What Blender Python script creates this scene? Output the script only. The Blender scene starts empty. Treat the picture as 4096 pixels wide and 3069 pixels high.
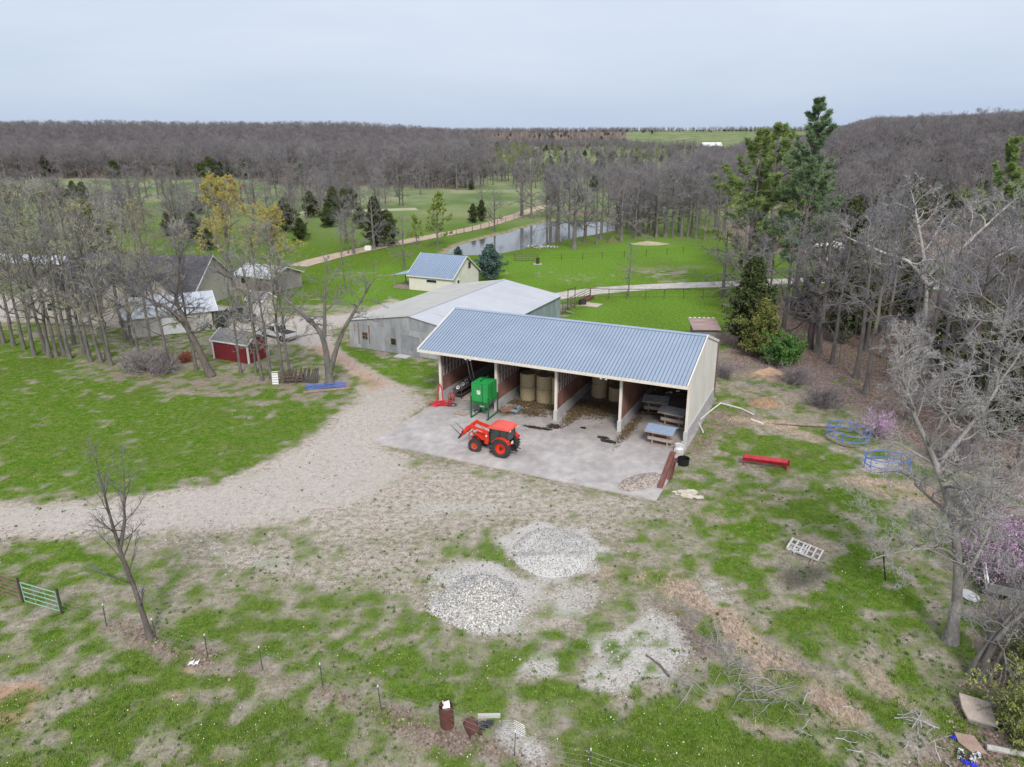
import bpy, bmesh, math, random
import numpy as np
from math import radians, sin, cos, pi, tan, atan2, sqrt
from mathutils import Vector, Matrix

# ------------------------------------------------------------------ camera, sky, sun, exposure
SC = bpy.context.scene
COL = SC.collection
F_PX, PITCH, ROLL, CAM_H = 2905.3, 0.3354, -0.0037, 24.0      # focal length for a 4096 px wide frame
cam_d = bpy.data.cameras.new("camera")
cam_d.sensor_fit = 'HORIZONTAL'; cam_d.sensor_width = 36.0
cam_d.lens = 36.0 * F_PX / 4096.0
cam_d.clip_start = 0.5; cam_d.clip_end = 20000.0
cam = bpy.data.objects.new("camera", cam_d); COL.objects.link(cam)
cam.matrix_world = Matrix.Translation((0, 0, CAM_H)) @ Matrix.Rotation(pi / 2 - PITCH, 4, 'X') @ Matrix.Rotation(ROLL, 4, 'Z')
SC.camera = cam
SC.view_settings.view_transform = 'Standard'
SC.view_settings.look = 'None'
SC.view_settings.exposure = 0.06
SC.view_settings.gamma = 1.0
SC.cycles.max_bounces = 7
SC.cycles.diffuse_bounces = 4
SC.cycles.glossy_bounces = 3
SC.cycles.transmission_bounces = 4
SC.cycles.transparent_max_bounces = 8
SC.cycles.use_denoising = True
try:
    SC.cycles.denoiser = 'OPENIMAGEDENOISE'; SC.cycles.denoising_input_passes = 'RGB_ALBEDO_NORMAL'; SC.cycles.denoising_prefilter = 'ACCURATE'
except Exception: pass

SUN_EL, SUN_ROT = radians(42), radians(174)
W = bpy.data.worlds.new("World"); SC.world = W; W.use_nodes = True
nt = W.node_tree; nt.nodes.clear()
def N(nt, typ, **kw):
    n = nt.nodes.new(typ)
    for k, v in kw.items():
        if k.startswith('i_'):
            n.inputs[int(k[2:])].default_value = v
        else:
            setattr(n, k, v)
    return n
def Lk(nt, a, b): nt.links.new(a, b)
out = N(nt, 'ShaderNodeOutputWorld'); bg = N(nt, 'ShaderNodeBackground'); bg.inputs[1].default_value = 0.1
sky = N(nt, 'ShaderNodeTexSky', sky_type='NISHITA', sun_disc=False, sun_elevation=SUN_EL, sun_rotation=SUN_ROT, dust_density=2.0, air_density=1.0)
tc = N(nt, 'ShaderNodeTexCoord')
mp = N(nt, 'ShaderNodeMapping'); mp.inputs['Scale'].default_value = (1.0, 1.0, 5.0)
Lk(nt, tc.outputs['Generated'], mp.inputs[0])
n1 = N(nt, 'ShaderNodeTexNoise'); n1.inputs['Scale'].default_value = 1.6; n1.inputs['Detail'].default_value = 7; n1.inputs['Roughness'].default_value = 0.55
n1.inputs['Distortion'].default_value = 0.4
Lk(nt, mp.outputs[0], n1.inputs['Vector'])
sep = N(nt, 'ShaderNodeSeparateXYZ'); Lk(nt, tc.outputs['Generated'], sep.inputs[0])
elev = N(nt, 'ShaderNodeMapRange'); elev.inputs[1].default_value = -0.01; elev.inputs[2].default_value = 0.24
Lk(nt, sep.outputs[2], elev.inputs[0])
ad = N(nt, 'ShaderNodeMath', operation='MULTIPLY_ADD'); ad.inputs[1].default_value = 1.3; ad.inputs[2].default_value = -0.6
Lk(nt, n1.outputs[0], ad.inputs[0])
ad2 = N(nt, 'ShaderNodeMath', operation='ADD', use_clamp=True); Lk(nt, ad.outputs[0], ad2.inputs[0]); Lk(nt, elev.outputs[0], ad2.inputs[1])
cr = N(nt, 'ShaderNodeValToRGB')
cr.color_ramp.elements[0].position = 0.0; cr.color_ramp.elements[0].color = (5.2, 6.25, 8.1, 1)
cr.color_ramp.elements[1].position = 1.0; cr.color_ramp.elements[1].color = (7.5, 8.2, 9.3, 1)
Lk(nt, ad2.outputs[0], cr.inputs[0])
mx = N(nt, 'ShaderNodeMix', data_type='RGBA'); mx.inputs[0].default_value = 0.9
Lk(nt, sky.outputs[0], mx.inputs[6]); Lk(nt, cr.outputs[0], mx.inputs[7])
Lk(nt, mx.outputs[2], bg.inputs[0]); Lk(nt, bg.outputs[0], out.inputs[0])

sun_d = bpy.data.lights.new("sun", 'SUN'); sun_d.energy = 3.1; sun_d.angle = radians(17); sun_d.color = (1.0, 0.96, 0.9)
sun = bpy.data.objects.new("sun", sun_d); COL.objects.link(sun)
_az = SUN_ROT
sdir = Vector((sin(_az) * cos(SUN_EL), cos(_az) * cos(SUN_EL), sin(SUN_EL)))   # towards the sun
sun.rotation_euler = sdir.to_track_quat('Z', 'Y').to_euler()

# ------------------------------------------------------------------ where things stand
KD = 4096.0 / 2211.0                      # measurements were taken on a 2211 px wide copy of the photograph
def at(dx, dy, z=0.0):
    a = dx * KD - 2048.0; b = dy * KD - 1534.5
    cr_, sr_ = cos(ROLL), sin(ROLL)
    X = (a * cr_ + b * sr_) / F_PX; Y = (-a * sr_ + b * cr_) / F_PX
    c, s = cos(PITCH), sin(PITCH)
    d = (X, c - Y * s, -s - Y * c)
    t = (z - CAM_H) / d[2]
    return Vector((d[0] * t, d[1] * t, z))
def height_to(p, dy):
    """height above the ground at p whose top lies on photograph row dy"""
    b = (dy * KD - 1534.5) / F_PX
    c, s = cos(PITCH), sin(PITCH)
    return CAM_H + p[1] * (-s - b * c) / (c - b * s)
def smooth(t):
    t = np.clip(t, 0, 1); return t * t * (3 - 2 * t)
def terrain(x, y):
    x = np.asarray(x, float); y = np.asarray(y, float)
    yy = np.maximum(y, 1.0); a = x / yy
    hl = 17.0 * smooth((y - 430) / 420) * (1 - smooth((a + 0.28) / 0.36))
    hf = 17.0 * smooth((y - 1200) / 1300)
    hr = 17.0 * smooth((x - 62) / 200) * smooth((y - 110) / 190) + 9.0 * smooth((x - 320) / 260) * smooth((y - 250) / 200)
    hr = hr * smooth((a - .36) / .12)
    roll = 1.2 * np.sin(x / 61.0) * np.sin(y / 83.0 + 1.0) * smooth((y - 210) / 120)
    return np.maximum(np.maximum(hl, hf), hr) + roll

# value noise in numpy (for masks and scattering)
def vnoise(x, y, seed=0):
    xi = np.floor(x).astype(np.int64); yi = np.floor(y).astype(np.int64)
    fx = x - xi; fy = y - yi
    fx = fx * fx * (3 - 2 * fx); fy = fy * fy * (3 - 2 * fy)
    def h(a, b):
        n = (a * 374761393 + b * 668265263 + seed * 1442695041) & 0xFFFFFFFF
        n = ((n ^ (n >> 13)) * 1274126177) & 0xFFFFFFFF
        n = n ^ (n >> 16)
        return (n & 0xFFFF) / 65535.0
    return (h(xi, yi) * (1 - fx) + h(xi + 1, yi) * fx) * (1 - fy) + (h(xi, yi + 1) * (1 - fx) + h(xi + 1, yi + 1) * fx) * fy
def fbm(x, y, octs=4, seed=0, gain=0.55):
    t = np.zeros_like(x, float); amp = 1.0; tot = 0; f = 1.0
    for o in range(octs):
        t += amp * vnoise(x * f + 17.3 * o, y * f - 9.1 * o, seed + o); tot += amp; amp *= gain; f *= 2.03
    return t / tot

# ------------------------------------------------------------------ materials
def new_mat(name):
    m = bpy.data.materials.new(name); m.use_nodes = True
    return m, m.node_tree, m.node_tree.nodes['Principled BSDF']
MATS = {}
def mat(name, col, rough=0.7, metal=0.0, var=0.18, scale=3.0, col2=None, bump=0.0, bscale=None, stretch=(1, 1, 1), thresh=(0.3, 0.7), spec=None, fine=0.12):
    """painted, rusty, wooden... surface: two tones mixed by noise, fine speckle and bump"""
    if name in MATS: return MATS[name]
    m, t, p = new_mat(name)
    tcn = N(t, 'ShaderNodeTexCoord'); mpn = N(t, 'ShaderNodeMapping'); mpn.inputs['Scale'].default_value = stretch
    Lk(t, tcn.outputs['Object'], mpn.inputs[0])
    nz = N(t, 'ShaderNodeTexNoise'); nz.inputs['Scale'].default_value = scale; nz.inputs['Detail'].default_value = 6; nz.inputs['Roughness'].default_value = 0.62
    Lk(t, mpn.outputs[0], nz.inputs['Vector'])
    r = N(t, 'ShaderNodeValToRGB'); e = r.color_ramp.elements
    c2 = col2 if col2 else tuple(min(1, c * (1 + var)) for c in col)
    c1 = col if col2 else tuple(c * (1 - var) for c in col)
    e[0].position, e[1].position = thresh
    e[0].color = (*c1, 1); e[1].color = (*c2, 1)
    Lk(t, nz.outputs[0], r.inputs[0])
    n2 = N(t, 'ShaderNodeTexNoise'); n2.inputs['Scale'].default_value = scale * 9; n2.inputs['Detail'].default_value = 3
    Lk(t, mpn.outputs[0], n2.inputs['Vector'])
    mr = N(t, 'ShaderNodeMapRange'); mr.inputs[1].default_value = .3; mr.inputs[2].default_value = .7
    mr.inputs[3].default_value = 1 - fine; mr.inputs[4].default_value = 1 + fine
    Lk(t, n2.outputs[0], mr.inputs[0])
    mu = N(t, 'ShaderNodeMix', data_type='RGBA', blend_type='MULTIPLY'); mu.inputs[0].default_value = 1.0
    Lk(t, r.outputs[0], mu.inputs[6]); Lk(t, mr.outputs[0], mu.inputs[7])
    Lk(t, mu.outputs[2], p.inputs['Base Color'])
    p.inputs['Roughness'].default_value = rough; p.inputs['Metallic'].default_value = metal
    if spec is not None: p.inputs['Specular IOR Level'].default_value = spec
    if bump:
        b = N(t, 'ShaderNodeBump'); b.inputs['Strength'].default_value = bump; b.inputs['Distance'].default_value = 0.03
        n3 = N(t, 'ShaderNodeTexNoise'); n3.inputs['Scale'].default_value = bscale or scale * 6; n3.inputs['Detail'].default_value = 4
        Lk(t, mpn.outputs[0], n3.inputs['Vector']); Lk(t, n3.outputs[0], b.inputs['Height']); Lk(t, b.outputs[0], p.inputs['Normal'])
    MATS[name] = m
    return m
def leafmat(name, ca, cb, rough=0.75, trans=0.0):
    """foliage / twigs: colour varies by a random value stored per face and a little per object"""
    if name in MATS: return MATS[name]
    m, t, p = new_mat(name)
    a = N(t, 'ShaderNodeAttribute', attribute_name='tone')
    oi = N(t, 'ShaderNodeObjectInfo')
    r = N(t, 'ShaderNodeValToRGB'); r.color_ramp.elements[0].color = (*ca, 1); r.color_ramp.elements[1].color = (*cb, 1)
    Lk(t, a.outputs['Fac'], r.inputs[0])
    mr = N(t, 'ShaderNodeMapRange'); mr.inputs[3].default_value = .8; mr.inputs[4].default_value = 1.22; Lk(t, oi.outputs['Random'], mr.inputs[0])
    mu = N(t, 'ShaderNodeMix', data_type='RGBA', blend_type='MULTIPLY'); mu.inputs[0].default_value = 1.0
    Lk(t, r.outputs[0], mu.inputs[6]); Lk(t, mr.outputs[0], mu.inputs[7]); Lk(t, mu.outputs[2], p.inputs['Base Color'])
    p.inputs['Roughness'].default_value = rough; p.inputs['Specular IOR Level'].default_value = 0.2
    MATS[name] = m
    return m

# ------------------------------------------------------------------ mesh helpers
class MB:
    """collects shapes and links them as ONE mesh object"""
    def __init__(s): s.v = []; s.f = []; s.mi = []; s.m = 0
    def add(s, vs, fs):
        o = len(s.v); s.v.extend([tuple(v) for v in vs]); s.f.extend([tuple(i + o for i in f) for f in fs]); s.mi.extend([s.m] * len(fs)); return s
    def box(s, c, d, rz=0.0, M=None):
        hx, hy, hz = d[0] / 2, d[1] / 2, d[2] / 2
        R = M if M is not None else Matrix.Rotation(rz, 3, 'Z')
        vs = [R @ Vector((x, y, z)) + Vector(c) for x in (-hx, hx) for y in (-hy, hy) for z in (-hz, hz)]
        return s.add(vs, [(0, 1, 3, 2), (4, 6, 7, 5), (0, 4, 5, 1), (2, 3, 7, 6), (0, 2, 6, 4), (1, 5, 7, 3)])
    def beam(s, a, b, w, h, up=(0, 0, 1)):
        a, b = Vector(a), Vector(b); d = (b - a); L = d.length
        if L < 1e-6: return s
        x = d / L; u = Vector(up)
        if abs(x.dot(u)) > .98: u = Vector((1, 0, 0))
        y = u.cross(x).normalized(); z = x.cross(y)
        return s.box((a + b) / 2, (L, w, h), M=Matrix((x, y, z)).transposed())
    def tube(s, pts, r, n=8, cap=True):
        pts = [Vector(p) for p in pts]; k = len(pts)
        rr = [r] * k if not hasattr(r, '__len__') else list(r)
        vs = []; fs = []; prev = None
        for i, p in enumerate(pts):
            tg = (pts[min(i + 1, k - 1)] - pts[max(i - 1, 0)])
            if tg.length < 1e-9: tg = Vector((0, 0, 1))
            tg.normalize()
            if prev is None:
                u = Vector((0, 0, 1)) if abs(tg.z) < .9 else Vector((1, 0, 0))
                u = (u - tg * u.dot(tg)).normalized()
            else:
                u = prev - tg * prev.dot(tg)
                u = u.normalized() if u.length > 1e-6 else Vector((1, 0, 0))
            prev = u; w = tg.cross(u)
            for j in range(n):
                a = 2 * pi * j / n; vs.append(p + (u * cos(a) + w * sin(a)) * rr[i])
        for i in range(k - 1):
            for j in range(n):
                a = i * n + j; b = i * n + (j + 1) % n; fs.append((a, b, b + n, a + n))
        if cap: fs.append(tuple(reversed(range(n)))); fs.append(tuple((k - 1) * n + j for j in range(n)))
        return s.add(vs, fs)
    def ring(s, c, R, r, n=28, m=6, M=None):
        M = M or Matrix.Identity(3); vs = []; fs = []
        for i in range(n):
            a = 2 * pi * i / n
            for j in range(m):
                b = 2 * pi * j / m
                vs.append(M @ Vector(((R + r * cos(b)) * cos(a), (R + r * cos(b)) * sin(a), r * sin(b))) + Vector(c))
        for i in range(n):
            for j in range(m):
                fs.append((i * m + j, ((i + 1) % n) * m + j, ((i + 1) % n) * m + (j + 1) % m, i * m + (j + 1) % m))
        return s.add(vs, fs)
    def lathe(s, prof, n=24, M=None, c=(0, 0, 0)):
        """prof: (r, z) pairs, axis z"""
        M = M or Matrix.Identity(3); vs = []; fs = []; k = len(prof)
        for r, z in prof:
            for j in range(n):
                a = 2 * pi * j / n; vs.append(M @ Vector((r * cos(a), r * sin(a), z)) + Vector(c))
        for i in range(k - 1):
            for j in range(n):
                fs.append((i * n + j, i * n + (j + 1) % n, (i + 1) * n + (j + 1) % n, (i + 1) * n + j))
        return s.add(vs, fs)
    def prism(s, poly, d0, d1, axis='y'):
        """polygon in the plane across axis, extruded from d0 to d1"""
        def P(a, b, d):
            return {'y': (a, d, b), 'x': (d, a, b), 'z': (a, b, d)}[axis]
        n = len(poly)
        vs = [P(a, b, d0) for a, b in poly] + [P(a, b, d1) for a, b in poly]
        fs = [tuple(range(n)), tuple(reversed(range(n, 2 * n)))] + [(i, i + n, (i + 1) % n + n, (i + 1) % n) for i in range(n)]
        return s.add(vs, fs)
    def slab(s, quad, th):
        """four corners thickened downwards along their normal"""
        q = [Vector(p) for p in quad]; nn = (q[1] - q[0]).cross(q[2] - q[0]).normalized()
        if nn.z < 0: nn = -nn
        lo = [p - nn * th for p in q]
        return s.add(q + lo, [(0, 1, 2, 3), (7, 6, 5, 4), (0, 4, 5, 1), (1, 5, 6, 2), (2, 6, 7, 3), (3, 7, 4, 0)])
    def build(s, name, mats, parent=None, loc=(0, 0, 0), smooth=False, bevel=0.0):
        me = bpy.data.meshes.new(name); me.from_pydata(s.v, [], s.f)
        if not isinstance(mats, (list, tuple)): mats = [mats]
        for m in mats: me.materials.append(m)
        if len(mats) > 1: me.polygons.foreach_set('material_index', s.mi)
        bm = bmesh.new(); bm.from_mesh(me)
        bmesh.ops.recalc_face_normals(bm, faces=bm.faces)
        if bevel > 0:
            es = [e for e in bm.edges if len(e.link_faces) == 2 and e.calc_face_angle(0) > 0.5]
            bmesh.ops.bevel(bm, geom=es, offset=bevel, segments=2, affect='EDGES', clamp_overlap=True)
        bm.to_mesh(me); bm.free()
        if smooth:
            me.polygons.foreach_set('use_smooth', [True] * len(me.polygons))
            try: me.set_sharp_from_angle(angle=radians(40))
            except Exception: pass
        me.update()
        o = bpy.data.objects.new(name, me); COL.objects.link(o); o.location = loc
        if parent is not None: o.parent = parent
        return o
def np_mesh(name, V, faces_n, idx, mats, parent=None, tone=None, smooth=False, mi=None):
    """mesh from numpy arrays: faces all of faces_n corners (idx shape (k, faces_n))"""
    me = bpy.data.meshes.new(name)
    V = np.asarray(V, np.float32); idx = np.asarray(idx, np.int32)
    me.vertices.add(len(V)); me.vertices.foreach_set('co', V.ravel())
    k = len(idx)
    me.loops.add(k * faces_n); me.loops.foreach_set('vertex_index', idx.ravel())
    me.polygons.add(k); me.polygons.foreach_set('loop_start', np.arange(0, k * faces_n, faces_n, dtype=np.int32))
    try: me.polygons.foreach_set('loop_total', np.full(k, faces_n, np.int32))
    except Exception: pass
    if not isinstance(mats, (list, tuple)): mats = [mats]
    for m in mats: me.materials.append(m)
    if mi is not None: me.polygons.foreach_set('material_index', np.asarray(mi, np.int32))
    if smooth: me.polygons.foreach_set('use_smooth', np.ones(k, bool))
    if tone is not None:
        a = me.attributes.new('tone', 'FLOAT', 'FACE'); a.data.foreach_set('value', np.asarray(tone, np.float32))
    me.update(calc_edges=True); me.validate()
    o = bpy.data.objects.new(name, me); COL.objects.link(o)
    if parent is not None: o.parent = parent
    return o
def tag(o, label=None, cat=None, group=None, kind=None):
    if label: o['label'] = label
    if cat: o['category'] = cat
    if group: o['group'] = group
    if kind: o['kind'] = kind
    return o
def thing(name, label, cat, loc=(0, 0, 0), rz=0.0, group=None):
    o = bpy.data.objects.new(name, None); COL.objects.link(o)
    o.empty_display_size = 0.3
    o.location = loc; o.rotation_euler = (0, 0, rz)
    return tag(o, label, cat, group)
def dup(o, loc=None, rz=None, label=None, scale=None, parent=None):
    c = o.copy(); COL.objects.link(c)
    if parent is not None: c.parent = parent
    if loc is not None: c.location = loc
    if rz is not None: c.rotation_euler = (0, 0, rz)
    if scale is not None: c.scale = (scale,) * 3
    if label: c['label'] = label
    for ch in list(o.children): dup(ch, parent=c)
    return c
# ================================================================== GROUND
def poly_w(pts): return np.array([at(x, y)[:2] for x, y in pts])
def sd_poly(P, X, Y):
    """signed distance (m), positive inside"""
    n = len(P); d2 = np.full(X.shape, 1e18); ins = np.zeros(X.shape, bool)
    for i in range(n):
        ax, ay = P[i]; bx, by = P[(i + 1) % n]
        ex, ey = bx - ax, by - ay; wx, wy = X - ax, Y - ay
        t = np.clip((wx * ex + wy * ey) / (ex * ex + ey * ey + 1e-12), 0, 1)
        d2 = np.minimum(d2, (wx - ex * t) ** 2 + (wy - ey * t) ** 2)
        c = ((ay <= Y) & (by > Y)) | ((by <= Y) & (ay > Y))
        xi = ax + (Y - ay) * ex / (ey if abs(ey) > 1e-9 else 1e-9)
        ins ^= c & (X < xi)
    d = np.sqrt(d2); return np.where(ins, d, -d)
def sd_line(P, X, Y):
    d2 = np.full(X.shape, 1e18)
    for i in range(len(P) - 1):
        ax, ay = P[i]; bx, by = P[i + 1]; ex, ey = bx - ax, by - ay
        t = np.clip(((X - ax) * ex + (Y - ay) * ey) / (ex * ex + ey * ey + 1e-12), 0, 1)
        d2 = np.minimum(d2, (X - ax - ex * t) ** 2 + (Y - ay - ey * t) ** 2)
    return np.sqrt(d2)
def expand(lo, hi, step, far, g):
    a = list(np.arange(lo, hi + 1e-6, step)); up = [a[-1]]; s = step
    while up[-1] < far: s *= g; up.append(up[-1] + s)
    return np.array(a + up[1:])
_xp = expand(0, 62, 0.32, 6500, 1.07); XS = np.concatenate([-_xp[:0:-1], _xp])
YS = np.concatenate([np.array([-400, -200, -100, -50, -20, 0, 8, 14]), expand(18, 104, 0.32, 9000, 1.028)])
GX, GY = np.meshgrid(XS, YS)
X, Y = GX.ravel(), GY.ravel()
NX, NY = len(XS), len(YS)
GZ = terrain(X, Y)
# --- materials of the ground, painted as areas (0..1) in world space
MK = {k: np.zeros(X.shape) for k in 'gyvwrlsk'}
near = (Y < 130)
MK['g'][:] = 0.42
MK['g'][Y > 104] = 0.95
def paint(key, pts, val, soft=1.0, line=None, mode='mix', wob=0.0, seed=5):
    P = poly_w(pts)
    soft *= 1.5; wob *= 1.5
    pad = soft + wob + (line or 0) + 1
    m = (X > P[:, 0].min() - pad) & (X < P[:, 0].max() + pad) & (Y > P[:, 1].min() - pad) & (Y < P[:, 1].max() + pad)
    if not m.any(): return
    x, y = X[m], Y[m]
    d = (line - sd_line(P, x, y)) if line else sd_poly(P, x, y)
    if wob: d = d + wob * 2 * (fbm(x / max(wob * 1.6, .5), y / max(wob * 1.6, .5), 4, seed) - .5)
    t = smooth(d / (2 * soft) + .5)
    M = MK[key]
    if mode == 'max': M[m] = np.maximum(M[m], val * t)
    elif mode == 'min': M[m] = np.minimum(M[m], 1 - (1 - val) * t)
    else: M[m] = M[m] * (1 - t) + val * t
# big lawns and meadows
paint('g', [(-120, 700), (230, 770), (470, 812), (640, 800), (770, 850), (700, 932), (560, 990), (430, 1032), (250, 1062), (-120, 1080)], .9, 2.0, wob=1.5)
paint('g', [(-120, 1165), (100, 1170), (260, 1210), (330, 1270), (200, 1330), (-120, 1290)], .62, 1.5, wob=2.0)
paint('g', [(330, 1270), (560, 1330), (780, 1400), (960, 1440), (820, 1520), (560, 1440), (340, 1360)], .66, 1.0, wob=1.5)
paint('g', [(-60, 1330), (330, 1400), (800, 1560), (1100, 1657), (1000, 1760), (-80, 1720)], .58, 1.2, wob=1.5)
paint('g', [(700, 1400), (1000, 1400), (1300, 1500), (1240, 1580), (900, 1540)], .66, 1.0, wob=1.5)
paint('g', [(1270, 1560), (1400, 1530), (1560, 1535), (1650, 1580), (1790, 1650), (1860, 1760), (1200, 1760)], .95, .8, wob=.6)
paint('g', [(1680, 1320), (1900, 1250), (2060, 1350), (2100, 1500), (1960, 1657), (1700, 1560)], .6, 1.5, wob=2)
paint('g', [(1450, 1000), (1620, 990), (1800, 1010), (1900, 1110), (1700, 1120), (1480, 1110)], .5, 1.5, wob=2)
paint('g', [(1560, 925), (1720, 950), (1800, 975), (1860, 990), (1800, 1010), (1600, 985), (1530, 960)], .8, .6, wob=.8)
for b in ([(1770, 1070), (1860, 1064), (1893, 1100), (1800, 1128), (1745, 1120)], [(1580, 1100), (1680, 1110), (1655, 1160), (1575, 1150)],
          [(1520, 1165), (1660, 1150), (1680, 1210), (1560, 1235), (1500, 1200)], [(1820, 1190), (1880, 1175), (1893, 1275), (1830, 1295)],
          [(1660, 1320), (1730, 1310), (1760, 1370), (1700, 1370)], [(1600, 1210), (1680, 1230), (1720, 1290), (1650, 1290), (1590, 1250)],
          [(1690, 1100), (1740, 1095), (1750, 1112), (1700, 1115)], [(1060, 1185), (1090, 1180), (1095, 1215), (1050, 1215)],
          [(950, 1150), (1060, 1140), (1080, 1190), (1000, 1215), (940, 1190)], [(1760, 1270), (1860, 1220), (1800, 1290)]):
    paint('g', b, .86, .5, wob=.7)
# gravel yard and drive
DRIVE = [(-160, 1090), (0, 1087), (120, 1085), (300, 1068), (440, 1045), (560, 1006), (650, 955), (715, 905), (762, 862), (768, 828), (742, 792), (700, 765), (665, 752), (600, 742), (520, 735),
         (480, 700), (330, 712), (180, 700), (-160, 690), (-160, 630), (200, 640), (480, 662), (600, 685), (700, 683), (800, 668), (840, 640), (900, 660), (780, 690), (715, 715), (722, 738), (770, 772), (830, 805), (878, 838),
         (925, 872), (872, 925), (840, 965), (900, 1000), (880, 1050), (780, 1090), (640, 1130), (480, 1150), (250, 1160), (100, 1160), (0, 1162), (-160, 1165)]
paint('v', DRIVE, 1.0, .8, wob=.5)
paint('g', DRIVE, .08, .8, wob=.5)
paint('v', [(640, 1100), (840, 965), (1000, 1000), (1250, 1050), (1420, 1085), (1330, 1120), (1060, 1140), (900, 1180), (700, 1190), (560, 1160)], .62, 2.2, mode='max', wob=2)
paint('g', [(640, 1100), (840, 965), (1000, 1000), (1250, 1050), (1420, 1085), (1330, 1120), (1060, 1140), (900, 1180), (700, 1190), (560, 1160)], .12, 1.5, wob=1)
paint('v', [(300, 1150), (700, 1150), (1000, 1130), (1250, 1090), (1430, 1080), (1440, 1150), (1000, 1250), (880, 1330), (620, 1300), (420, 1240)], .50, 2.5, mode='max', wob=2)
paint('g', [(350, 1160), (700, 1180), (1000, 1120), (1330, 1072), (1400, 1100), (1050, 1160), (920, 1300), (640, 1290), (450, 1230)], .22, 2.5, wob=2)
paint('v', [(860, 800), (930, 830), (930, 870), (860, 860)], .7, .8, mode='max', wob=.6)
paint('v', [(1000, 1270), (1200, 1240), (1270, 1330), (1180, 1400), (1040, 1370)], .8, .8, mode='max', wob=.8)
paint('r', [(655, 752), (745, 792), (770, 828), (800, 850), (850, 830), (800, 800), (745, 765), (705, 745)], .75, 1.2)
paint('r', [(-40, 1490), (85, 1468), (108, 1500), (60, 1560), (-40, 1610)], .95, .4, wob=.5)
paint('r', [(398, 1440), (428, 1445), (420, 1485), (385, 1535), (352, 1525)], .6, .5, wob=.5); paint('v', [(398, 1440), (428, 1445), (420, 1485), (385, 1535), (352, 1525)], .6, .5, mode='max', wob=.5)
paint('r', [(1615, 790), (1700, 795), (1690, 830), (1600, 815)], .7, .8, wob=.5)
# white crushed stone
for b, v in (([(1070, 1160), (1160, 1128), (1262, 1140), (1308, 1180), (1296, 1245), (1205, 1256), (1105, 1228)], 1), ([(925, 1300), (1010, 1220), (1120, 1225), (1170, 1290), (1120, 1372), (1030, 1360)], 1),
             ([(915, 1235), (1010, 1215), (1010, 1260), (930, 1290)], .55), ([(1222, 1366), (1330, 1392), (1395, 1300), (1462, 1350), (1496, 1432), (1462, 1484), (1384, 1472), (1330, 1502), (1248, 1482), (1250, 1440), (1310, 1428)], .74),
             ([(1095, 1405), (1205, 1405), (1240, 1460), (1180, 1484), (1105, 1450)], .6), ([(1075, 1555), (1120, 1580), (1185, 1622), (1150, 1655), (1095, 1605)], .72), ([(1200, 1255), (1300, 1250), (1270, 1320), (1190, 1330)], .55),
             ([(1500, 1235), (1560, 1260), (1600, 1310), (1540, 1310)], .5), ([(1870, 985), (1960, 990), (1960, 1030), (1870, 1015)], .95), ([(890, 1090), (1090, 1080), (1060, 1115), (900, 1110)], .45),
             ([(440, 1180), (620, 1200), (640, 1240), (480, 1230)], .35)):
    paint('w', b, v, .45, mode='max', wob=.7); paint('g', b, .12, .45, wob=.7)
# leaf litter along the fence and under the trees
paint('l', [(120, 1305), (230, 1345), (330, 1385), (450, 1425), (560, 1460), (690, 1495), (820, 1540), (960, 1590), (1110, 1640), (1260, 1690)], .66, .6, line=.5, wob=.7)
paint('l', [(150, 755), (420, 800), (560, 795), (700, 785), (768, 830), (740, 865), (600, 868), (480, 850), (330, 845), (190, 812)], .42, 2.0, wob=2); paint('g', [(150, 755), (420, 800), (560, 795), (700, 785), (768, 830), (740, 865), (600, 868), (480, 850), (330, 845), (190, 812)], .55, 2.0, wob=2)
paint('l', [(1545, 800), (1640, 800), (1760, 838), (1850, 900), (2000, 985), (2211, 1060), (2500, 1100), (2500, 640), (1900, 632), (1640, 640), (1560, 720)], .93, 1.6, wob=1.5)
paint('g', [(1545, 800), (1640, 800), (1760, 838), (1850, 900), (2000, 985), (2211, 1060), (2500, 1100), (2500, 640), (1900, 632), (1640, 640), (1560, 720)], .12, 1.6, wob=1.5)
paint('l', [(1540, 880), (1600, 870), (1640, 900), (1560, 950), (1500, 1000), (1480, 960)], .55, .6, wob=.5)
paint('l', [(2080, 1390), (2300, 1300), (2300, 1700), (1980, 1700), (2030, 1560)], .7, 1.0, wob=1)
paint('l', [(1400, 1290), (1500, 1300), (1560, 1420), (1480, 1420)], .55, .6, wob=.6)
paint('l', [(1120, 1640), (1200, 1590), (1300, 1657), (1200, 1700)], .3, .6)
# straw and dry weeds
for ln, w_, v in (([(1410, 1245), (1500, 1290), (1580, 1350), (1640, 1415), (1730, 1470), (1830, 1540)], .9, .8), ([(1370, 1485), (1450, 1500), (1535, 1520)], .5, .8), ([(1600, 905), (1680, 915), (1750, 940)], 1.1, .85),
                  ([(1640, 880), (1690, 880)], .9, .4), ([(1870, 1040), (1960, 1060), (2060, 1080), (2150, 1100)], 1.6, .7), ([(1560, 840), (1680, 850), (1760, 880)], 2.0, .35), ([(1620, 1560), (1690, 1600)], .5, .6), ([(1690, 1180), (1760, 1170)], .8, .5),
                  ([(1290, 1230), (1380, 1230), (1420, 1260)], .8, .45), ([(1880, 1450), (1960, 1530)], .9, .5)):
    paint('s', ln, v, .6, line=w_, mode='max', wob=.8)
    paint('g', ln, .25, .6, line=w_, wob=.8)
paint('s', [(1440, 1090), (1620, 1050), (1760, 1060), (1720, 1100), (1500, 1140)], .45, 1.5, mode='max', wob=1.5)
paint('k', [(1690, 1235), (1790, 1230), (1780, 1268), (1700, 1262)], 1.0, .6, wob=.6); paint('k', [(1715, 1168), (1745, 1165), (1740, 1200), (1715, 1195)], 1.0, .3); paint('g', [(1660, 1180), (1800, 1200), (1800, 1275), (1680, 1270)], .15, .6, wob=.8)
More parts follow.
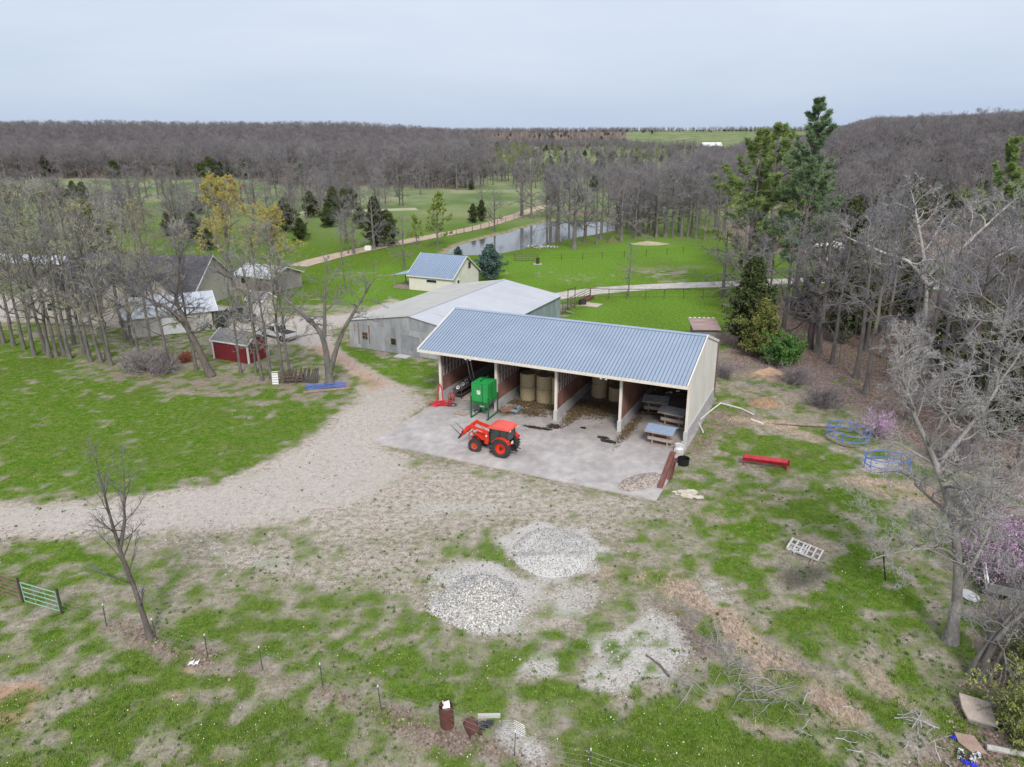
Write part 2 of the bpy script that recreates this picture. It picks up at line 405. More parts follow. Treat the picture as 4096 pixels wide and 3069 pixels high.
paint('r', [(1705, 975), (1780, 975), (1790, 985), (1730, 992)], .5, .3); paint('k', [(1715, 978), (1775, 976), (1770, 988), (1730, 990)], .35, .3)
# bright spring meadow round the pond, cabin and pen
paint('y', [(1075, 560), (1180, 545), (1300, 528), (1440, 505), (1500, 540), (1520, 600), (1440, 622), (1210, 640), (1020, 640), (1000, 590)], 1, 4, wob=2)
paint('y', [(1215, 700), (1270, 655), (1350, 632), (1520, 632), (1570, 700), (1500, 735)], .85, 2.5, wob=3)
paint('y', [(700, 720), (745, 640), (760, 590), (870, 560), (980, 550), (1030, 620), (870, 665), (790, 690)], .8, 3, wob=3)
paint('y', [(730, 760), (800, 770), (900, 800), (940, 800), (940, 840), (880, 830), (800, 795)], .5, 1, wob=.8); paint('g', [(730, 740), (800, 768), (940, 790), (940, 838), (880, 834), (800, 797), (745, 762)], .9, .5, wob=.5)
paint('g', [(1350, 585), (1430, 562), (1490, 585), (1440, 612)], .35, 5, wob=3); paint('y', [(1350, 585), (1430, 562), (1490, 585), (1440, 612)], .1, 5, wob=3)
paint('g', [(1250, 690), (1300, 670), (1340, 690), (1300, 712)], .5, 1.5, wob=1)
paint('l', [(1180, 470), (1340, 468), (1420, 480), (1420, 455), (1180, 445)], .85, 6)
paint('l', [(1530, 480), (1640, 470), (2300, 460), (2300, 560), (1850, 570), (1600, 540)], .75, 4, wob=3)
paint('g', [(1530, 480), (1640, 470), (2300, 460), (2300, 560), (1850, 570), (1600, 540)], .35, 4, wob=3)
paint('g', [(1200, 705), (1270, 640), (1540, 625), (1575, 690), (1500, 740), (1230, 730)], 1.25, 2.0)
# far woods floor and dry pastures
_d = np.hypot(X, Y); _az = X / np.maximum(Y, 1)
woodfloor = (1 - smooth((_az - .14) / .02) * (1 - smooth((_az - .40) / .03)) * smooth((Y - 1200) / 60)) * np.maximum(smooth((Y - 405 + 80 * smooth((_az + .36) / .06)) / 25) * (1 - smooth((_az + .10) / .1)), smooth((terrain(X, Y) - 2.0) / 3.0))
MK['l'] = np.maximum(MK['l'], .9 * woodfloor * (_d < 3500)); MK['g'] *= 1 - .8 * woodfloor
dry = smooth((fbm(X / 160, Y / 160, 3, 31) - .5) * 6 + .35) * smooth((Y - 330) / 150)
MK['s'] = np.maximum(MK['s'], .4 * dry * (1 - woodfloor))
# break the green up into tufts and bald spots
GN = fbm(X / 2.4, Y / 2.4, 2, 3) * .3 + fbm(X / .8, Y / .8, 2, 8) * .7
MK['g'] *= (1 - .72 * MK['l']) * (1 - .35 * MK['s'])
MK['g'] = np.clip(MK['g'] + (GN - .5) * 1.9 * near * (1 - .6 * MK['v']), 0, 1)
mid = (Y >= 100) & (Y < 260)
MK['g'] = np.clip(MK['g'] + (fbm(X / 7, Y / 9, 4, 15) - .47) * .9 * mid, 0, 1); MK['y'] = np.clip(MK['y'] * (1 + (fbm(X / 9, Y / 9, 3, 16) - .45) * 1.4 * (Y > 80)), 0, 1)
MK['w'] = np.clip(MK['w'] + (GN - .5) * .8 * near * (MK['w'] > .02) * (MK['w'] < .95), 0, 1)
# --- pond basin
POND = [(955, 546), (972, 544.5), (1010, 549), (1071, 546), (1147, 531), (1194, 520.5), (1236, 512), (1283, 503.5), (1328, 495), (1340, 484), (1328, 476), (1236, 472), (1180, 474.5), (1137, 486), (1113, 493), (1061, 507), (1010, 520), (976, 531)]
PW = poly_w(POND)
pm = (Y > 120) & (Y < 260) & (np.abs(X) < 90)
pd = np.full(X.shape, -99.0); pd[pm] = sd_poly(PW, X[pm], Y[pm]) + 1.2 * (fbm(X[pm] / 5, Y[pm] / 5, 3, 77) - .5)
GZ = GZ - 1.6 * smooth((pd + 1.6) / 5.0) + np.where(near, .10 * (fbm(X / 3.2, Y / 3.2, 3, 21) - .5) * (1 - MK['v']), 0)
shore = np.exp(-((pd + .3) / .9) ** 2); MK['r'] = np.maximum(MK['r'], .55 * shore); MK['g'] *= 1 - .7 * shore
# flatten below buildings and slab
def local_rect(x0, y0, yaw, a0, a1, b0, b1, pad=.6):
    c, s = cos(yaw), sin(yaw); u = (X - x0) * c + (Y - y0) * s; v = -(X - x0) * s + (Y - y0) * c
    d = np.minimum(np.minimum(u - a0, a1 - u), np.minimum(v - b0, b1 - v)); return smooth((d + pad) / pad)
SHX, SHY, SHYAW = -6.617, 63.718, -0.4419
BRX, BRY, BRYAW = -19.14, 82.44, -0.466
for q in (local_rect(SHX, SHY, SHYAW, -.3, 23.2, -10.5, 11.6, .8), local_rect(BRX, BRY, BRYAW, 0, 17.2, 0, 23.3)):
    GZ = GZ * (1 - q) - .04 * q
# --- ground material
gm, t, p = new_mat('ground_cover')
geo = N(t, 'ShaderNodeNewGeometry')
A1 = N(t, 'ShaderNodeAttribute', attribute_name='mask_a'); A2 = N(t, 'ShaderNodeAttribute', attribute_name='mask_b')
S1 = N(t, 'ShaderNodeSeparateColor'); Lk(t, A1.outputs['Color'], S1.inputs[0]); S2 = N(t, 'ShaderNodeSeparateColor'); Lk(t, A2.outputs['Color'], S2.inputs[0])
mask = {'g': S1.outputs[0], 'y': S1.outputs[1], 'v': S1.outputs[2], 'w': A1.outputs['Alpha'], 'r': S2.outputs[0], 'l': S2.outputs[1], 's': S2.outputs[2], 'k': A2.outputs['Alpha']}
def noise(sc, det=4, rough=.6, off=(0, 0, 0), dist=0.0, sx=(1, 1, 1)):
    m_ = N(t, 'ShaderNodeMapping'); m_.inputs['Location'].default_value = off; m_.inputs['Scale'].default_value = sx; Lk(t, geo.outputs['Position'], m_.inputs[0])
    n = N(t, 'ShaderNodeTexNoise'); n.inputs['Scale'].default_value = sc; n.inputs['Detail'].default_value = det; n.inputs['Roughness'].default_value = rough; n.inputs['Distortion'].default_value = dist
    Lk(t, m_.outputs[0], n.inputs['Vector']); return n.outputs[0]
def mth(op, a, b, c=None, clamp=False):
    n = N(t, 'ShaderNodeMath', operation=op, use_clamp=clamp)
    for i, v in enumerate((a, b, c)):
        if v is None: continue
        if hasattr(v, 'is_linked'): Lk(t, v, n.inputs[i])
        else: n.inputs[i].default_value = v
    return n.outputs[0]
def edge(m, nz, amp, wid):
    """mask roughened by noise, with a narrow edge"""
    a = mth('MULTIPLY_ADD', mth('SUBTRACT', nz, .5), amp, m)
    return mth('MULTIPLY_ADD', mth('SUBTRACT', a, .5), 1 / wid, .5, True)
def mixc(f, a, b, mode='MIX'):
    n = N(t, 'ShaderNodeMix', data_type='RGBA', blend_type=mode)
    if hasattr(f, 'is_linked'): Lk(t, f, n.inputs[0])
    else: n.inputs[0].default_value = f
    for i, v in ((6, a), (7, b)):
        if hasattr(v, 'is_linked'): Lk(t, v, n.inputs[i])
        else: n.inputs[i].default_value = (*v, 1)
    return n.outputs[2]
def ramp(f, *stops):
    r = N(t, 'ShaderNodeValToRGB'); e = r.color_ramp.elements
    while len(e) < len(stops): e.new(.5)
    for k, (ps, c) in enumerate(stops): e[k].position = ps; e[k].color = (*c, 1)
    Lk(t, f, r.inputs[0]); return r.outputs[0]
nA = noise(.12, 3); nB = noise(.75, 6, .68, (7, 3, 0)); nC = noise(2.4, 8, .74, (1, 9, 0)); nD = noise(9, 6, .74, (4, 4, 0)); nE = noise(34, 3, .65); nF = noise(6, 6, .72, (30, 2, 0), .8, (1.0, .5, 1)); nG = noise(.3, 5, .65, (11, 5, 0))
nCD = mth('MULTIPLY_ADD', nD, .45, mth('MULTIPLY', nC, .55))
c = ramp(nCD, (.34, (.10, .09, .075)), (.46, (.25, .215, .18)), (.56, (.41, .36, .315)), (.66, (.57, .525, .47)))
c = mixc(mth('MULTIPLY', mth('SUBTRACT', nB, .36, None, True), 2.6, None, True), c, ramp(nCD, (.36, (.065, .08, .025)), (.47, (.17, .175, .085)), (.56, (.27, .255, .15)), (.66, (.42, .39, .28))))
gravel = ramp(nCD, (.36, (.10, .087, .073)), (.44, (.29, .25, .215)), (.52, (.46, .405, .355)), (.64, (.61, .55, .50)))
gravel = mixc(mth('MULTIPLY', mth('SUBTRACT', nG, .40, None, True), 2.2, None, True), gravel, ramp(nCD, (.36, (.14, .12, .09)), (.5, (.40, .345, .29)), (.62, (.54, .475, .42))))
smooth_g = ramp(nD, (.36, (.39, .355, .33)), (.6, (.55, .51, .48)))
gravel = mixc(mth('MULTIPLY', mth('SUBTRACT', mask['v'], .93, None, True), 8, None, True), gravel, mixc(.8, gravel, smooth_g))
c = mixc(edge(mask['v'], nCD, 1.5, .42), c, gravel)
dirt = ramp(nCD, (.36, (.26, .15, .10)), (.62, (.56, .37, .27)))
c = mixc(mth('MULTIPLY', edge(mask['r'], nCD, .7, .6), .9), c, dirt)
leaf = ramp(nF, (.34, (.06, .042, .036)), (.46, (.17, .118, .10)), (.56, (.30, .22, .19)), (.68, (.46, .37, .33)))
c = mixc(edge(mask['l'], nCD, 1.8, .45), c, leaf)
straw = ramp(nF, (.34, (.16, .11, .08)), (.48, (.36, .265, .195)), (.62, (.58, .46, .37)))
c = mixc(edge(mask['s'], nCD, 1.6, .5), c, straw)
white = ramp(nD, (.36, (.25, .225, .205)), (.47, (.45, .42, .395)), (.6, (.58, .55, .525)))
nBC = mth('MULTIPLY_ADD', nB, .22, mth('MULTIPLY_ADD', nC, .33, mth('MULTIPLY', nD, .45)))
c = mixc(edge(mask['w'], nBC, 2.4, .45), c, white)
grassc = ramp(nCD, (.34, (.018, .048, .005)), (.47, (.066, .145, .011)), (.56, (.12, .205, .024)), (.68, (.25, .31, .085)))
grassc = mixc(mth('MULTIPLY', mth('SUBTRACT', nB, .40, None, True), 1.5, None, True), grassc, ramp(nCD, (.36, (.075, .09, .025)), (.5, (.20, .215, .07)), (.64, (.38, .365, .19))))
grassc = mixc(mth('MULTIPLY', mth('SUBTRACT', nA, .45, None, True), 1.6, None, True), grassc, (.115, .14, .04))
vivid = ramp(nCD, (.36, (.05, .13, .010)), (.5, (.125, .235, .03)), (.62, (.22, .30, .075)))
grassc = mixc(mask['y'], grassc, vivid)
sepp = N(t, 'ShaderNodeSeparateXYZ'); Lk(t, geo.outputs['Position'], sepp.inputs[0])
farm = N(t, 'ShaderNodeMapRange'); farm.inputs[1].default_value = 150; farm.inputs[2].default_value = 270; Lk(t, sepp.outputs[1], farm.inputs[0])
past = ramp(noise(.03, 6, .62), (.38, (.13, .18, .075)), (.52, (.205, .245, .125)), (.66, (.30, .295, .19)))
grassc = mixc(farm.outputs[0], grassc, past)
c = mixc(edge(mask['g'], nBC, 3.0, .42), c, grassc)
c = mixc(mth('MULTIPLY', mask['k'], mth('MULTIPLY_ADD', nC, 1.4, 0, True)), c, (.045, .043, .043))
sp = N(t, 'ShaderNodeMapRange'); sp.inputs[1].default_value = .3; sp.inputs[2].default_value = .7; sp.inputs[3].default_value = .78; sp.inputs[4].default_value = 1.2; Lk(t, nE, sp.inputs[0])
c = mixc(1.0, c, sp.outputs[0], 'MULTIPLY')
Lk(t, c, p.inputs['Base Color']); p.inputs['Roughness'].default_value = 1.0; p.inputs['Specular IOR Level'].default_value = 0.0
bp = N(t, 'ShaderNodeBump'); bp.inputs['Strength'].default_value = .7; bp.inputs['Distance'].default_value = .07
Lk(t, mth('MULTIPLY_ADD', nD, .6, nC), bp.inputs['Height']); Lk(t, bp.outputs[0], p.inputs['Normal'])
# --- one grid of faces, shared out to ground, driveway, dirt road and gravel road (no overlap)
ii = (np.arange(NY - 1)[:, None] * NX + np.arange(NX - 1)[None, :]).ravel()
quads = np.stack([ii, ii + 1, ii + 1 + NX, ii + NX], 1)
VTX = np.stack([X, Y, GZ], 1)
dw = np.full(X.shape, -9.0); m_ = (Y < 130) & (np.abs(X) < 90); dw[m_] = sd_poly(poly_w(DRIVE), X[m_], Y[m_])
fdrive = dw[quads].mean(1) > 0
def ground_piece(name, sel):
    q = quads[sel]; u, inv = np.unique(q, return_inverse=True)
    o = np_mesh(name, VTX[u], 4, inv.reshape(-1, 4), gm, smooth=True)
    for nm, ks in (('mask_a', 'gyvw'), ('mask_b', 'rlsk')):
        a = o.data.attributes.new(nm, 'FLOAT_COLOR', 'POINT')
        a.data.foreach_set('color', np.stack([MK[k][u] for k in ks], 1).astype(np.float32).ravel())
    return tag(o, kind='structure')
ground_piece('ground', ~fdrive)
ground_piece('driveway', fdrive)
# --- roads further off, as narrow sheets just above the ground
def ribbon(name, pts, width, m, lift=.03, seed=1):
    P = [at(x, y) for x, y in pts]; C = []
    for i in range(len(P) - 1):
        n = max(2, int((P[i + 1] - P[i]).length / 3))
        for k in range(n): C.append(P[i].lerp(P[i + 1], k / n))
    C.append(P[-1]); C = np.array([c_[:2] for c_ in C])
    for _ in range(6): C[1:-1] = (C[:-2] + 2 * C[1:-1] + C[2:]) / 4
    T = np.gradient(C, axis=0); T /= np.linalg.norm(T, axis=1)[:, None]; Nn = np.stack([-T[:, 1], T[:, 0]], 1)
    K = 9; V = []
    for j in range(K):
        w_ = (j / (K - 1) - .5) * width; rg = 0
        if j in (0, K - 1): rg = .8 * (fbm(C[:, 0] / 2.2 + j, C[:, 1] / 2.2, 3, seed) - .5)
        q = C + Nn * (w_ + rg * (1 if j else -1))[:, None] if not np.isscalar(w_ + rg) else C + Nn * (w_ + rg)
        V.append(np.column_stack([q, terrain(q[:, 0], q[:, 1]) + lift + (.02 if 0 < j < K - 1 else 0)]))
    V = np.stack(V, 1).reshape(-1, 3); n = len(C)
    q = (np.arange(n - 1)[:, None] * K + np.arange(K - 1)[None]).ravel()
    return tag(np_mesh(name, V, 4, np.stack([q, q + 1, q + 1 + K, q + K], 1), m, smooth=True), kind='structure')
MDIRT = mat('road_dirt', (.36, .25, .185), .95, col2=(.50, .39, .31), scale=.6, bump=.3, fine=.2)
MGRAV = mat('road_gravel', (.36, .32, .28), .95, col2=(.56, .52, .48), scale=.7, bump=.3, fine=.2)
ribbon('dirt_road', [(640, 575), (702, 556), (760, 545), (804, 535), (900, 517), (992, 500), (1050, 487), (1100, 471), (1140, 456), (1180, 444)], 4.6, MDIRT, seed=4)
ribbon('gravel_road', [(1130, 655), (1198, 637), (1273, 629), (1358, 622), (1444, 617), (1500, 616), (1566, 614), (1660, 610), (1780, 602), (1900, 610), (2030, 620), (2230, 640)], 4.2, MGRAV, seed=9)
ribbon('field_track', [(600, 462), (700, 458), (800, 455), (900, 452)], 7, mat('track_dry', (.42, .37, .27), .95, col2=(.3, .33, .18), scale=.4), seed=12)
# --- pond
wm, t, p = new_mat('pond_water')
p.inputs['Base Color'].default_value = (.10, .105, .10, 1); p.inputs['Roughness'].default_value = .07; p.inputs['IOR'].default_value = 1.33
p.inputs['Specular IOR Level'].default_value = .75
geo = N(t, 'ShaderNodeNewGeometry'); nw = N(t, 'ShaderNodeTexNoise'); nw.inputs['Scale'].default_value = 1.3; nw.inputs['Detail'].default_value = 3; Lk(t, geo.outputs['Position'], nw.inputs['Vector'])
bw = N(t, 'ShaderNodeBump'); bw.inputs['Strength'].default_value = .22; bw.inputs['Distance'].default_value = .05; Lk(t, nw.outputs[0], bw.inputs['Height']); Lk(t, bw.outputs[0], p.inputs['Normal'])
cx, cy = PW.mean(0); big = [(cx + (a - cx) * 1.06, cy + (b - cy) * 1.12, -.42) for a, b in PW]
tag(MB().add(big, [tuple(range(len(big)))]).build('pond', wm), kind='structure')
# ================================================================== BUILDINGS
SH = Matrix.Translation((SHX, SHY, 0)) @ Matrix.Rotation(SHYAW, 4, 'Z')
def shp(x, y, z=0.0): return SH @ Vector((x, y, z))          # open shed's own axes: x along its length, y towards its back wall
BAY, LEN, DEP = 5.757, 23.03, 11.5
EAVE, RIDGE, DR, OV, OVL = 5.315, 7.634, 5.705, 1.31, 1.5
M_ROOF = mat('blue_grey_roof_sheet', (.285, .35, .455), .42, .2, col2=(.335, .40, .505), scale=.35, fine=.03, spec=.5)
M_RIB = mat('shade_darkened_rib', (.12, .155, .225), .5, .2, scale=1, fine=.05)  # darker than the sheet: the shade lines along the ribs are painted in
M_CREAM = mat('cream_trim', (.62, .56, .49), .6, col2=(.72, .66, .59), scale=1.5)
M_RAKE = mat('white_rake_trim', (.74, .70, .66), .5, scale=1.2, var=.08)
M_CREAMWALL = mat('cream_wall_sheet', (.52, .505, .475), .6, col2=(.63, .615, .585), scale=.8, stretch=(1, 1, .25), fine=.05)
M_CONC = mat('cast_concrete', (.34, .34, .35), .9, col2=(.48, .475, .475), scale=1.3, bump=.3, fine=.14)
M_CONCP = mat('pale_concrete', (.42, .41, .40), .9, col2=(.52, .51, .49), scale=2, bump=.3)
M_PLY = mat('brown_plywood', (.17, .078, .06), .8, col2=(.30, .155, .12), scale=1.1, stretch=(1, 1, .6), bump=.15)
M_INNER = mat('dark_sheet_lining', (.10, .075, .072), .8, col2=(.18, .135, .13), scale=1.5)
M_BATTEN = mat('grey_board', (.30, .25, .235), .85, col2=(.46, .40, .375), scale=2, stretch=(4, 4, .6))
M_TIMBER = mat('old_timber', (.20, .155, .125), .88, col2=(.34, .28, .23), scale=2.2, stretch=(1, 1, 1), bump=.3)
M_DARK = mat('dark_timber', (.05, .04, .035), .9, scale=2)
M_WHITE = mat('white_paint', (.72, .72, .72), .5, var=.08)
M_GLASS = mat('window_glass', (.02, .025, .03), .08, var=.2, spec=.6)
# concrete pad
pad = MB(); xs = [-.3, 5.5, 11.4, 17.2, 23.2]
pad.box((11.45, .5, .0), (23.5, 22.0, .16))
cm, t, p = new_mat('yard_concrete')
tcn = N(t, 'ShaderNodeTexCoord')
def tn(sc, det=5, rough=.6, stretch=(1, 1, 1), off=(0, 0, 0)):
    m_ = N(t, 'ShaderNodeMapping'); m_.inputs['Scale'].default_value = stretch; m_.inputs['Location'].default_value = off; Lk(t, tcn.outputs['Object'], m_.inputs[0])
    n = N(t, 'ShaderNodeTexNoise'); n.inputs['Scale'].default_value = sc; n.inputs['Detail'].default_value = det; n.inputs['Roughness'].default_value = rough; Lk(t, m_.outputs[0], n.inputs['Vector']); return n.outputs[0]
c = ramp(tn(.35, 6, .62), (.3, (.33, .305, .295)), (.5, (.42, .388, .38)), (.7, (.51, .475, .465)))
c2 = ramp(tn(1.6, 5, .65, (1.0, .7, 1)), (.35, (.86, .86, .86)), (.65, (1.09, 1.08, 1.07)))
c = mixc(1.0, c, c2, 'MULTIPLY')
sp_ = N(t, 'ShaderNodeSeparateXYZ'); Lk(t, tcn.outputs['Object'], sp_.inputs[0])
# dirt, hay dust and manure worn into the bays (further in = dirtier)
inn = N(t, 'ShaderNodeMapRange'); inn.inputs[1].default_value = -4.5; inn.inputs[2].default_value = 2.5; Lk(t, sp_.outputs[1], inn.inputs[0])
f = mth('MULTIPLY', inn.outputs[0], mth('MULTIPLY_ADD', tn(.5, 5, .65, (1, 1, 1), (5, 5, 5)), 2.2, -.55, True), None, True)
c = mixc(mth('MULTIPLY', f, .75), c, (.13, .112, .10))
st = mth('MULTIPLY_ADD', tn(.8, 4, .7, (1, .6, 1), (3, 8, 1)), 9, -5.9, True)
c = mixc(mth('MULTIPLY', st, .6), c, (.10, .08, .07))
Lk(t, c, p.inputs['Base Color']); p.inputs['Roughness'].default_value = .85; p.inputs['Specular IOR Level'].default_value = .25
bp = N(t, 'ShaderNodeBump'); bp.inputs['Strength'].default_value = .25; bp.inputs['Distance'].default_value = .02; Lk(t, tn(14, 4), bp.inputs['Height']); Lk(t, bp.outputs[0], p.inputs['Normal'])
o = pad.build('concrete_pad', cm, loc=(SHX, SHY, 0)); o.rotation_euler = (0, 0, SHYAW); tag(o, kind='structure')

sh = thing('open_front_shed', 'long open-front pole shed with blue-grey ribbed metal roof on the concrete pad', 'shed', (SHX, SHY, .08), SHYAW)
def rz_at(y):                                                       # roof surface height above y
    return EAVE + (RIDGE - EAVE) * (y + OV) / (DR + OV) if y <= DR else RIDGE - (RIDGE - EAVE) * (y - DR) / (DR + OV)
XL, XR = -OVL, LEN - .15
rf = MB()
rf.slab([(XL, -OV, EAVE - .08), (XR, -OV, EAVE - .08), (XR, DR, RIDGE - .08), (XL, DR, RIDGE - .08)], .03)
rf.slab([(XR, DEP + .1, rz_at(DEP + .1) - .08), (XL, DEP + .1, rz_at(DEP + .1) - .08), (XL, DR, RIDGE - .08), (XR, DR, RIDGE - .08)], .03)
roof = rf.build('roof', M_ROOF, sh)
q = MB(); q.slab([(XL + .05, -OV + .02, EAVE - .115), (XR - .05, -OV + .02, EAVE - .115), (XR - .05, DR, RIDGE - .115), (XL + .05, DR, RIDGE - .115)], .01); q.slab([(XR - .05, DEP, rz_at(DEP) - .115), (XL + .05, DEP, rz_at(DEP) - .115), (XL + .05, DR, RIDGE - .115), (XR - .05, DR, RIDGE - .115)], .01)
q.build('bounce_sheet', mat('white_bounce_sheet', (.74, .74, .74), .6, var=.05), roof)  # unseen white sheet, added to bounce light into the bays
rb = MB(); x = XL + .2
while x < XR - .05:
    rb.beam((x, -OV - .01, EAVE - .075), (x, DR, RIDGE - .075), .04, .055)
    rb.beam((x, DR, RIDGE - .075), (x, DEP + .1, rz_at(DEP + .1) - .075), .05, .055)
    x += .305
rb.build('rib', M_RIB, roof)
MB().prism([(DR - .22, RIDGE - .12), (DR, RIDGE - .03), (DR + .22, RIDGE - .12), (DR + .22, RIDGE - .09), (DR, RIDGE + .01), (DR - .22, RIDGE - .09)], XL - .02, XR + .02, 'x').build('ridge_cap', M_ROOF, roof)
MB().box(((XL + XR) / 2, -OV - .03, EAVE - .21), (XR - XL + .1, .05, .25)).build('fascia', M_CREAM, sh)
for xx in (XL - .02, XR + .03):
    rk = MB(); rk.beam((xx, -OV, EAVE - .13), (xx, DR, RIDGE - .13), .09, .24); rk.beam((xx, DR, RIDGE - .13), (xx, DEP + .1, rz_at(DEP + .1) - .13), .09, .24)
    rk.build('rake_trim', M_RAKE, sh)
wl = MB()
def gable_poly(y0, y1, z0, top=.16):
    return [(y0, z0), (y1, z0), (y1, rz_at(y1) - top), (DR, RIDGE - top), (y0, rz_at(y0) - top)]
wl.prism(gable_poly(0, DEP, 1.0), LEN - .22, LEN - .17, 'x')
y = .15
while y < DEP: wl.box((LEN - .165, y, (1.0 + rz_at(y) - .2) / 2), (.03, .035, rz_at(y) - 1.2)); y += .305
wl.box((LEN - .16, DEP / 2, 1.02), (.05, DEP, .05))
wl.build('end_wall', M_CREAMWALL, sh)
MB().box((LEN - .2, 5.75, .5), (.22, DEP, 1.0)).build('stem_wall', M_CONC, sh)
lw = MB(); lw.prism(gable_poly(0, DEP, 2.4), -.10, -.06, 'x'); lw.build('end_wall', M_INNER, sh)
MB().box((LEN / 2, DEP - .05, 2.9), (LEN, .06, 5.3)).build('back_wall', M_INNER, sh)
for k in range(4):
    xk = k * BAY
    MB().box((xk, 5.95, .47), (.20, 11.1, .94)).build('stem_wall', M_CONC, sh)
    MB().box((xk, 5.9, 1.66 if k != 3 else 2.9), (.10, 11.2, 1.44 if k != 3 else 3.92)).build('plywood_panel', M_PLY, sh)
    if k != 3:
        bt = MB(); yy = .5
        while yy < DEP - .3:
            bt.box((xk + (.05 if k == 0 else 0), yy, 3.7), (.04, .26, 2.6)); yy += .62
        bt.box((xk + (.08 if k == 0 else .02), 5.75, 3.2), (.05, 11.2, .12)); bt.box((xk + (.08 if k == 0 else .02), 5.75, 4.3), (.05, 11.2, .12))
        bt.build('batten_wall', M_BATTEN, sh)
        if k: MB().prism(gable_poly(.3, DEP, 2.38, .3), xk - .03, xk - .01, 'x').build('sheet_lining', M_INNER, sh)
for k in range(5):
    xk = k * BAY if k < 4 else LEN - .22
    zt = rz_at(0) - .2
    MB().box((xk, .02, (.95 + zt) / 2), (.22, .2, zt - .95)).build('post', M_CREAM, sh)
    MB().box((xk, .02, .475), (.34, .30, .95)).build('pier', M_CONCP, sh)
rt = MB()
for k in range(0, 24):
    xx = -1.2 + k * 1.05
    if xx < LEN - .3: rt.beam((xx, -OV + .05, EAVE - .24), (xx, DR, RIDGE - .24), .05, .2); rt.beam((xx, DR, RIDGE - .24), (xx, DEP, rz_at(DEP) - .24), .05, .2)
rt.beam((-1.4, 0, rz_at(0) - .42), (LEN - .3, 0, rz_at(0) - .42), .12, .3)
rt.build('rafter', M_DARK, sh)
for xx in (3.6, 16.1):
    fl = MB(); fl.box((xx, -OV + .25, EAVE - .36), (.12, .12, .12)); fl.build('lamp_bracket', M_DARK, sh)
    for s_ in (-.22, .22):
        MB().lathe([(0, 0), (.06, .01), (.11, .12), (.12, .16), (.0, .17)], 12, Matrix.Rotation(radians(150), 3, 'X'), (xx + s_, -OV + .16, EAVE - .36)).build('floodlight', M_WHITE, sh, smooth=True)

# ---- big galvanised barn
br = thing('galvanised_barn', 'large low barn with weathered galvanised walls and pale rusty metal roof behind the open shed', 'barn', (BRX, BRY, 0), BRYAW)
BW, BL, BE, BR = 17.17, 23.27, 3.19, 4.585
def galv(name, c1, c2, rust, panel=(.86, 2.9), amount=.55):
    m, t, p = new_mat(name)
    tcn = N(t, 'ShaderNodeTexCoord')
    def nz(sc, st, off=(0, 0, 0), det=4):
        m_ = N(t, 'ShaderNodeMapping'); m_.inputs['Scale'].default_value = st; m_.inputs['Location'].default_value = off; Lk(t, tcn.outputs['Object'], m_.inputs[0])
        n = N(t, 'ShaderNodeTexNoise'); n.inputs['Scale'].default_value = sc; n.inputs['Detail'].default_value = det; n.inputs['Roughness'].default_value = .65; Lk(t, m_.outputs[0], n.inputs['Vector']); return n.outputs[0]
    # sheets: each metal sheet has its own tone
    sx = N(t, 'ShaderNodeSeparateXYZ'); Lk(t, tcn.outputs['Object'], sx.inputs[0])
    ad_ = N(t, 'ShaderNodeMath', operation='ADD'); Lk(t, sx.outputs[0], ad_.inputs[0]); Lk(t, sx.outputs[1], ad_.inputs[1])
    dv = N(t, 'ShaderNodeMath', operation='DIVIDE'); Lk(t, ad_.outputs[0], dv.inputs[0]); dv.inputs[1].default_value = panel[0]
    fl_ = N(t, 'ShaderNodeMath', operation='FLOOR'); Lk(t, dv.outputs[0], fl_.inputs[0])
    dz = N(t, 'ShaderNodeMath', operation='DIVIDE'); Lk(t, sx.outputs[2], dz.inputs[0]); dz.inputs[1].default_value = panel[1]
    fz = N(t, 'ShaderNodeMath', operation='FLOOR'); Lk(t, dz.outputs[0], fz.inputs[0])
    cb = N(t, 'ShaderNodeCombineXYZ'); Lk(t, fl_.outputs[0], cb.inputs[0]); Lk(t, fz.outputs[0], cb.inputs[1])
    wn = N(t, 'ShaderNodeTexWhiteNoise', noise_dimensions='2D'); Lk(t, cb.outputs[0], wn.inputs[0])
    def mix(f, a, b, mode='MIX'):
        n = N(t, 'ShaderNodeMix', data_type='RGBA', blend_type=mode)
        if hasattr(f, 'is_linked'): Lk(t, f, n.inputs[0])
        else: n.inputs[0].default_value = f
        for i, v in ((6, a), (7, b)):
            if hasattr(v, 'is_linked'): Lk(t, v, n.inputs[i])
            else: n.inputs[i].default_value = (*v, 1)
        return n.outputs[2]
    def rmp(f, a, b, lo, hi):
        r = N(t, 'ShaderNodeMapRange'); r.inputs[1].default_value = a; r.inputs[2].default_value = b; r.inputs[3].default_value = lo; r.inputs[4].default_value = hi; Lk(t, f, r.inputs[0]); return r.outputs[0]
    c = mix(wn.outputs[0], c1, c2)
    c = mix(1.0, c, rmp(nz(1.2, (1, 1, .35)), .3, .7, .78, 1.2), 'MULTIPLY')
    c = mix(rmp(nz(1.0, (2.2, 2.2, .22), (4, 1, 0)), amount, amount + .13, 0, .85), c, rust)
    c = mix(rmp(nz(2.2, (1.6, 1.6, .3), (9, 1, 3)), .60, .72, 0, .6), c, tuple(v * .55 for v in c1))
    wv = N(t, 'ShaderNodeTexWave', wave_type='BANDS', bands_direction='X'); wv.inputs['Scale'].default_value = 2.0; wv.inputs['Distortion'].default_value = 0
    cb2 = N(t, 'ShaderNodeCombineXYZ'); Lk(t, ad_.outputs[0], cb2.inputs[0]); Lk(t, cb2.outputs[0], wv.inputs[0])
    b = N(t, 'ShaderNodeBump'); b.inputs['Strength'].default_value = .22; b.inputs['Distance'].default_value = .02; Lk(t, wv.outputs[0], b.inputs['Height']); Lk(t, b.outputs[0], p.inputs['Normal'])
    Lk(t, c, p.inputs['Base Color']); p.inputs['Roughness'].default_value = .6; p.inputs['Metallic'].default_value = .15
    return m
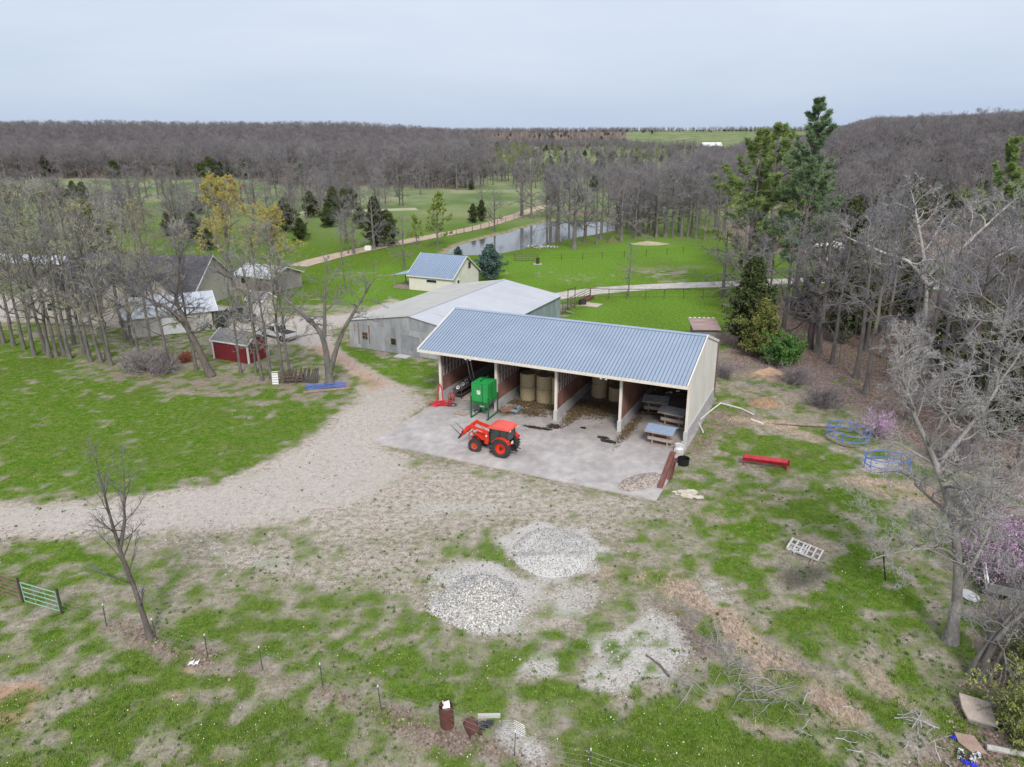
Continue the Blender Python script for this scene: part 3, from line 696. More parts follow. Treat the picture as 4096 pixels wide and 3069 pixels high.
M_GALV = galv('galvanised_wall', (.27, .28, .305), (.39, .395, .42), (.22, .12, .085), amount=.66)
M_GALVB = galv('galvanised_side_wall', (.24, .29, .33), (.32, .37, .41), (.24, .17, .13), amount=.66)
def roof_streak(name, a, b, rust, th):
    m, t, p = new_mat(name); tcn = N(t, 'ShaderNodeTexCoord')
    def nz(sc, st, off=(0, 0, 0)):
        m_ = N(t, 'ShaderNodeMapping'); m_.inputs['Scale'].default_value = st; m_.inputs['Location'].default_value = off; Lk(t, tcn.outputs['Object'], m_.inputs[0])
        n = N(t, 'ShaderNodeTexNoise'); n.inputs['Scale'].default_value = sc; n.inputs['Detail'].default_value = 5; n.inputs['Roughness'].default_value = .65; Lk(t, m_.outputs[0], n.inputs['Vector']); return n.outputs[0]
    r = N(t, 'ShaderNodeValToRGB'); r.color_ramp.elements[0].position = .3; r.color_ramp.elements[1].position = .7; r.color_ramp.elements[0].color = (*a, 1); r.color_ramp.elements[1].color = (*b, 1)
    Lk(t, nz(.35, (1, 1, 1)), r.inputs[0])
    mr = N(t, 'ShaderNodeMapRange'); mr.inputs[1].default_value = th; mr.inputs[2].default_value = th + .16; Lk(t, nz(1.0, (.22, 2.6, .22), (3, 3, 3)), mr.inputs[0])
    mr2 = N(t, 'ShaderNodeMapRange'); mr2.inputs[1].default_value = .38; mr2.inputs[2].default_value = .62; Lk(t, nz(.16, (1, 1, 1), (8, 2, 0)), mr2.inputs[0])
    mm = N(t, 'ShaderNodeMath', operation='MULTIPLY'); Lk(t, mr.outputs[0], mm.inputs[0]); Lk(t, mr2.outputs[0], mm.inputs[1])
    mx_ = N(t, 'ShaderNodeMix', data_type='RGBA'); Lk(t, mm.outputs[0], mx_.inputs[0]); Lk(t, r.outputs[0], mx_.inputs[6]); mx_.inputs[7].default_value = (*rust, 1)
    Lk(t, mx_.outputs[2], p.inputs['Base Color']); p.inputs['Roughness'].default_value = .5; p.inputs['Metallic'].default_value = .1
    wv = N(t, 'ShaderNodeTexWave', wave_type='BANDS', bands_direction='Y'); wv.inputs['Scale'].default_value = 1.3; Lk(t, tcn.outputs['Object'], wv.inputs[0])
    b_ = N(t, 'ShaderNodeBump'); b_.inputs['Strength'].default_value = .5; b_.inputs['Distance'].default_value = .03; Lk(t, wv.outputs[0], b_.inputs['Height']); Lk(t, b_.outputs[0], p.inputs['Normal'])
    return m
M_BROOF_L = roof_streak('barn_roof_west', (.45, .435, .40), (.53, .515, .48), (.28, .23, .18), .52)
M_BROOF_R = roof_streak('barn_roof_east', (.45, .465, .51), (.54, .55, .585), (.33, .25, .19), .56)
b = MB(); b.prism([(.1, 0), (BW - .1, 0), (BW - .1, BE - .1), (BW / 2, BR - .1), (.1, BE - .1)], .05, .12, 'y'); b.build('front_wall', M_GALV, br)
b = MB(); b.prism([(.1, 0), (BW - .1, 0), (BW - .1, BE - .1), (BW / 2, BR - .1), (.1, BE - .1)], BL - .12, BL - .05, 'y'); b.build('back_wall', M_GALVB, br)
MB().box((.12, BL / 2, BE / 2 - .05), (.06, BL - .26, BE - .12)).build('side_wall', M_GALV, br)
MB().box((BW - .12, BL / 2, BE / 2 - .05), (.06, BL - .26, BE - .12)).build('side_wall', M_GALVB, br)
MB().slab([(-.15, -.1, BE - .03), (BW / 2, -.1, BR), (BW / 2, BL + .1, BR), (-.15, BL + .1, BE - .03)], .04).build('roof', M_BROOF_L, br)
MB().slab([(BW / 2, -.1, BR), (BW + .15, -.1, BE - .03), (BW + .15, BL + .1, BE - .03), (BW / 2, BL + .1, BR)], .04).build('roof', M_BROOF_R, br)
MB().box((BW / 2, BL / 2, BR + .015), (.34, BL + .2, .05)).build('ridge_cap', mat('old_zinc', (.45, .45, .45), .5, .2), br)
M_RUSTY = mat('rust', (.16, .06, .035), .85, col2=(.30, .13, .08), scale=4, bump=.2)
for wx, wz in ((2.35, 1.55), (6.35, 1.35)):
    w = MB()
    for dx, dz, sx, sz in ((0, .42, .84, .09), (0, -.42, .84, .09), (-.38, 0, .08, .75), (.38, 0, .08, .75)): w.box((wx + dx, .02, wz + dz), (sx, .07, sz))
    if wx < 5: w.box((wx, .025, wz), (.04, .04, .75)); w.box((wx, .025, wz), (.68, .04, .04))
    wo = w.build('window', M_TIMBER, br); MB().box((wx, .035, wz), (.7, .02, .76)).build('pane', M_GLASS, wo)
for dx, w_, h_ in ((8.2, 1.55, 2.35), (9.45, .8, 2.25)):
    d = MB(); d.box((dx, .025, h_ / 2), (w_, .04, h_)); 
    d.box((dx, 0.0, h_ - .05), (w_, .03, .07)); d.box((dx - w_ / 2 + .03, 0.0, h_ / 2), (.05, .03, h_))
    dd = d.build('door', mat('galvanised_door', (.25, .26, .285), .6, .1, scale=1.5), br)
    MB().box((dx + w_ / 2 - .12, -.02, .75), (.04, .05, .3)).build('latch', M_DARK, dd)
s_ = MB(); s_.box((2.95, .04, 1.75), (.13, .03, 2.1)); s_.box((3.02, .03, 2.5), (.05, .03, .9)); s_.build('rust_strip', M_RUSTY, br)
s_ = MB(); s_.box((1.45, .042, 1.7), (.28, .02, 2.5)); s_.box((.9, .041, 2.4), (.16, .02, .9)); s_.build('stained_board', mat('stained_board', (.19, .13, .115), .8, col2=(.30, .27, .27), scale=2.2), br)
MB().box((8.0, -.7, .02), (1.7, 1.1, .12)).build('door_step', M_CONCP, br, bevel=.03)

# ---- generic small gabled building: ridge along x
def gabled(name, label, cat, loc, rz, L, Wd, eave, ridge, wall, roof_m, over=.3, trim=None, z0=0.0):
    r = thing(name, label, cat, (loc[0], loc[1], z0), rz)
    m = MB()
    m.box((L / 2, .06, eave / 2), (L, .12, eave)); m.box((L / 2, Wd - .06, eave / 2), (L, .12, eave))
    m.prism([(.12, 0), (Wd - .12, 0), (Wd - .12, eave), (Wd / 2, ridge - .06), (.12, eave)], 0.003, .12, 'x')
    m.prism([(.12, 0), (Wd - .12, 0), (Wd - .12, eave), (Wd / 2, ridge - .06), (.12, eave)], L - .12, L - .003, 'x')
    m.build('wall', wall, r)
    sl = (ridge - eave) / (Wd / 2); e = eave - over * sl + .03; q = MB()
    q.slab([(-over, -over, e), (L + over, -over, e), (L + over, Wd / 2, ridge + .03), (-over, Wd / 2, ridge + .03)], .06)
    q.slab([(L + over, Wd + over, e), (-over, Wd + over, e), (-over, Wd / 2, ridge + .03), (L + over, Wd / 2, ridge + .03)], .06)
    ro = q.build('roof', roof_m, r)
    if trim:
        tmb = MB()
        for xx in (-over - .02, L + over + .02):
            tmb.beam((xx, -over, e - .05), (xx, Wd / 2, ridge - .02), .06, .16); tmb.beam((xx, Wd / 2, ridge - .02), (xx, Wd + over, e - .05), .06, .16)
        tmb.box((L / 2, -over - .02, e - .06), (L + 2 * over, .04, .15))
        tmb.build('trim', trim, r)
    return r, ro
M_CABIN = mat('cabin_siding', (.62, .59, .53), .75, col2=(.70, .67, .61), scale=1.2, fine=.05)
M_CROOF = mat('cabin_roof_sheet', (.30, .39, .53), .42, .2, col2=(.36, .45, .58), scale=.7, stretch=(3, .4, 1))
cb_, cr_o = gabled('cabin', 'cream cabin with steep blue metal roof and side porch', 'cabin', (-16.37, 114.88), -.444, 8.0, 8.55, 2.45, 5.22, M_CABIN, M_CROOF, .28, M_CREAM)
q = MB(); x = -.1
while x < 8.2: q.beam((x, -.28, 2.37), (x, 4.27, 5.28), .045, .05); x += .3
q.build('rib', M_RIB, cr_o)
w = MB()
for dx, dz, sx, sz in ((0, .26, 1.95, .08), (0, -.26, 1.95, .08), (-.95, 0, .08, .46), (.95, 0, .08, .46)): w.box((4.2 + dx, -.03, 1.65 + dz), (sx, .06, sz))
wo = w.build('window', M_WHITE, cb_); MB().box((4.2, -.015, 1.65), (1.85, .03, .46)).build('pane', M_GLASS, wo)
w = MB().box((8.03, 5.5, 3.6), (.06, .75, .95)); wo = w.build('window', M_DARK, cb_); MB().box((8.065, 5.5, 3.6), (.02, .6, .8)).build('pane', M_GLASS, wo)
w = MB()
for dy, dz, sy, sz in ((0, .95, .75, .06), (-.36, 0, .05, 1.9), (.36, 0, .05, 1.9)): w.box((8.02, 3.9 + dy, 3.1 + dz), (.05, sy, sz))
w.build('loft_hatch', M_CREAMWALL, cb_)
d = MB().box((8.03, 1.7, 1.0), (.06, .95, 2.0)); do_ = d.build('door', M_WHITE, cb_); MB().box((8.07, 1.7, 1.35), (.02, .6, .9)).build('pane', M_GLASS, do_)
pr = MB().slab([(-3.0, -.2, 2.15), (-.1, -.2, 2.6), (-.1, 6.5, 2.6), (-3.0, 6.5, 2.15)], .07); po_ = pr.build('porch_roof', M_CROOF, cb_)
for py in (.1, 3.2, 6.2): MB().box((-2.75, py, 1.15), (.13, .13, 2.1)).build('porch_post', M_TIMBER, cb_)
MB().box((-1.5, 3.1, .18), (3.0, 6.6, .3)).build('porch_deck', M_TIMBER, cb_)
MB().lathe([(.14, 0), (.14, 1.1), (.2, 1.12), (.2, 1.22), (0, 1.3)], 12, None, (5.2, 5.2, 4.4)).build('flue_pipe', mat('flue_metal', (.4, .4, .4), .35, .6), cb_)

M_SHINGLE = mat('grey_shingle', (.14, .14, .145), .95, col2=(.22, .215, .22), scale=3, fine=.25)
M_REDW = mat('red_siding', (.145, .012, .016), .7, col2=(.20, .02, .026), scale=1.5, fine=.2)
rs_, _o = gabled('red_garden_shed', 'red shed with white corner boards and grey shingle roof among the bare trees', 'shed', (-33.3, 77.8), -.43, 5.05, 3.0, 2.25, 3.15, M_REDW, M_SHINGLE, .18, M_WHITE)
for cx_, cy_ in ((0, 0), (5.05, 0), (5.05, 3.0), (0, 3.0)): MB().box((cx_, cy_, 1.08), (.16, .16, 2.15)).build('corner_board', M_WHITE, rs_)
ws_, _o = gabled('white_garden_shed', 'small white shed with grey shingle roof beyond the red shed', 'shed', (-36.6, 98.5), -.42, 2.7, 2.6, 2.2, 3.1, mat('white_siding', (.58, .56, .54), .75, scale=1), M_SHINGLE, .2, M_WHITE)
MB().box((2.73, 1.3, .95), (.05, 1.1, 1.85)).build('door', M_CABIN, ws_)
M_SILV = mat('silver_roof', (.50, .53, .60), .4, .25, col2=(.62, .65, .71), scale=.6, stretch=(3, .4, 1))
ga_, go_ = gabled('garage', 'cream garage with shiny silver metal roof behind the left trees', 'garage', (-47.3, 85.9), .48, 10.6, 9.2, 2.6, 4.1, mat('garage_wall', (.46, .44, .41), .75, scale=1), M_SILV, .3, M_WHITE)
MB().box((5.6, -.03, 1.1), (2.6, .05, 2.2)).build('door', M_WHITE, ga_)
M_DARKROOF = mat('charcoal_shingle', (.055, .055, .065), .95, col2=(.085, .083, .095), scale=2.5, fine=.25)
M_HOUSE = mat('house_siding', (.46, .42, .36), .8, col2=(.55, .51, .45), scale=1, fine=.06)
ho, hr_ = gabled('farmhouse', 'wide cream farmhouse with dark charcoal gabled roof behind the left grove', 'house', (-66.5, 103.5), -.12, 22.0, 11.0, 3.0, 6.9, M_HOUSE, M_DARKROOF, .4, M_WHITE)
for gx, gw, gd, gh in ((1.2, 7.4, 6.5, 6.4), (10.4, 4.4, 3.5, 5.0), (16.2, 5.4, 4.0, 5.6)):
    m = MB(); m.prism([(gx, 0), (gx + gw, 0), (gx + gw, 3.0), (gx + gw / 2, gh - .1), (gx, 3.0)], -gd, -gd + .12, 'y')
    m.box((gx + .06, -gd / 2, 1.5), (.12, gd - .25, 3.0)); m.box((gx + gw - .06, -gd / 2, 1.5), (.12, gd - .25, 3.0)); m.build('gable_wall', M_HOUSE, ho)
    q = MB(); q.slab([(gx - .4, -gd - .4, 2.65), (gx + gw / 2, -gd - .4, gh), (gx + gw / 2, 5, gh), (gx - .4, 5, 2.65)], .08); q.slab([(gx + gw / 2, -gd - .4, gh), (gx + gw + .4, -gd - .4, 2.65), (gx + gw + .4, 5, 2.65), (gx + gw / 2, 5, gh)], .08)
    q.build('cross_roof', M_DARKROOF, ho)
    w = MB().box((gx + gw / 2, -gd - .03, 1.6), (1.3, .06, 1.2)); wo = w.build('window', M_WHITE, ho); MB().box((gx + gw / 2, -gd - .065, 1.6), (1.1, .02, 1.0)).build('pane', M_GLASS, wo)
h2, _o = gabled('bungalow', 'low bungalow with bright white metal roof beside the meadow', 'house', (-45.0, 116.5), -.5, 8.5, 6.5, 2.4, 3.6, mat('pinkish_siding', (.34, .29, .28), .8, scale=1), mat('white_metal_roof', (.66, .67, .70), .4, .15, scale=.7), .35, M_WHITE)
w = MB().box((2.4, -.03, 1.4), (1.3, .06, 1.0)); wo = w.build('window', M_WHITE, h2); MB().box((2.4, -.065, 1.4), (1.1, .02, .85)).build('pane', M_GLASS, wo)
MB().box((5.4, -.03, .95), (.95, .05, 1.9)).build('door', M_RUSTY, h2)
fl_, _o = gabled('long_outbuilding', 'long low outbuilding with pale roof at the far left edge', 'outbuilding', (-94.0, 128.0), -.2, 18, 6, 2.6, 3.5, mat('brown_wall', (.16, .12, .11), .8), M_SILV, .3)
# rusty roofed lean-to behind the shed
ls = thing('tin_privy', 'small lean-to with a rusty red tin roof behind the open shed', 'lean-to', (21.5, 82.6, 0), -.06)
m = MB(); m.box((.05, 1.5, .95), (.08, 3.0, 1.9)); m.box((2.75, 1.5, .95), (.08, 3.0, 1.9)); m.box((1.4, .05, .9), (2.62, .08, 1.8)); m.box((1.4, 2.95, 1.05), (2.62, .08, 2.1)); m.build('wall', mat('grey_planks', (.13, .13, .135), .85, col2=(.20, .20, .20), scale=2), ls)
MB().slab([(-.25, -.3, 1.88), (3.05, -.3, 1.88), (3.05, 3.5, 2.36), (-.25, 3.5, 2.36)], .05).build('roof', mat('rust_red_tin', (.22, .12, .11), .7, col2=(.42, .33, .31), scale=1.0, stretch=(.5, 3.5, 1)), ls)
for k in range(6): MB().box((.0 + k * .55, 3.45, 2.42), (.3, .14, .07)).build('ridge_flap', M_WHITE, ls)
# carport and tank beyond the right-hand gravel road
cpx = at(1780, 566)
cp_ = thing('carport', 'open white-roofed carport beyond the gravel road behind the right-hand trees', 'carport', (cpx[0] - 3, cpx[1], 0), -.5)
m = MB(); n_ = 9
pr_ = [(3 - 3.1 * cos(pi * k / n_), 2.3 + 1.0 * sin(pi * k / n_)) for k in range(n_ + 1)]
m.prism(pr_ + [(a, b - .05) for a, b in reversed(pr_)], 0, 7, 'y'); m.build('roof', M_WHITE, cp_, smooth=True)
for xx in (.05, 5.95):
    for yy in (.1, 3.5, 6.9): MB().box((xx, yy, 1.17), (.1, .1, 2.34)).build('post', M_WHITE, cp_)
tk = MB().lathe([(0, 0), (.55, .02), (.6, .1), (.6, 1.25), (.5, 1.42), (.18, 1.5), (.18, 1.58), (0, 1.58)], 20)
tp_ = at(1784, 572); tag(tk.build('water_tank', mat('white_plastic', (.5, .49, .45), .45), loc=(tp_[0], tp_[1], 0), smooth=True), 'round pale plastic tank standing before the white carport', 'tank')
# far barn on the hill
Pd = at(1540, 318); k_ = 1000 / Pd[1]; bx, by = Pd[0] * k_, 1000.0
bz = float(terrain(bx, by))
fb, _o = gabled('far_white_barn', 'distant white-roofed barn among bare trees near the horizon', 'barn', (bx - 13, by), .12, 26, 12, 4.6, 8.6, mat('pale_wall', (.4, .38, .36), .8), mat('white_barn_roof', (.75, .75, .75), .5, var=.05), .3, z0=bz)
MB().box((13, -.04, 1.8), (4.4, .06, 3.6)).build('door', M_DARK, fb)
# ================================================================== TREES
def tube_arrays(P, R, S, phase=None):
    """P (N,K,3) polylines, R (N,K) radii -> verts, quads with S sides (S=2: flat ribbon)"""
    Nn_, K, _ = P.shape
    T = np.gradient(P, axis=1); T /= np.linalg.norm(T, axis=2, keepdims=True) + 1e-9
    ref = np.zeros((Nn_, 1, 3)); ref[:, 0] = np.random.default_rng(1).normal(size=(Nn_, 3))
    U = ref - T * (T * ref).sum(2, keepdims=True); U /= np.linalg.norm(U, axis=2, keepdims=True) + 1e-9
    Wv = np.cross(T, U)
    ang = np.arange(S) * 2 * pi / S
    V = P[:, :, None, :] + R[:, :, None, None] * (U[:, :, None, :] * np.cos(ang)[None, None, :, None] + Wv[:, :, None, :] * np.sin(ang)[None, None, :, None])
    base = (np.arange(Nn_)[:, None, None] * K + np.arange(K - 1)[None, :, None]) * S
    if S == 2:
        a = base + 0; q = np.stack([a, a + 1, a + 1 + S, a + S], -1).reshape(-1, 4)
    else:
        j = np.arange(S)[None, None, :]; a = base + j; b = base + (j + 1) % S
        q = np.stack([a, b, b + S, a + S], -1).reshape(-1, 4)
    return V.reshape(-1, 3), q
def walk(rng, p0, d0, L, K, wander, up):
    """random-walk polylines"""
    Nn_ = len(p0); P = np.zeros((Nn_, K, 3)); P[:, 0] = p0; d = d0 / (np.linalg.norm(d0, axis=1, keepdims=True) + 1e-9)
    for k in range(1, K):
        d = d + rng.normal(size=(Nn_, 3)) * wander + np.array([0, 0, up]); d /= np.linalg.norm(d, axis=1, keepdims=True) + 1e-9
        P[:, k] = P[:, k - 1] + d * (L / (K - 1))[:, None]
    return P
def children(rng, P, R, L, m, t0, t1, ang, lr, rr, K, wander, up, flat=0.0):
    """m child branches on every branch of P"""
    Nn_, Kp, _ = P.shape
    tt = rng.uniform(t0, t1, (Nn_, m)); tt.sort(axis=1)
    x = tt * (Kp - 1); i = np.minimum(x.astype(int), Kp - 2); f = (x - i)[..., None]
    n_ = np.arange(Nn_)[:, None]
    A, B = P[n_, i], P[n_, i + 1]; p0 = A * (1 - f) + B * f
    d = B - A; d /= np.linalg.norm(d, axis=2, keepdims=True) + 1e-9
    rv = rng.normal(size=d.shape); rv[..., 2] *= (1 - flat); s = rv - d * (rv * d).sum(2, keepdims=True); s /= np.linalg.norm(s, axis=2, keepdims=True) + 1e-9
    a = np.radians(rng.normal(ang, 11, (Nn_, m)))[..., None]
    dd = d * np.cos(a) + s * np.sin(a)
    Lc = (L[:, None] * lr * (1.15 - .75 * tt) * rng.uniform(.65, 1.3, (Nn_, m))).ravel()
    r0 = (R[n_, i] * (1 - f[..., 0]) + R[n_, i + 1] * f[..., 0]) * rr
    Pc = walk(rng, p0.reshape(-1, 3), dd.reshape(-1, 3), Lc, K, wander, up)
    return Pc, r0.ravel(), Lc
BARK = mat('grey_bark', (.09, .08, .074), .95, col2=(.205, .187, .172), scale=2.5, stretch=(1, 1, .3), bump=.7, bscale=9, fine=.25)
BARK_D = mat('dark_bark', (.075, .06, .055), .95, col2=(.17, .145, .13), scale=2.5, stretch=(1, 1, .3), bump=.7, bscale=9, fine=.25)
BARK_P = mat('pale_bark', (.28, .265, .25), .9, col2=(.52, .50, .48), scale=1.6, stretch=(1, 1, .5), bump=.4, fine=.2)
TWIG = leafmat('grey_twigs', (.165, .156, .165), (.31, .297, .31))
TWIG_N = leafmat('light_twigs', (.20, .19, .18), (.37, .355, .33))
TWIG_R = leafmat('reddish_twigs', (.18, .155, .16), (.315, .28, .288))
TWIG_P = leafmat('pale_twigs', (.26, .248, .24), (.46, .44, .43))
TWIG_D = leafmat('dark_twigs', (.12, .114, .124), (.235, .225, .238))
LEAF_Y = leafmat('yellow_buds', (.36, .30, .06), (.58, .50, .15))
LEAF_G = leafmat('fresh_green_leaves', (.19, .27, .035), (.36, .43, .09))
LEAF_B = leafmat('pale_olive_buds', (.24, .22, .11), (.38, .36, .19))
LEAF_R = leafmat('rusty_buds', (.26, .12, .085), (.40, .22, .16))
LEAF_P = leafmat('purple_blossom', (.46, .25, .45), (.70, .47, .66))
CEDAR = leafmat('cedar_foliage', (.028, .045, .018), (.105, .125, .045))
CEDAR_Y = leafmat('olive_cedar_foliage', (.06, .075, .02), (.19, .2, .06))
PINE = leafmat('pine_needles', (.075, .14, .06), (.28, .39, .21))
PINE_Y = leafmat('yellowish_pine_needles', (.09, .15, .045), (.30, .37, .13))
SPRUCE = leafmat('blue_spruce_needles', (.03, .06, .05), (.11, .165, .15))
BUSH = leafmat('bush_leaves', (.035, .105, .018), (.12, .24, .05))
BUSH_Y = leafmat('yellow_green_leaves', (.13, .17, .03), (.36, .38, .11))
def quads_at(rng, C, size, droop=None, asp=1.0):
    n = len(C); a = rng.normal(size=(n, 3)); a /= np.linalg.norm(a, axis=1, keepdims=True)
    b = rng.normal(size=(n, 3)); b -= a * (a * b).sum(1, keepdims=True); b /= np.linalg.norm(b, axis=1, keepdims=True)
    s = size * rng.uniform(.55, 1.3, (n, 1)); a = a * s * asp; b = b * s * .5
    V = np.stack([C - a - b, C + a - b * .4, C + a + b * .4, C - a + b], 1).reshape(-1, 3)
    return V, np.arange(4 * n).reshape(n, 4)
def merge(parts):
    V = []; Q = []; T = []; M_ = []; o = 0
    for v, q, t_, m in parts:
        V.append(v); Q.append(q + o); o += len(v); T.append(np.broadcast_to(t_, (len(q),)) if np.isscalar(t_) else t_); M_.append(np.full(len(q), m))
    return np.concatenate(V), np.concatenate(Q), np.concatenate(T), np.concatenate(M_)
class Spec(dict):
    __eq__ = lambda a, b: a is b
    __hash__ = lambda a: id(a)
def bare_tree(seed, H=16, r=.24, clear=.35, spread=.36, n1=13, elev=(25, 70), wander=.16, up=.04, lean=(0, 0), m2=8, m3=6, m4=5, twig=.011, bark=BARK, tw=TWIG,
              leaf=None, nleaf=0, leafsize=.09, stems=None, trunk_w=.05, gnarl=.2, l2=.5, l3=.5, droop=0.0, leafpart=1.0, name='bare_tree', trunk_top=.93, lshape=None, tipr=.05):
    """leafless tree: returns (name, trunk data, crown data, materials)"""
    rng = np.random.default_rng(seed)
    K0 = 14
    if stems is None: stems = [dict(p=(0, 0, 0), top=(lean[0], lean[1], H * trunk_top), r=r)]
    TP = []; TR = []
    for s_ in stems:
        p0, p1 = np.array(s_['p'], float), np.array(s_['top'], float)
        tt = np.linspace(0, 1, K0)[:, None]
        via = s_.get('via')
        if via is not None:
            pts = np.array([p0] + [np.array(v, float) for v in via] + [p1]); seg = np.concatenate([[0], np.cumsum(np.linalg.norm(np.diff(pts, axis=0), axis=1))]); seg /= seg[-1]
            pl = np.stack([np.interp(tt[:, 0], seg, pts[:, i]) for i in range(3)], 1)
            pl[1:-1] = (pl[:-2] + 2 * pl[1:-1] + pl[2:]) / 4
        else: pl = p0 + (p1 - p0) * tt
        w = np.cumsum(rng.normal(size=(K0, 3)) * trunk_w * H / 14, axis=0); w[:, 2] = 0; w -= w[0]; w *= tt
        pl = pl + w
        rr = s_['r'] * (1 - tt[:, 0]) ** .8 + s_['r'] * .12
        if s_.get('flare', True): rr = rr * (1 + .55 * np.exp(-tt[:, 0] * 26))
        TP.append(pl); TR.append(rr)
    TP = np.array(TP); TR = np.array(TR)
    trunk = [(*tube_arrays(TP, TR, 10), 0.5, 0)]
    # limbs
    L1P = []; L1R = []; L1L = []
    for si, s_ in enumerate(stems):
        m = s_.get('n', n1); cl = s_.get('clear', clear)
        tt = np.linspace(cl, .985, m) + rng.uniform(-.03, .03, m); tt = np.clip(tt, cl, .99)
        x = tt * (K0 - 1); i = np.minimum(x.astype(int), K0 - 2); f = (x - i)[:, None]
        p0 = TP[si][i] * (1 - f) + TP[si][i + 1] * f; r0 = TR[si][i] * (1 - f[:, 0]) + TR[si][i + 1] * f[:, 0]
        az = np.arange(m) * 2.4 + rng.uniform(0, 6.28) + rng.normal(0, .35, m)
        u = (tt - cl) / (1 - cl); el = np.radians(elev[0] + (elev[1] - elev[0]) * u + rng.normal(0, 9, m))
        d = np.stack([np.cos(az) * np.cos(el), np.sin(az) * np.cos(el), np.sin(el)], 1)
        shape = lshape(u) if lshape else np.sqrt(np.clip(1 - (u * 1.0 - .18) ** 2 * 1.2, .15, 1))
        L = H * spread * shape * rng.uniform(.75, 1.2, m)
        L1P.append(walk(rng, p0, d, L, 8, gnarl, up)); L1R.append(np.maximum(r0 * .5, twig * 2.2)[:, None] * (1 - np.linspace(0, .82, 8))[None, :]); L1L.append(L)
    P1 = np.concatenate(L1P); R1 = np.concatenate(L1R); L1 = np.concatenate(L1L)
    trunk.append((*tube_arrays(P1, R1, 6), 0.5, 0))
    P2, r2_, L2 = children(rng, P1, R1, L1, m2, .22, 1.0, 42, l2, .6, 6, wander, up - droop)
    R2 = np.maximum(r2_, twig * 1.6)[:, None] * (1 - np.linspace(0, .7, 6))[None]
    P3, r3_, L3 = children(rng, P2, R2, L2, m3, .2, 1.0, 42, l3, .6, 5, wander, up - droop)
    R3 = np.maximum(r3_, twig * 1.2)[:, None] * (1 - np.linspace(0, .6, 5))[None]
    crown = [(*tube_arrays(P2, R2, 4), .35, 0), (*tube_arrays(P3, R3, 3), .5, 0)]
    P4, r4_, L4 = children(rng, P3, R3, L3, m4, .15, 1.0, 45, .55, .6, 4, wander * 1.2, up - droop)
    R4 = np.full((len(P4), 4), twig) * (1 - np.linspace(0, .6, 4))[None]
    v, q = tube_arrays(P4, R4, 2); crown.append((v, q, np.repeat(rng.uniform(.3, 1, len(P4)), 3), 0))
    mats_c = [tw]
    if leaf is not None and nleaf:
        idx = rng.integers(0, len(P4), nleaf); k = rng.integers(1, 4, nleaf); C = P4[idx, k] + rng.normal(size=(nleaf, 3)) * .06
        if leafpart < 1: 
            zc = np.quantile(C[:, 2], 1 - leafpart); C = C[C[:, 2] > zc]
        v, q = quads_at(rng, C, leafsize); crown.append((v, q, rng.uniform(0, 1, len(q)), 1)); mats_c.append(leaf)
    return Spec(name=name, trunk=merge(trunk), crown=merge(crown), bark=bark, mats=mats_c)
def conifer(seed, H=8, R=2.2, shape='cedar', fol=CEDAR, n=9000, size=.16, bark=BARK_D, base=.03, name='cedar_tree'):
    rng = np.random.default_rng(seed)
    tt = np.linspace(0, 1, 8)[:, None]; pl = np.array([0, 0, 0]) + tt * np.array([rng.normal(0, .15), rng.normal(0, .15), H * .95])
    trunk = [(*tube_arrays(pl[None], (np.maximum(.02, H * .018 * (1 - tt[:, 0])))[None], 8), .5, 0)]
    # boughs carry sprays of foliage
    nb = int(n / 60); z = rng.uniform(base, 1, nb) ** .85; az = rng.uniform(0, 2 * pi, nb)
    lob = 1 + .42 * np.sin(az * 3 + seed) * np.cos(z * 13 + seed) + .2 * np.sin(az * 7 + z * 25)
    prof = (1 - z) ** .75 * (1 - np.exp(-z * 9 - .35)) * 1.25
    L = R * prof * lob * rng.uniform(.55, 1.2, nb) + .12
    el = np.radians(rng.normal(22, 12, nb)); d = np.stack([np.cos(az) * np.cos(el), np.sin(az) * np.cos(el), np.sin(el)], 1)
    p0 = np.stack([np.zeros(nb), np.zeros(nb), z * H * .97], 1)
    P = walk(rng, p0, d, L, 5, .12, .05 if shape == 'cedar' else -.02)
    crown = [(*tube_arrays(P, np.full((nb, 5), .016), 3), .1, 0)]
    m = 60; f = np.sqrt(rng.uniform(.08, 1, (nb, m))) * 3.999; i = f.astype(int); fr = (f - i)[..., None]; n_ = np.arange(nb)[:, None]
    C = P[n_, i] * (1 - fr) + P[n_, np.minimum(i + 1, 4)] * fr
    C = (C + rng.normal(size=C.shape) * (size * 1.2)).reshape(-1, 3)
    v, q = quads_at(rng, C, size, asp=1.15)
    tone = np.repeat(rng.uniform(0, .75, nb), m) + rng.uniform(0, .35, nb * m)
    crown.append((v, q, np.clip(tone, 0, 1), 1))
    return Spec(name=name, trunk=merge(trunk), crown=merge(crown), bark=bark, mats=[bark, fol])
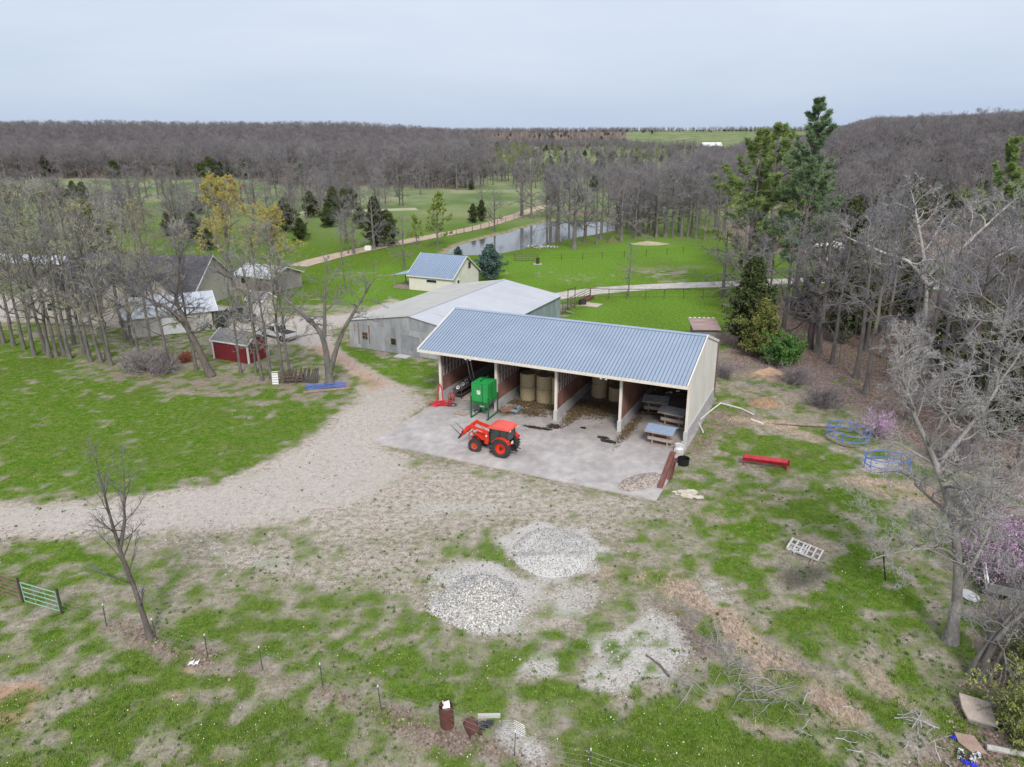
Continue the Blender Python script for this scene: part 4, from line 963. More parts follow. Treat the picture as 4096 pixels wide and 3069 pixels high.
def pine(seed, H=24, R=5, fol=PINE, clear=.25, n1=46, tuft=.34, name='pine_tree', side=None):
    """white pine: whorled, upswept boughs ending in needle tufts"""
    rng = np.random.default_rng(seed); K0 = 12; tt = np.linspace(0, 1, K0)[:, None]
    pl = tt * np.array([.3, .2, H]) + np.cumsum(rng.normal(size=(K0, 3)) * [.09, .09, 0], axis=0)
    rr = H * .013 * (1 - tt[:, 0]) + .03
    trunk = [(*tube_arrays(pl[None], rr[None], 10), .5, 0)]
    wz = np.repeat(np.linspace(clear, .98, n1 // 4), 4)[:n1]; n1 = len(wz); u = (wz - clear) / (1 - clear)
    x = wz * (K0 - 1); i = np.minimum(x.astype(int), K0 - 2); f = (x - i)[:, None]; p0 = pl[i] * (1 - f) + pl[i + 1] * f
    az = rng.uniform(0, 2 * pi, n1); el = np.radians(8 + 42 * u + rng.normal(0, 8, n1))
    L = R * (1 - u) ** .85 * (.6 + .4 * np.minimum(1, u * 5)) * rng.uniform(.55, 1.2, n1) + .5
    if side is not None: L *= 1 + .35 * np.cos(az - side)
    P1 = walk(rng, p0, np.stack([np.cos(az) * np.cos(el), np.sin(az) * np.cos(el), np.sin(el)], 1), L, 7, .06, .075)
    R1 = np.linspace(.065, .02, 7)[None] * np.ones((n1, 1)); trunk.append((*tube_arrays(P1, R1, 5), .5, 0))
    P2, r2_, L2 = children(rng, P1, R1, L, 13, .3, 1.0, 44, .30, .6, 4, .1, .08, flat=.75)
    crown = [(*tube_arrays(P2, np.full((len(P2), 4), .014), 3), .15, 0)]
    m = 10; n_ = np.repeat(np.arange(len(P2)), m); kf = rng.uniform(.6, 2.99, len(n_)); i = kf.astype(int); fr = (kf - i)[:, None]
    C = P2[n_, i] * (1 - fr) + P2[n_, i + 1] * fr + rng.normal(size=(len(n_), 3)) * .08
    nn = 6; C = np.repeat(C, nn, 0); d = rng.normal(size=C.shape); d[:, 2] = np.abs(d[:, 2]) * .9 + .15; d /= np.linalg.norm(d, axis=1, keepdims=True)
    s = np.cross(d, rng.normal(size=C.shape)); s /= np.linalg.norm(s, axis=1, keepdims=True) + 1e-9
    t1 = C + d * tuft * rng.uniform(.6, 1.2, (len(C), 1)); w_ = .024
    v = np.stack([C - s * w_, C + s * w_, t1 + s * w_ * .5, t1 - s * w_ * .5], 1).reshape(-1, 3)
    tone = np.repeat(np.repeat(rng.uniform(0, .6, len(P2)), m), nn) + rng.uniform(0, .4, len(C))
    crown.append((v, np.arange(4 * len(C)).reshape(-1, 4), np.clip(tone, 0, 1), 1))
    return Spec(name=name, trunk=merge(trunk), crown=merge(crown), bark=BARK_D, mats=[BARK_D, fol])
def bush(seed, H=2, R=1.5, tw=TWIG, leaf=None, n=70, m=9, nleaf=3000, leafsize=.09, name='bush', up=.05, spreadz=60):
    rng = np.random.default_rng(seed); az = rng.uniform(0, 2 * pi, n); el = np.radians(rng.uniform(90 - spreadz, 88, n))
    d = np.stack([np.cos(az) * np.cos(el), np.sin(az) * np.cos(el), np.sin(el)], 1)
    p0 = np.stack([rng.normal(0, R * .22, n), rng.normal(0, R * .22, n), np.zeros(n)], 1)
    L = rng.uniform(.6, 1.1, n) * (H * np.sin(el) + R * np.cos(el)); P1 = walk(rng, p0, d, L, 6, .14, up); R1 = np.linspace(.022, .008, 6)[None] * np.ones((n, 1))
    P2, r2_, L2 = children(rng, P1, R1, L, m, .15, 1, 40, .45, .7, 4, .2, up)
    P3, r3_, L3 = children(rng, P2, np.full((len(P2), 4), .008), L2, 4, .1, 1, 42, .5, .8, 3, .2, up)
    trunk = [(*tube_arrays(P1, R1, 4), .4, 0)]
    v, q = tube_arrays(P2, np.full((len(P2), 4), .009), 3); crown = [(v, q, .5, 0)]
    v, q = tube_arrays(P3, np.full((len(P3), 3), .008), 2); crown.append((v, q, np.repeat(rng.uniform(0, 1, len(P3)), 2), 0)); mats_c = [tw]
    if leaf is not None:
        idx = rng.integers(0, len(P3), nleaf); C = P3[idx, rng.integers(0, 3, nleaf)] + rng.normal(size=(nleaf, 3)) * .05
        v, q = quads_at(rng, C, leafsize); crown.append((v, q, rng.uniform(0, 1, len(q)), 1)); mats_c.append(leaf)
    return Spec(name=name, trunk=merge(trunk), crown=merge(crown), bark=tw, mats=mats_c)
def plant(d, loc, rz=0.0, scale=1.0, label=None, cat='tree', group=None, tparts=('trunk', 'crown')):
    """first planting builds the meshes; later ones copy the thing and its two parts"""
    if 'obj' not in d:
        r = thing(d['name'], label, cat, loc, rz, group); r.scale = (scale,) * 3
        v, q, t_, mi = d['trunk']; a = np_mesh(tparts[0], v, 4, q, d['bark'], r, tone=t_, smooth=True)
        v, q, t_, mi = d['crown']; c = np_mesh(tparts[1], v, 4, q, d['mats'], r, tone=t_, mi=mi)
        d['obj'] = r; return r
    r = dup(d['obj'], loc, rz, label, scale)
    r['category'] = cat
    if group: r['group'] = group
    elif 'group' in r: del r['group']
    return r
RNG = np.random.default_rng(2024)
def ground_pt(dx, dy, sink=.05):
    p = at(dx, dy); p.z = float(terrain(p.x, p.y)) - sink; return p
# species kept ready for copying
GROVE = [bare_tree(100 + k, H=17, r=.155, clear=.24, spread=.25, n1=17, elev=(24, 70), m2=7, m3=5, m4=4, twig=.012, lean=((-.4, .6, .2)[k % 3], .3), name='bare_tree', tw=TWIG_N, trunk_w=.13) for k in range(3)]
GROVE_B = [bare_tree(120 + k, H=16, r=.14, clear=.24, spread=.26, n1=16, elev=(28, 72), m2=7, m3=5, m4=4, twig=.012, tw=TWIG_N, trunk_w=.12, name='budding_tree', leaf=LEAF_B, nleaf=3600, leafsize=.05) for k in range(2)]
OAK = [bare_tree(140 + k, H=16, r=.36, clear=.24, spread=.42, n1=15, elev=(12, 66), wander=.24, gnarl=.26, m2=9, m3=6, m4=5, name='bare_oak', tw=(TWIG, TWIG_D, TWIG_R)[k], bark=(BARK, BARK_D, BARK)[k]) for k in range(3)]
WOOD = [bare_tree(160 + k, H=15, r=.2, clear=.38, spread=.28, n1=12, elev=(30, 74), wander=.18, m2=7, m3=6, m4=5, twig=.014, name='woodland_tree', tw=(TWIG, TWIG_R, TWIG_D)[k], bark=BARK) for k in range(3)]
YOUNG = bare_tree(180, H=7, r=.09, clear=.22, spread=.32, n1=14, elev=(35, 74), m2=6, m3=4, m4=3, twig=.008, name='young_tree', bark=BARK, tw=TWIG)
CED = [conifer(200, 9, 2.6, n=15000, size=.15), conifer(201, 8, 2.9, n=15000, size=.15, fol=CEDAR_Y), conifer(202, 7, 2.5, n=12000, size=.16)]
GREENT = bare_tree(220, H=11, r=.17, clear=.2, spread=.36, n1=15, elev=(28, 72), m2=7, m3=5, m4=4, leaf=LEAF_G, nleaf=11000, leafsize=.10, name='green_leafing_tree')
SAPL = bare_tree(230, H=4.5, r=.03, clear=.2, spread=.25, n1=8, elev=(40, 74), m2=5, m3=3, m4=2, twig=.007, name='sapling', tw=TWIG)

def T(d, dx, dy, top, label, H0, cat='tree', group=None, rz=None, sink=.05):
    p = ground_pt(dx, dy, sink); h = height_to(p, top) - p.z
    return plant(d, p, RNG.uniform(0, 6.28) if rz is None else rz, h / H0, label, cat, group)
# ---- the left grove (trunk foot, crown top in photograph pixels)
GR = 'bare trees of the left grove'
GL = 'tall bare tree with long straight trunk in the left grove before the farmhouse'
grove = [(52, 755, 385), (74, 768, 388), (98, 762, 395), (108, 772, 380), (122, 770, 405), (137, 765, 396), (151, 775, 378), (160, 742, 400), (183, 768, 395),
         (196, 782, 388), (218, 783, 392), (232, 776, 420), (240, 790, 430), (272, 735, 398), (285, 745, 405), (300, 770, 440), (330, 772, 430), (30, 748, 402), (8, 742, 395), (-20, 752, 400), (22, 700, 420), (150, 700, 415), (262, 700, 400), (60, 690, 410), (340, 690, 420)]
for k, (dx, dy, tp) in enumerate(grove):
    d = GROVE[k % 3] if k % 4 else GROVE_B[(k // 4) % 2]
    T(d, dx, dy, tp, GL if d in GROVE else 'tree with pale olive buds among the bare trunks of the left grove', 17 if d in GROVE else 16, group=GR if d in GROVE else 'budding trees of the left grove')
for dx, dy, tp, d, lab in ((520, 807, 520, GROVE[1], 'slim bare tree right before the red shed wall'), (553, 806, 545, GROVE[0], 'bare tree beside the right corner of the red shed'), (566, 822, 505, GROVE[2], 'bare tree with thick foot left of the lumber stack'),
                           (586, 820, 480, GROVE_B[0], 'budding tree standing just left of the white propped rack'), (611, 818, 470, GROVE[0], 'bare tree growing out of the left end of the lumber stack'), (628, 816, 500, GROVE[1], 'bare tree growing behind the middle of the lumber stack'),
                           (424, 800, 470, GROVE[0], 'bare tree close behind the big leaning oak'), (365, 805, 450, GROVE_B[1], 'budding tree over the tangled brush left of the leaning oak')):
    T(d, dx, dy, tp, lab, 17 if d in GROVE else 16)
# big leaning oak by the red shed
p = ground_pt(455, 812)
leaning = bare_tree(300, H=15, r=.42, clear=.3, stems=[dict(p=(0, 0, 0), via=[(-1.2, .2, 4.0), (-2.6, .5, 6.6)], top=(-6.8, 1.0, 8.6), r=.34, n=13, clear=.42), dict(p=(-1.6, .3, 4.9), via=[(-2.6, .4, 8)], top=(-1.2, .5, 13.8), r=.2, n=13, clear=.25, flare=False)],
                    spread=.30, elev=(10, 62), wander=.24, gnarl=.28, m2=8, m3=6, m4=5, bark=BARK_D, tw=TWIG_D, name='bare_oak')
plant(leaning, p, 0, 1, 'big dark oak leaning left with a forked trunk in front of the red shed')
# forked tree by the bend of the drive
p = ground_pt(712, 830)
fork = bare_tree(310, H=11, r=.3, stems=[dict(p=(0, 0, 0), via=[(-.05, 0, 3.2), (-.3, 0, 5.2)], top=(-4.2, .5, 9.0), r=.31, n=9, clear=.55), dict(p=(.02, 0, .9), via=[(.9, 0, 3.6), (1.6, 0, 5.2)], top=(4.8, .3, 10.2), r=.24, n=10, clear=.5, flare=False), dict(p=(-.1, 0, 4.6), top=(.6, .2, 11), r=.18, n=8, clear=.3, flare=False)],
                 spread=.26, elev=(15, 60), wander=.24, gnarl=.26, m2=7, m3=5, m4=4, name='forked_tree', bark=BARK)
plant(fork, p, 0, height_to(p, 560) / 11.6, 'bare tree with a low forked trunk at the bend of the drive')
# yellow maple, rusty tree, green tree, evergreens of the middle distance
YEL = bare_tree(320, H=16, r=.28, clear=.25, spread=.38, n1=17, elev=(30, 74), m2=8, m3=6, m4=5, leaf=LEAF_Y, nleaf=42000, leafsize=.05, leafpart=.8, name='yellow_maple')
T(YEL, 512, 668, 402, 'tree with bright yellow buds rising above the left grove', 16)
T(YEL, 600, 640, 460, 'smaller yellow budded tree right of the bright yellow one', 16)
RUS = bare_tree(325, H=12, r=.2, clear=.2, spread=.38, n1=14, m2=8, m3=6, m4=5, tw=TWIG_R, leaf=LEAF_R, nleaf=12000, leafsize=.12, name='rusty_tree')
T(RUS, 510, 470, 385, 'rusty red budded tree at the edge of the far pasture', 12)
T(GREENT, 945, 536, 428, 'loose tree in fresh yellow-green leaf beyond the cabin', 11, rz=.6)
T(GREENT, 900, 530, 470, 'smaller fresh green tree at the left of the yellow-green one', 11, rz=2.6)
T(CED[0], 812, 532, 425, 'dark evergreen beside the dirt road behind a bare tree', 9); T(OAK[0], 808, 538, 408, 'bare tree in front of the dark evergreen at the dirt road', 16)
T(CED[2], 838, 532, 455, 'dark cedar right of the bare tree at the dirt road', 7)
T(OAK[2], 873, 583, 470, 'bare drooping tree behind the cabin porch', 16, sink=.1)
for dx, dy, tp, lab in ((752, 548, 452, 'bare tree left of the dark evergreen'), (738, 546, 470, 'thin bare tree by the dirt road near the bungalow')): T(WOOD[0], dx, dy, tp, lab, 15)
bs = conifer(333, 6, 2.6, 'spruce', SPRUCE, n=14000, size=.14, name='blue_pine')
T(bs, 1057, 606, 530, 'bluish pine tree standing at the right of the cabin', 6); T(bs, 990, 560, 533, 'small bluish pine peeping over the cabin roof', 6)
for dx, dy, tp, lab, d in ((672, 470, 413, 'cedar at the left in the far pasture', CED[2]), (722, 470, 402, 'largest cedar of the far pasture', CED[0]), (745, 470, 405, 'cedar at the right in the far pasture', CED[0]), (618, 500, 428, 'dark cedar between the yellow tree and the pasture', CED[2]),
                        (650, 520, 470, 'round dark cedar right of the yellow tree', CED[2]), (1040, 478, 432, 'short cedar beside the dirt road', CED[0]), (1022, 482, 440, 'cedar left of the short cedar by the dirt road', CED[0]), (365, 510, 455, 'slim dark cedar behind the left grove', CED[0]), (190, 520, 430, 'olive cedar behind the left grove', CED[1]), (215, 560, 440, 'broad cedar in the middle of the left grove', CED[1])):
    T(d, dx, dy, tp, lab, {id(CED[0]): 9, id(CED[1]): 8, id(CED[2]): 7}[id(d)])
T(OAK[1], 1068, 500, 415, 'broad dark oak on the dam where the dirt road meets the pond', 16)
# trees round the pond
PG = 'bare trees along the pond'
for dx, dy, tp, k, lab in ((1240, 538, 345, 0, 'largest bare tree on the near bank of the pond'), (1181, 527, 375, 1, 'left of two slender twin trunks at the water edge'), (1187, 528, 380, 2, 'right of two slender twin trunks at the water edge'), (1204, 523, 372, 0, 'bare tree right of the twin trunks by the water'), (1262, 524, 400, 1, 'slim bare tree right of the largest pond tree'),
                        (1287, 528, 385, 2, 'bare tree second right of the largest pond tree'), (1298, 517, 378, 0, 'bare tree near the right end of the pond'), (1330, 505, 372, 1, 'bare tree at the right tip of the pond'), (1341, 521, 365, 2, 'ivy-covered tree with pale bent limb right of the pond'), (1371, 515, 370, 0, 'bare tree at the meadow edge behind the ivy trunk'), (1376, 510, 385, 1, 'thin bare tree at the meadow edge'), (1400, 502, 372, 2, 'bare tree in the shade right of the pond'), (1436, 512, 360, 0, 'large bare tree at the right corner of the meadow')):
    d = (OAK + WOOD)[(k + (dx % 2) * 3) % 6] if dx not in (1240, 1341, 1436) else OAK[k]
    T(d, dx, dy, tp, lab, 16 if d in OAK else 15)
for k in range(17):
    dx = RNG.uniform(1110, 1480); dy = 478 - abs(RNG.normal(0, 13)) + (4 if dx > 1350 else 0); d = (OAK + OAK + WOOD)[k % 9]
    T(d, dx, dy, 352 + RNG.uniform(0, 26) + (1300 - dx) * .035, 'bare grey tree in the wood behind the pond', 16 if d in OAK else 15, group='bare trees of the wood behind the pond')
for k in range(44):
    dx = RNG.uniform(1335, 1575); dy = RNG.uniform(462, 516) - (1455 - dx) * .03; d = (OAK + WOOD + WOOD)[k % 9]
    T(d, dx, dy, RNG.uniform(352, 385), 'bare grey tree in the wood between the pond and the pines', 16 if d in OAK else 15, group='bare trees of the wood between pond and pines')
T(YOUNG, 1357, 640, 530, 'young bare tree standing at the pipe fence', 7)
T(SAPL, 760, 640, 560, 'young bare tree in the meadow left of the cabin', 4.5); T(YOUNG, 745, 625, 540, 'slender bare tree on the lawn behind the drive', 7)
# ---- right-hand wood
RW = 'bare trees of the right wood'
p = ground_pt(1708, 672); H_ = height_to(p, 222) - p.z
PN = pine(400, H=27, R=7.6, clear=.26, n1=72, tuft=.42); plant(PN, p, .4, H_ / 27, 'tallest pine rising above the skyline at the right')
p = ground_pt(1608, 645); PN2 = pine(401, H=18, R=6.2, fol=PINE_Y, clear=.2, n1=52, tuft=.4, side=3.4); plant(PN2, p, 0, (height_to(p, 290) - p.z) / 18, 'shorter light green pine left of the tallest pine')
p = ground_pt(1655, 600); plant(PN2, p, 2.2, (height_to(p, 262) - p.z) / 18 * .96, 'slim pine between the light green pine and the tallest pine')
p = ground_pt(2120, 620); plant(PN2, p, 4.0, (height_to(p, 308) - p.z) / 18, 'yellowish pine standing in the wood near the right edge')
CEDL = [(1612, 752, 560, 0, 'tall dark cedar at the wood edge just right of the shed'), (1640, 770, 650, 1, 'low olive cedar beside the tall dark cedar'), (1830, 690, 480, 0, 'dark cedar inside the right wood behind bare limbs'), (1850, 720, 560, 1, 'cedar in the middle of the right wood'), (1815, 740, 600, 0, 'green cedar at the edge of the right wood'),
        (1900, 660, 480, 1, 'olive cedar below the white sycamore limbs'), (2090, 830, 640, 1, 'olive cedar low at the right behind the pale twigs'), (2190, 860, 680, 1, 'yellowish cedar at the right picture edge'), (2040, 800, 640, 0, 'dark cedar right behind the pale twigs'), (2215, 700, 500, 1, 'tall olive cedar cut by the right picture edge'), (1960, 690, 560, 0, 'dark cedar close under the white sycamore'), (2150, 940, 720, 0, 'dark cedar behind the big front tree'), (1740, 690, 600, 0, 'narrow cedar between bare trunks left of the middle of the wood')]
for dx, dy, tp, k, lab in CEDL: T(CED[k], dx, dy, tp, lab, (9, 8, 7)[k])
GB = bush(410, 3.0, 1.9, leaf=BUSH, nleaf=14000, leafsize=.11, n=60); T(GB, 1690, 788, 735, 'dense bright green bush at the foot of the right wood', 3.0, cat='bush')
# sycamore with white limbs
p = ground_pt(1985, 765); hs = height_to(p, 395)
syc = bare_tree(420, H=20, r=.42, stems=[dict(p=(0, 0, 0), via=[(-.3, 0, 6)], top=(-.8, .5, 10.5), r=.42, n=3, clear=.8), dict(p=(-.6, .3, 8.6), via=[(-3, .3, 11.2), (-6, 0, 12)], top=(-11.5, -.4, 14.2), r=.24, n=10, clear=.2, flare=False), dict(p=(-.8, .4, 10), via=[(-1.5, 1, 13)], top=(-3.2, 2, 19), r=.22, n=11, clear=.15, flare=False),
                dict(p=(-.5, .3, 9.6), via=[(3, .4, 13)], top=(7.5, 1, 18.2), r=.24, n=10, clear=.25, flare=False), dict(p=(-.4, .3, 8.4), via=[(3.6, -.6, 10.2)], top=(9.5, -1.5, 14.5), r=.2, n=9, clear=.25, flare=False)], spread=.26, elev=(10, 60), wander=.3, gnarl=.4, m2=8, m3=5, m4=4, bark=BARK_P, tw=TWIG_P, name='white_sycamore', twig=.012)
plant(syc, p, 0, hs / 20, 'sycamore with pale crooked white limbs in the right wood')
trees_named = [(1690, 715, 500, OAK[0], 'bare tree with a straight trunk behind the tall dark cedar'), (1747, 752, 470, OAK[1], 'dark bare trunk at the front of the right wood'), (1765, 760, 480, OAK[2], 'forked bare tree at the front of the right wood before the carport'), (1560, 640, 480, OAK[0], 'wide bare tree overhanging the pen behind the shed'), (1600, 660, 500, OAK[2], 'bare tree behind the rusty tin roof')]
for dx, dy, tp, d, lab in trees_named: T(d, dx, dy, tp, lab, 16)
def in_poly(P, x, y):
    c = False; n = len(P)
    for i in range(n):
        ax, ay = P[i]; bx_, by_ = P[(i + 1) % n]
        if (ay > y) != (by_ > y) and x < ax + (y - ay) * (bx_ - ax) / (by_ - ay): c = not c
    return c
rw = [(1580, 700), (1650, 690), (1760, 770), (1860, 850), (2000, 960), (2130, 1010), (2400, 1060), (2700, 950), (2500, 660), (2200, 650), (1900, 635), (1620, 640)]
RWP = [tuple(v) for v in poly_w(rw)]
placed = [(o.location.x, o.location.y) for o in bpy.data.objects if o.type == 'EMPTY' and o.get('category') == 'tree']
xs_, ys_ = [q[0] for q in RWP], [q[1] for q in RWP]; n_ok = 0; tries = 0
while n_ok < 88 and tries < 9000:
    tries += 1
    x, y = RNG.uniform(min(xs_), min(max(xs_), 120)), RNG.uniform(min(ys_), max(ys_))
    if not in_poly(RWP, x, y): continue
    if any((x - a) ** 2 + (y - b) ** 2 < 3.0 ** 2 for a, b in placed): continue
    placed.append((x, y)); n_ok += 1
    d = (OAK + WOOD + WOOD)[n_ok % 9]
    ax_ = x / y; top = RNG.uniform(455, 530) if ax_ < .45 else RNG.uniform(400, 520) if y > 60 else RNG.uniform(520, 700)
    hh = min(17.0, max(5.0, height_to((x, y), top)))
    plant(d, (x, y, float(terrain(x, y)) - .05), RNG.uniform(0, 6.28), hh / (16 if d in OAK else 15), 'bare grey tree in the dense right-hand wood', 'tree', RW)
k = 0
while k < 120:
    x, y = RNG.uniform(26, 75), RNG.uniform(48, 92)
    if not in_poly(RWP, x, y): continue
    k += 1; plant(SAPL, (x, y, -.03), RNG.uniform(0, 6.28), RNG.uniform(.5, 1.4), 'thin bare sapling in the undergrowth of the right wood', 'sapling', 'saplings in the right wood')
# ---- trees of the foreground
p = ground_pt(325, 1378)
ft = bare_tree(500, H=10, r=.17, clear=.24, spread=.23, n1=17, elev=(38, 80), wander=.12, gnarl=.1, up=.06, m2=6, m3=4, m4=3, twig=.006, l2=.5, lean=(-.9, .5), stems=[dict(p=(0, 0, 0), via=[(-.35, .1, 3), (-.75, .2, 5.3)], top=(-1.1, .3, 9.7), r=.125, n=15, clear=.2), dict(p=(-.72, .2, 5.0), via=[(-.15, .2, 6.6)], top=(.35, .4, 9.2), r=.075, n=12, clear=.12, flare=False)],
               bark=BARK_D, tw=TWIG_D, name='slender_tree', trunk_w=.03)
plant(ft, p, 0, height_to(p, 985) / 9.9, 'slender bare tree standing alone by the front wire fence')
p = ground_pt(2052, 1385)
bt_ = bare_tree(510, H=16, r=.34, stems=[dict(p=(0, 0, 0), via=[(-.05, .1, 2.4), (-.15, .3, 4.0), (-.9, .9, 7.4), (-2.2, 1.6, 10.2)], top=(-4.0, 2.4, 14.6), r=.235, n=24, clear=.36), dict(p=(-.1, .2, 3.0), via=[(.35, .2, 4.2)], top=(1.4, .5, 7.8), r=.10, n=9, clear=.35, flare=False),
                dict(p=(-.35, .6, 5.6), via=[(1.0, 1.0, 8)], top=(5.2, 2.0, 11.6), r=.115, n=16, clear=.25, flare=False), dict(p=(-.1, .2, 4.2), via=[(-1.0, .2, 5.2), (-2.4, .1, 5.2)], top=(-4.6, 0, 4.6), r=.09, n=10, clear=.3, flare=False), dict(p=(-1.6, 1.3, 9.0), via=[(.5, 1.8, 12)], top=(2.4, 2.5, 15.2), r=.11, n=14, clear=.2, flare=False)],
                spread=.23, elev=(10, 58), wander=.27, gnarl=.3, m2=10, m3=7, m4=5, twig=.0085, bark=mat('lichen_bark', (.13, .115, .105), .95, col2=(.36, .34, .325), scale=1.3, stretch=(1, 1, .4), bump=.6, bscale=9, fine=.25), tw=leafmat('ash_grey_twigs', (.24, .228, .22), (.47, .45, .44)), name='grey_tree')
plant(bt_, p, 0, 1.0, 'big grey tree with two-forked trunk and pale twigs at the right front')
p = ground_pt(2118, 1475)
lt = bare_tree(520, H=6, r=.16, stems=[dict(p=(0, 0, 0), via=[(.15, .2, 1.4), (.6, .3, 2.6)], top=(2.8, .8, 4.6), r=.16, n=9, clear=.4), dict(p=(-.3, .5, 0), via=[(.0, .5, 1.2)], top=(1.6, .6, 4.8), r=.13, n=8, clear=.4, flare=False), dict(p=(.2, -.1, 0), top=(.9, .1, 3.4), r=.1, n=5, clear=.5, flare=False)], spread=.4, elev=(0, 55), m2=6, m3=5, m4=3, twig=.007, bark=BARK, tw=TWIG, name='leaning_tree')
plant(lt, p, 0, 1, 'low leaning clump of twisted trunks at the right picture edge')
RED = bush(530, 2.9, 2.3, leaf=LEAF_P, nleaf=4600, leafsize=.05, n=46, name='redbud'); p = ground_pt(2150, 1255); plant(RED, p, 0, 1, 'redbud in purple blossom over the old trailer at the right edge', 'tree')
p = ground_pt(2215, 1230); plant(RED, p, 2.0, 1.1, 'second purple redbud at the right picture edge', 'tree')
p = ground_pt(1905, 945); plant(RED, p, 1.0, .62, 'faint purple redbud behind the blue bale rings', 'tree')
YB = bush(540, 2.3, 2.1, leaf=BUSH_Y, nleaf=9000, leafsize=.075, n=60); p = ground_pt(2222, 1590); plant(YB, p, 0, .85, 'bush in small yellow-green leaf at the bottom right', 'bush')
p = ground_pt(2235, 1480); plant(YB, p, 2.2, .9, 'second yellow-green bush behind the one at the bottom right', 'bush')
RB = bush(550, .95, 1.0, tw=leafmat('orange_twigs', (.30, .10, .07), (.42, .17, .11)), n=120, m=10, name='red_bush'); T(RB, 400, 782, 763, 'low red-stemmed bush left of the leaning oak', .95, cat='bush')
BR_ = bush(560, 1.3, 1.9, tw=TWIG_R, n=70, m=9, name='brush_clump')
for dx, dy, s_, lab in ((345, 805, 1.5, 'tangled bare brush under the left grove'), (300, 800, 1.2, 'second tangle of bare brush left of the first under the grove'), (1560, 815, .8, 'bare brush against the right wall of the shed'), (1720, 830, 1.0, 'bare brush at the edge of the right wood'), (1780, 880, 1.1, 'bare brush behind the blue bale rings'), (2110, 1105, 1.2, 'bare brush right of the big front tree'), (2190, 1380, 1.1, 'bare brush beside the leaning trunks'), (2060, 1000, 1.2, 'bare brush behind the pale twigs of the big front tree')):
    p = ground_pt(dx, dy); plant(BR_, p, RNG.uniform(0, 6), s_, lab, 'brush')

# ---- far woods: too many to count, one mass each (instances of the trees above)
def scatter_mass(name, src, pts, label_kind=None):
    P = np.array([q[:3] for q in pts], np.float32); me = bpy.data.meshes.new(name)
    me.vertices.add(len(P)); me.vertices.foreach_set('co', P.ravel())
    a = me.attributes.new('scl', 'FLOAT', 'POINT'); a.data.foreach_set('value', np.array([q[3] for q in pts], np.float32))
    a = me.attributes.new('rot', 'FLOAT', 'POINT'); a.data.foreach_set('value', np.array([q[4] for q in pts], np.float32))
    o = bpy.data.objects.new(name, me); COL.objects.link(o); tag(o, kind='stuff')
    ng = bpy.data.node_groups.new(name, 'GeometryNodeTree')
    ng.interface.new_socket('Geometry', in_out='INPUT', socket_type='NodeSocketGeometry'); ng.interface.new_socket('Geometry', in_out='OUTPUT', socket_type='NodeSocketGeometry')
    gi = ng.nodes.new('NodeGroupInput'); go = ng.nodes.new('NodeGroupOutput'); iop = ng.nodes.new('GeometryNodeInstanceOnPoints'); jn = ng.nodes.new('GeometryNodeJoinGeometry')
    mp_ = ng.nodes.new('GeometryNodeMeshToPoints'); ng.links.new(gi.outputs[0], mp_.inputs[0])
    for ch in src.children:
        oi = ng.nodes.new('GeometryNodeObjectInfo'); oi.inputs['Object'].default_value = ch; oi.inputs['As Instance'].default_value = True
        oi.transform_space = 'ORIGINAL'; ng.links.new(oi.outputs['Geometry'], jn.inputs[0])
    ng.links.new(mp_.outputs[0], iop.inputs['Points']); ng.links.new(jn.outputs[0], iop.inputs['Instance'])
    na = ng.nodes.new('GeometryNodeInputNamedAttribute'); na.data_type = 'FLOAT'; na.inputs['Name'].default_value = 'scl'
    ng.links.new(na.outputs['Attribute'], iop.inputs['Scale'])
    nb = ng.nodes.new('GeometryNodeInputNamedAttribute'); nb.data_type = 'FLOAT'; nb.inputs['Name'].default_value = 'rot'
    cx_ = ng.nodes.new('ShaderNodeCombineXYZ'); ng.links.new(nb.outputs['Attribute'], cx_.inputs[2]); ng.links.new(cx_.outputs[0], iop.inputs['Rotation'])
    ng.links.new(iop.outputs[0], go.inputs[0])
    md = o.modifiers.new('scatter', 'NODES'); md.node_group = ng
    return o
r = np.random.default_rng(77)
def wood_points(n, az, dist, keep, spacing=None):
    """points in a sector: az = (x/y lo, hi), dist = (y lo, hi), keep(x, y) -> probability"""
    a = r.uniform(*az, n); y = np.sqrt(r.uniform(dist[0] ** 2, dist[1] ** 2, n)); x = a * y
    k = r.uniform(0, 1, n) < keep(x, y); return x[k], y[k]
allp = []
# left hill
edge_y = lambda a: 402 + 12 * np.sin(a * 19) - 78 * smooth((a + .37) / .06)
x, y = wood_points(10500, (-.92, .02), (300, 900), lambda x, y: (y > edge_y(x / y)) * (1 - smooth((x / y + .10) / .1)) * .95); allp += [(a, b, 1.0) for a, b in zip(x, y)]
# middle distance: belts of trees between pastures
def belts(x, y):
    n = fbm(x / 60, y / 42, 3, 41); return smooth((n - .45) * 12) * .9 * (1 - np.exp(-((y - 860) / 70) ** 2)) * (1 - np.exp(-((y - 520) / 40) ** 2))
x, y = wood_points(8000, (-.22, .40), (310, 1250), belts); m = ~((x / y > .15) & (x / y < .40) & (y > 1130)) & ~((x / y > .25) & (x / y < .30) & (y > 860)); allp += [(a, b, .68) for a, b in zip(x[m], y[m])]
x, y = wood_points(9000, (-.3, .95), (1250, 3600), lambda x, y: smooth((fbm(x / 300, y / 240, 3, 43) - .36) * 8)); m = ~((x / y > .15) & (x / y < .42) & (y < 2100)); allp += [(a, b, 1.0) for a, b in zip(x[m], y[m])]
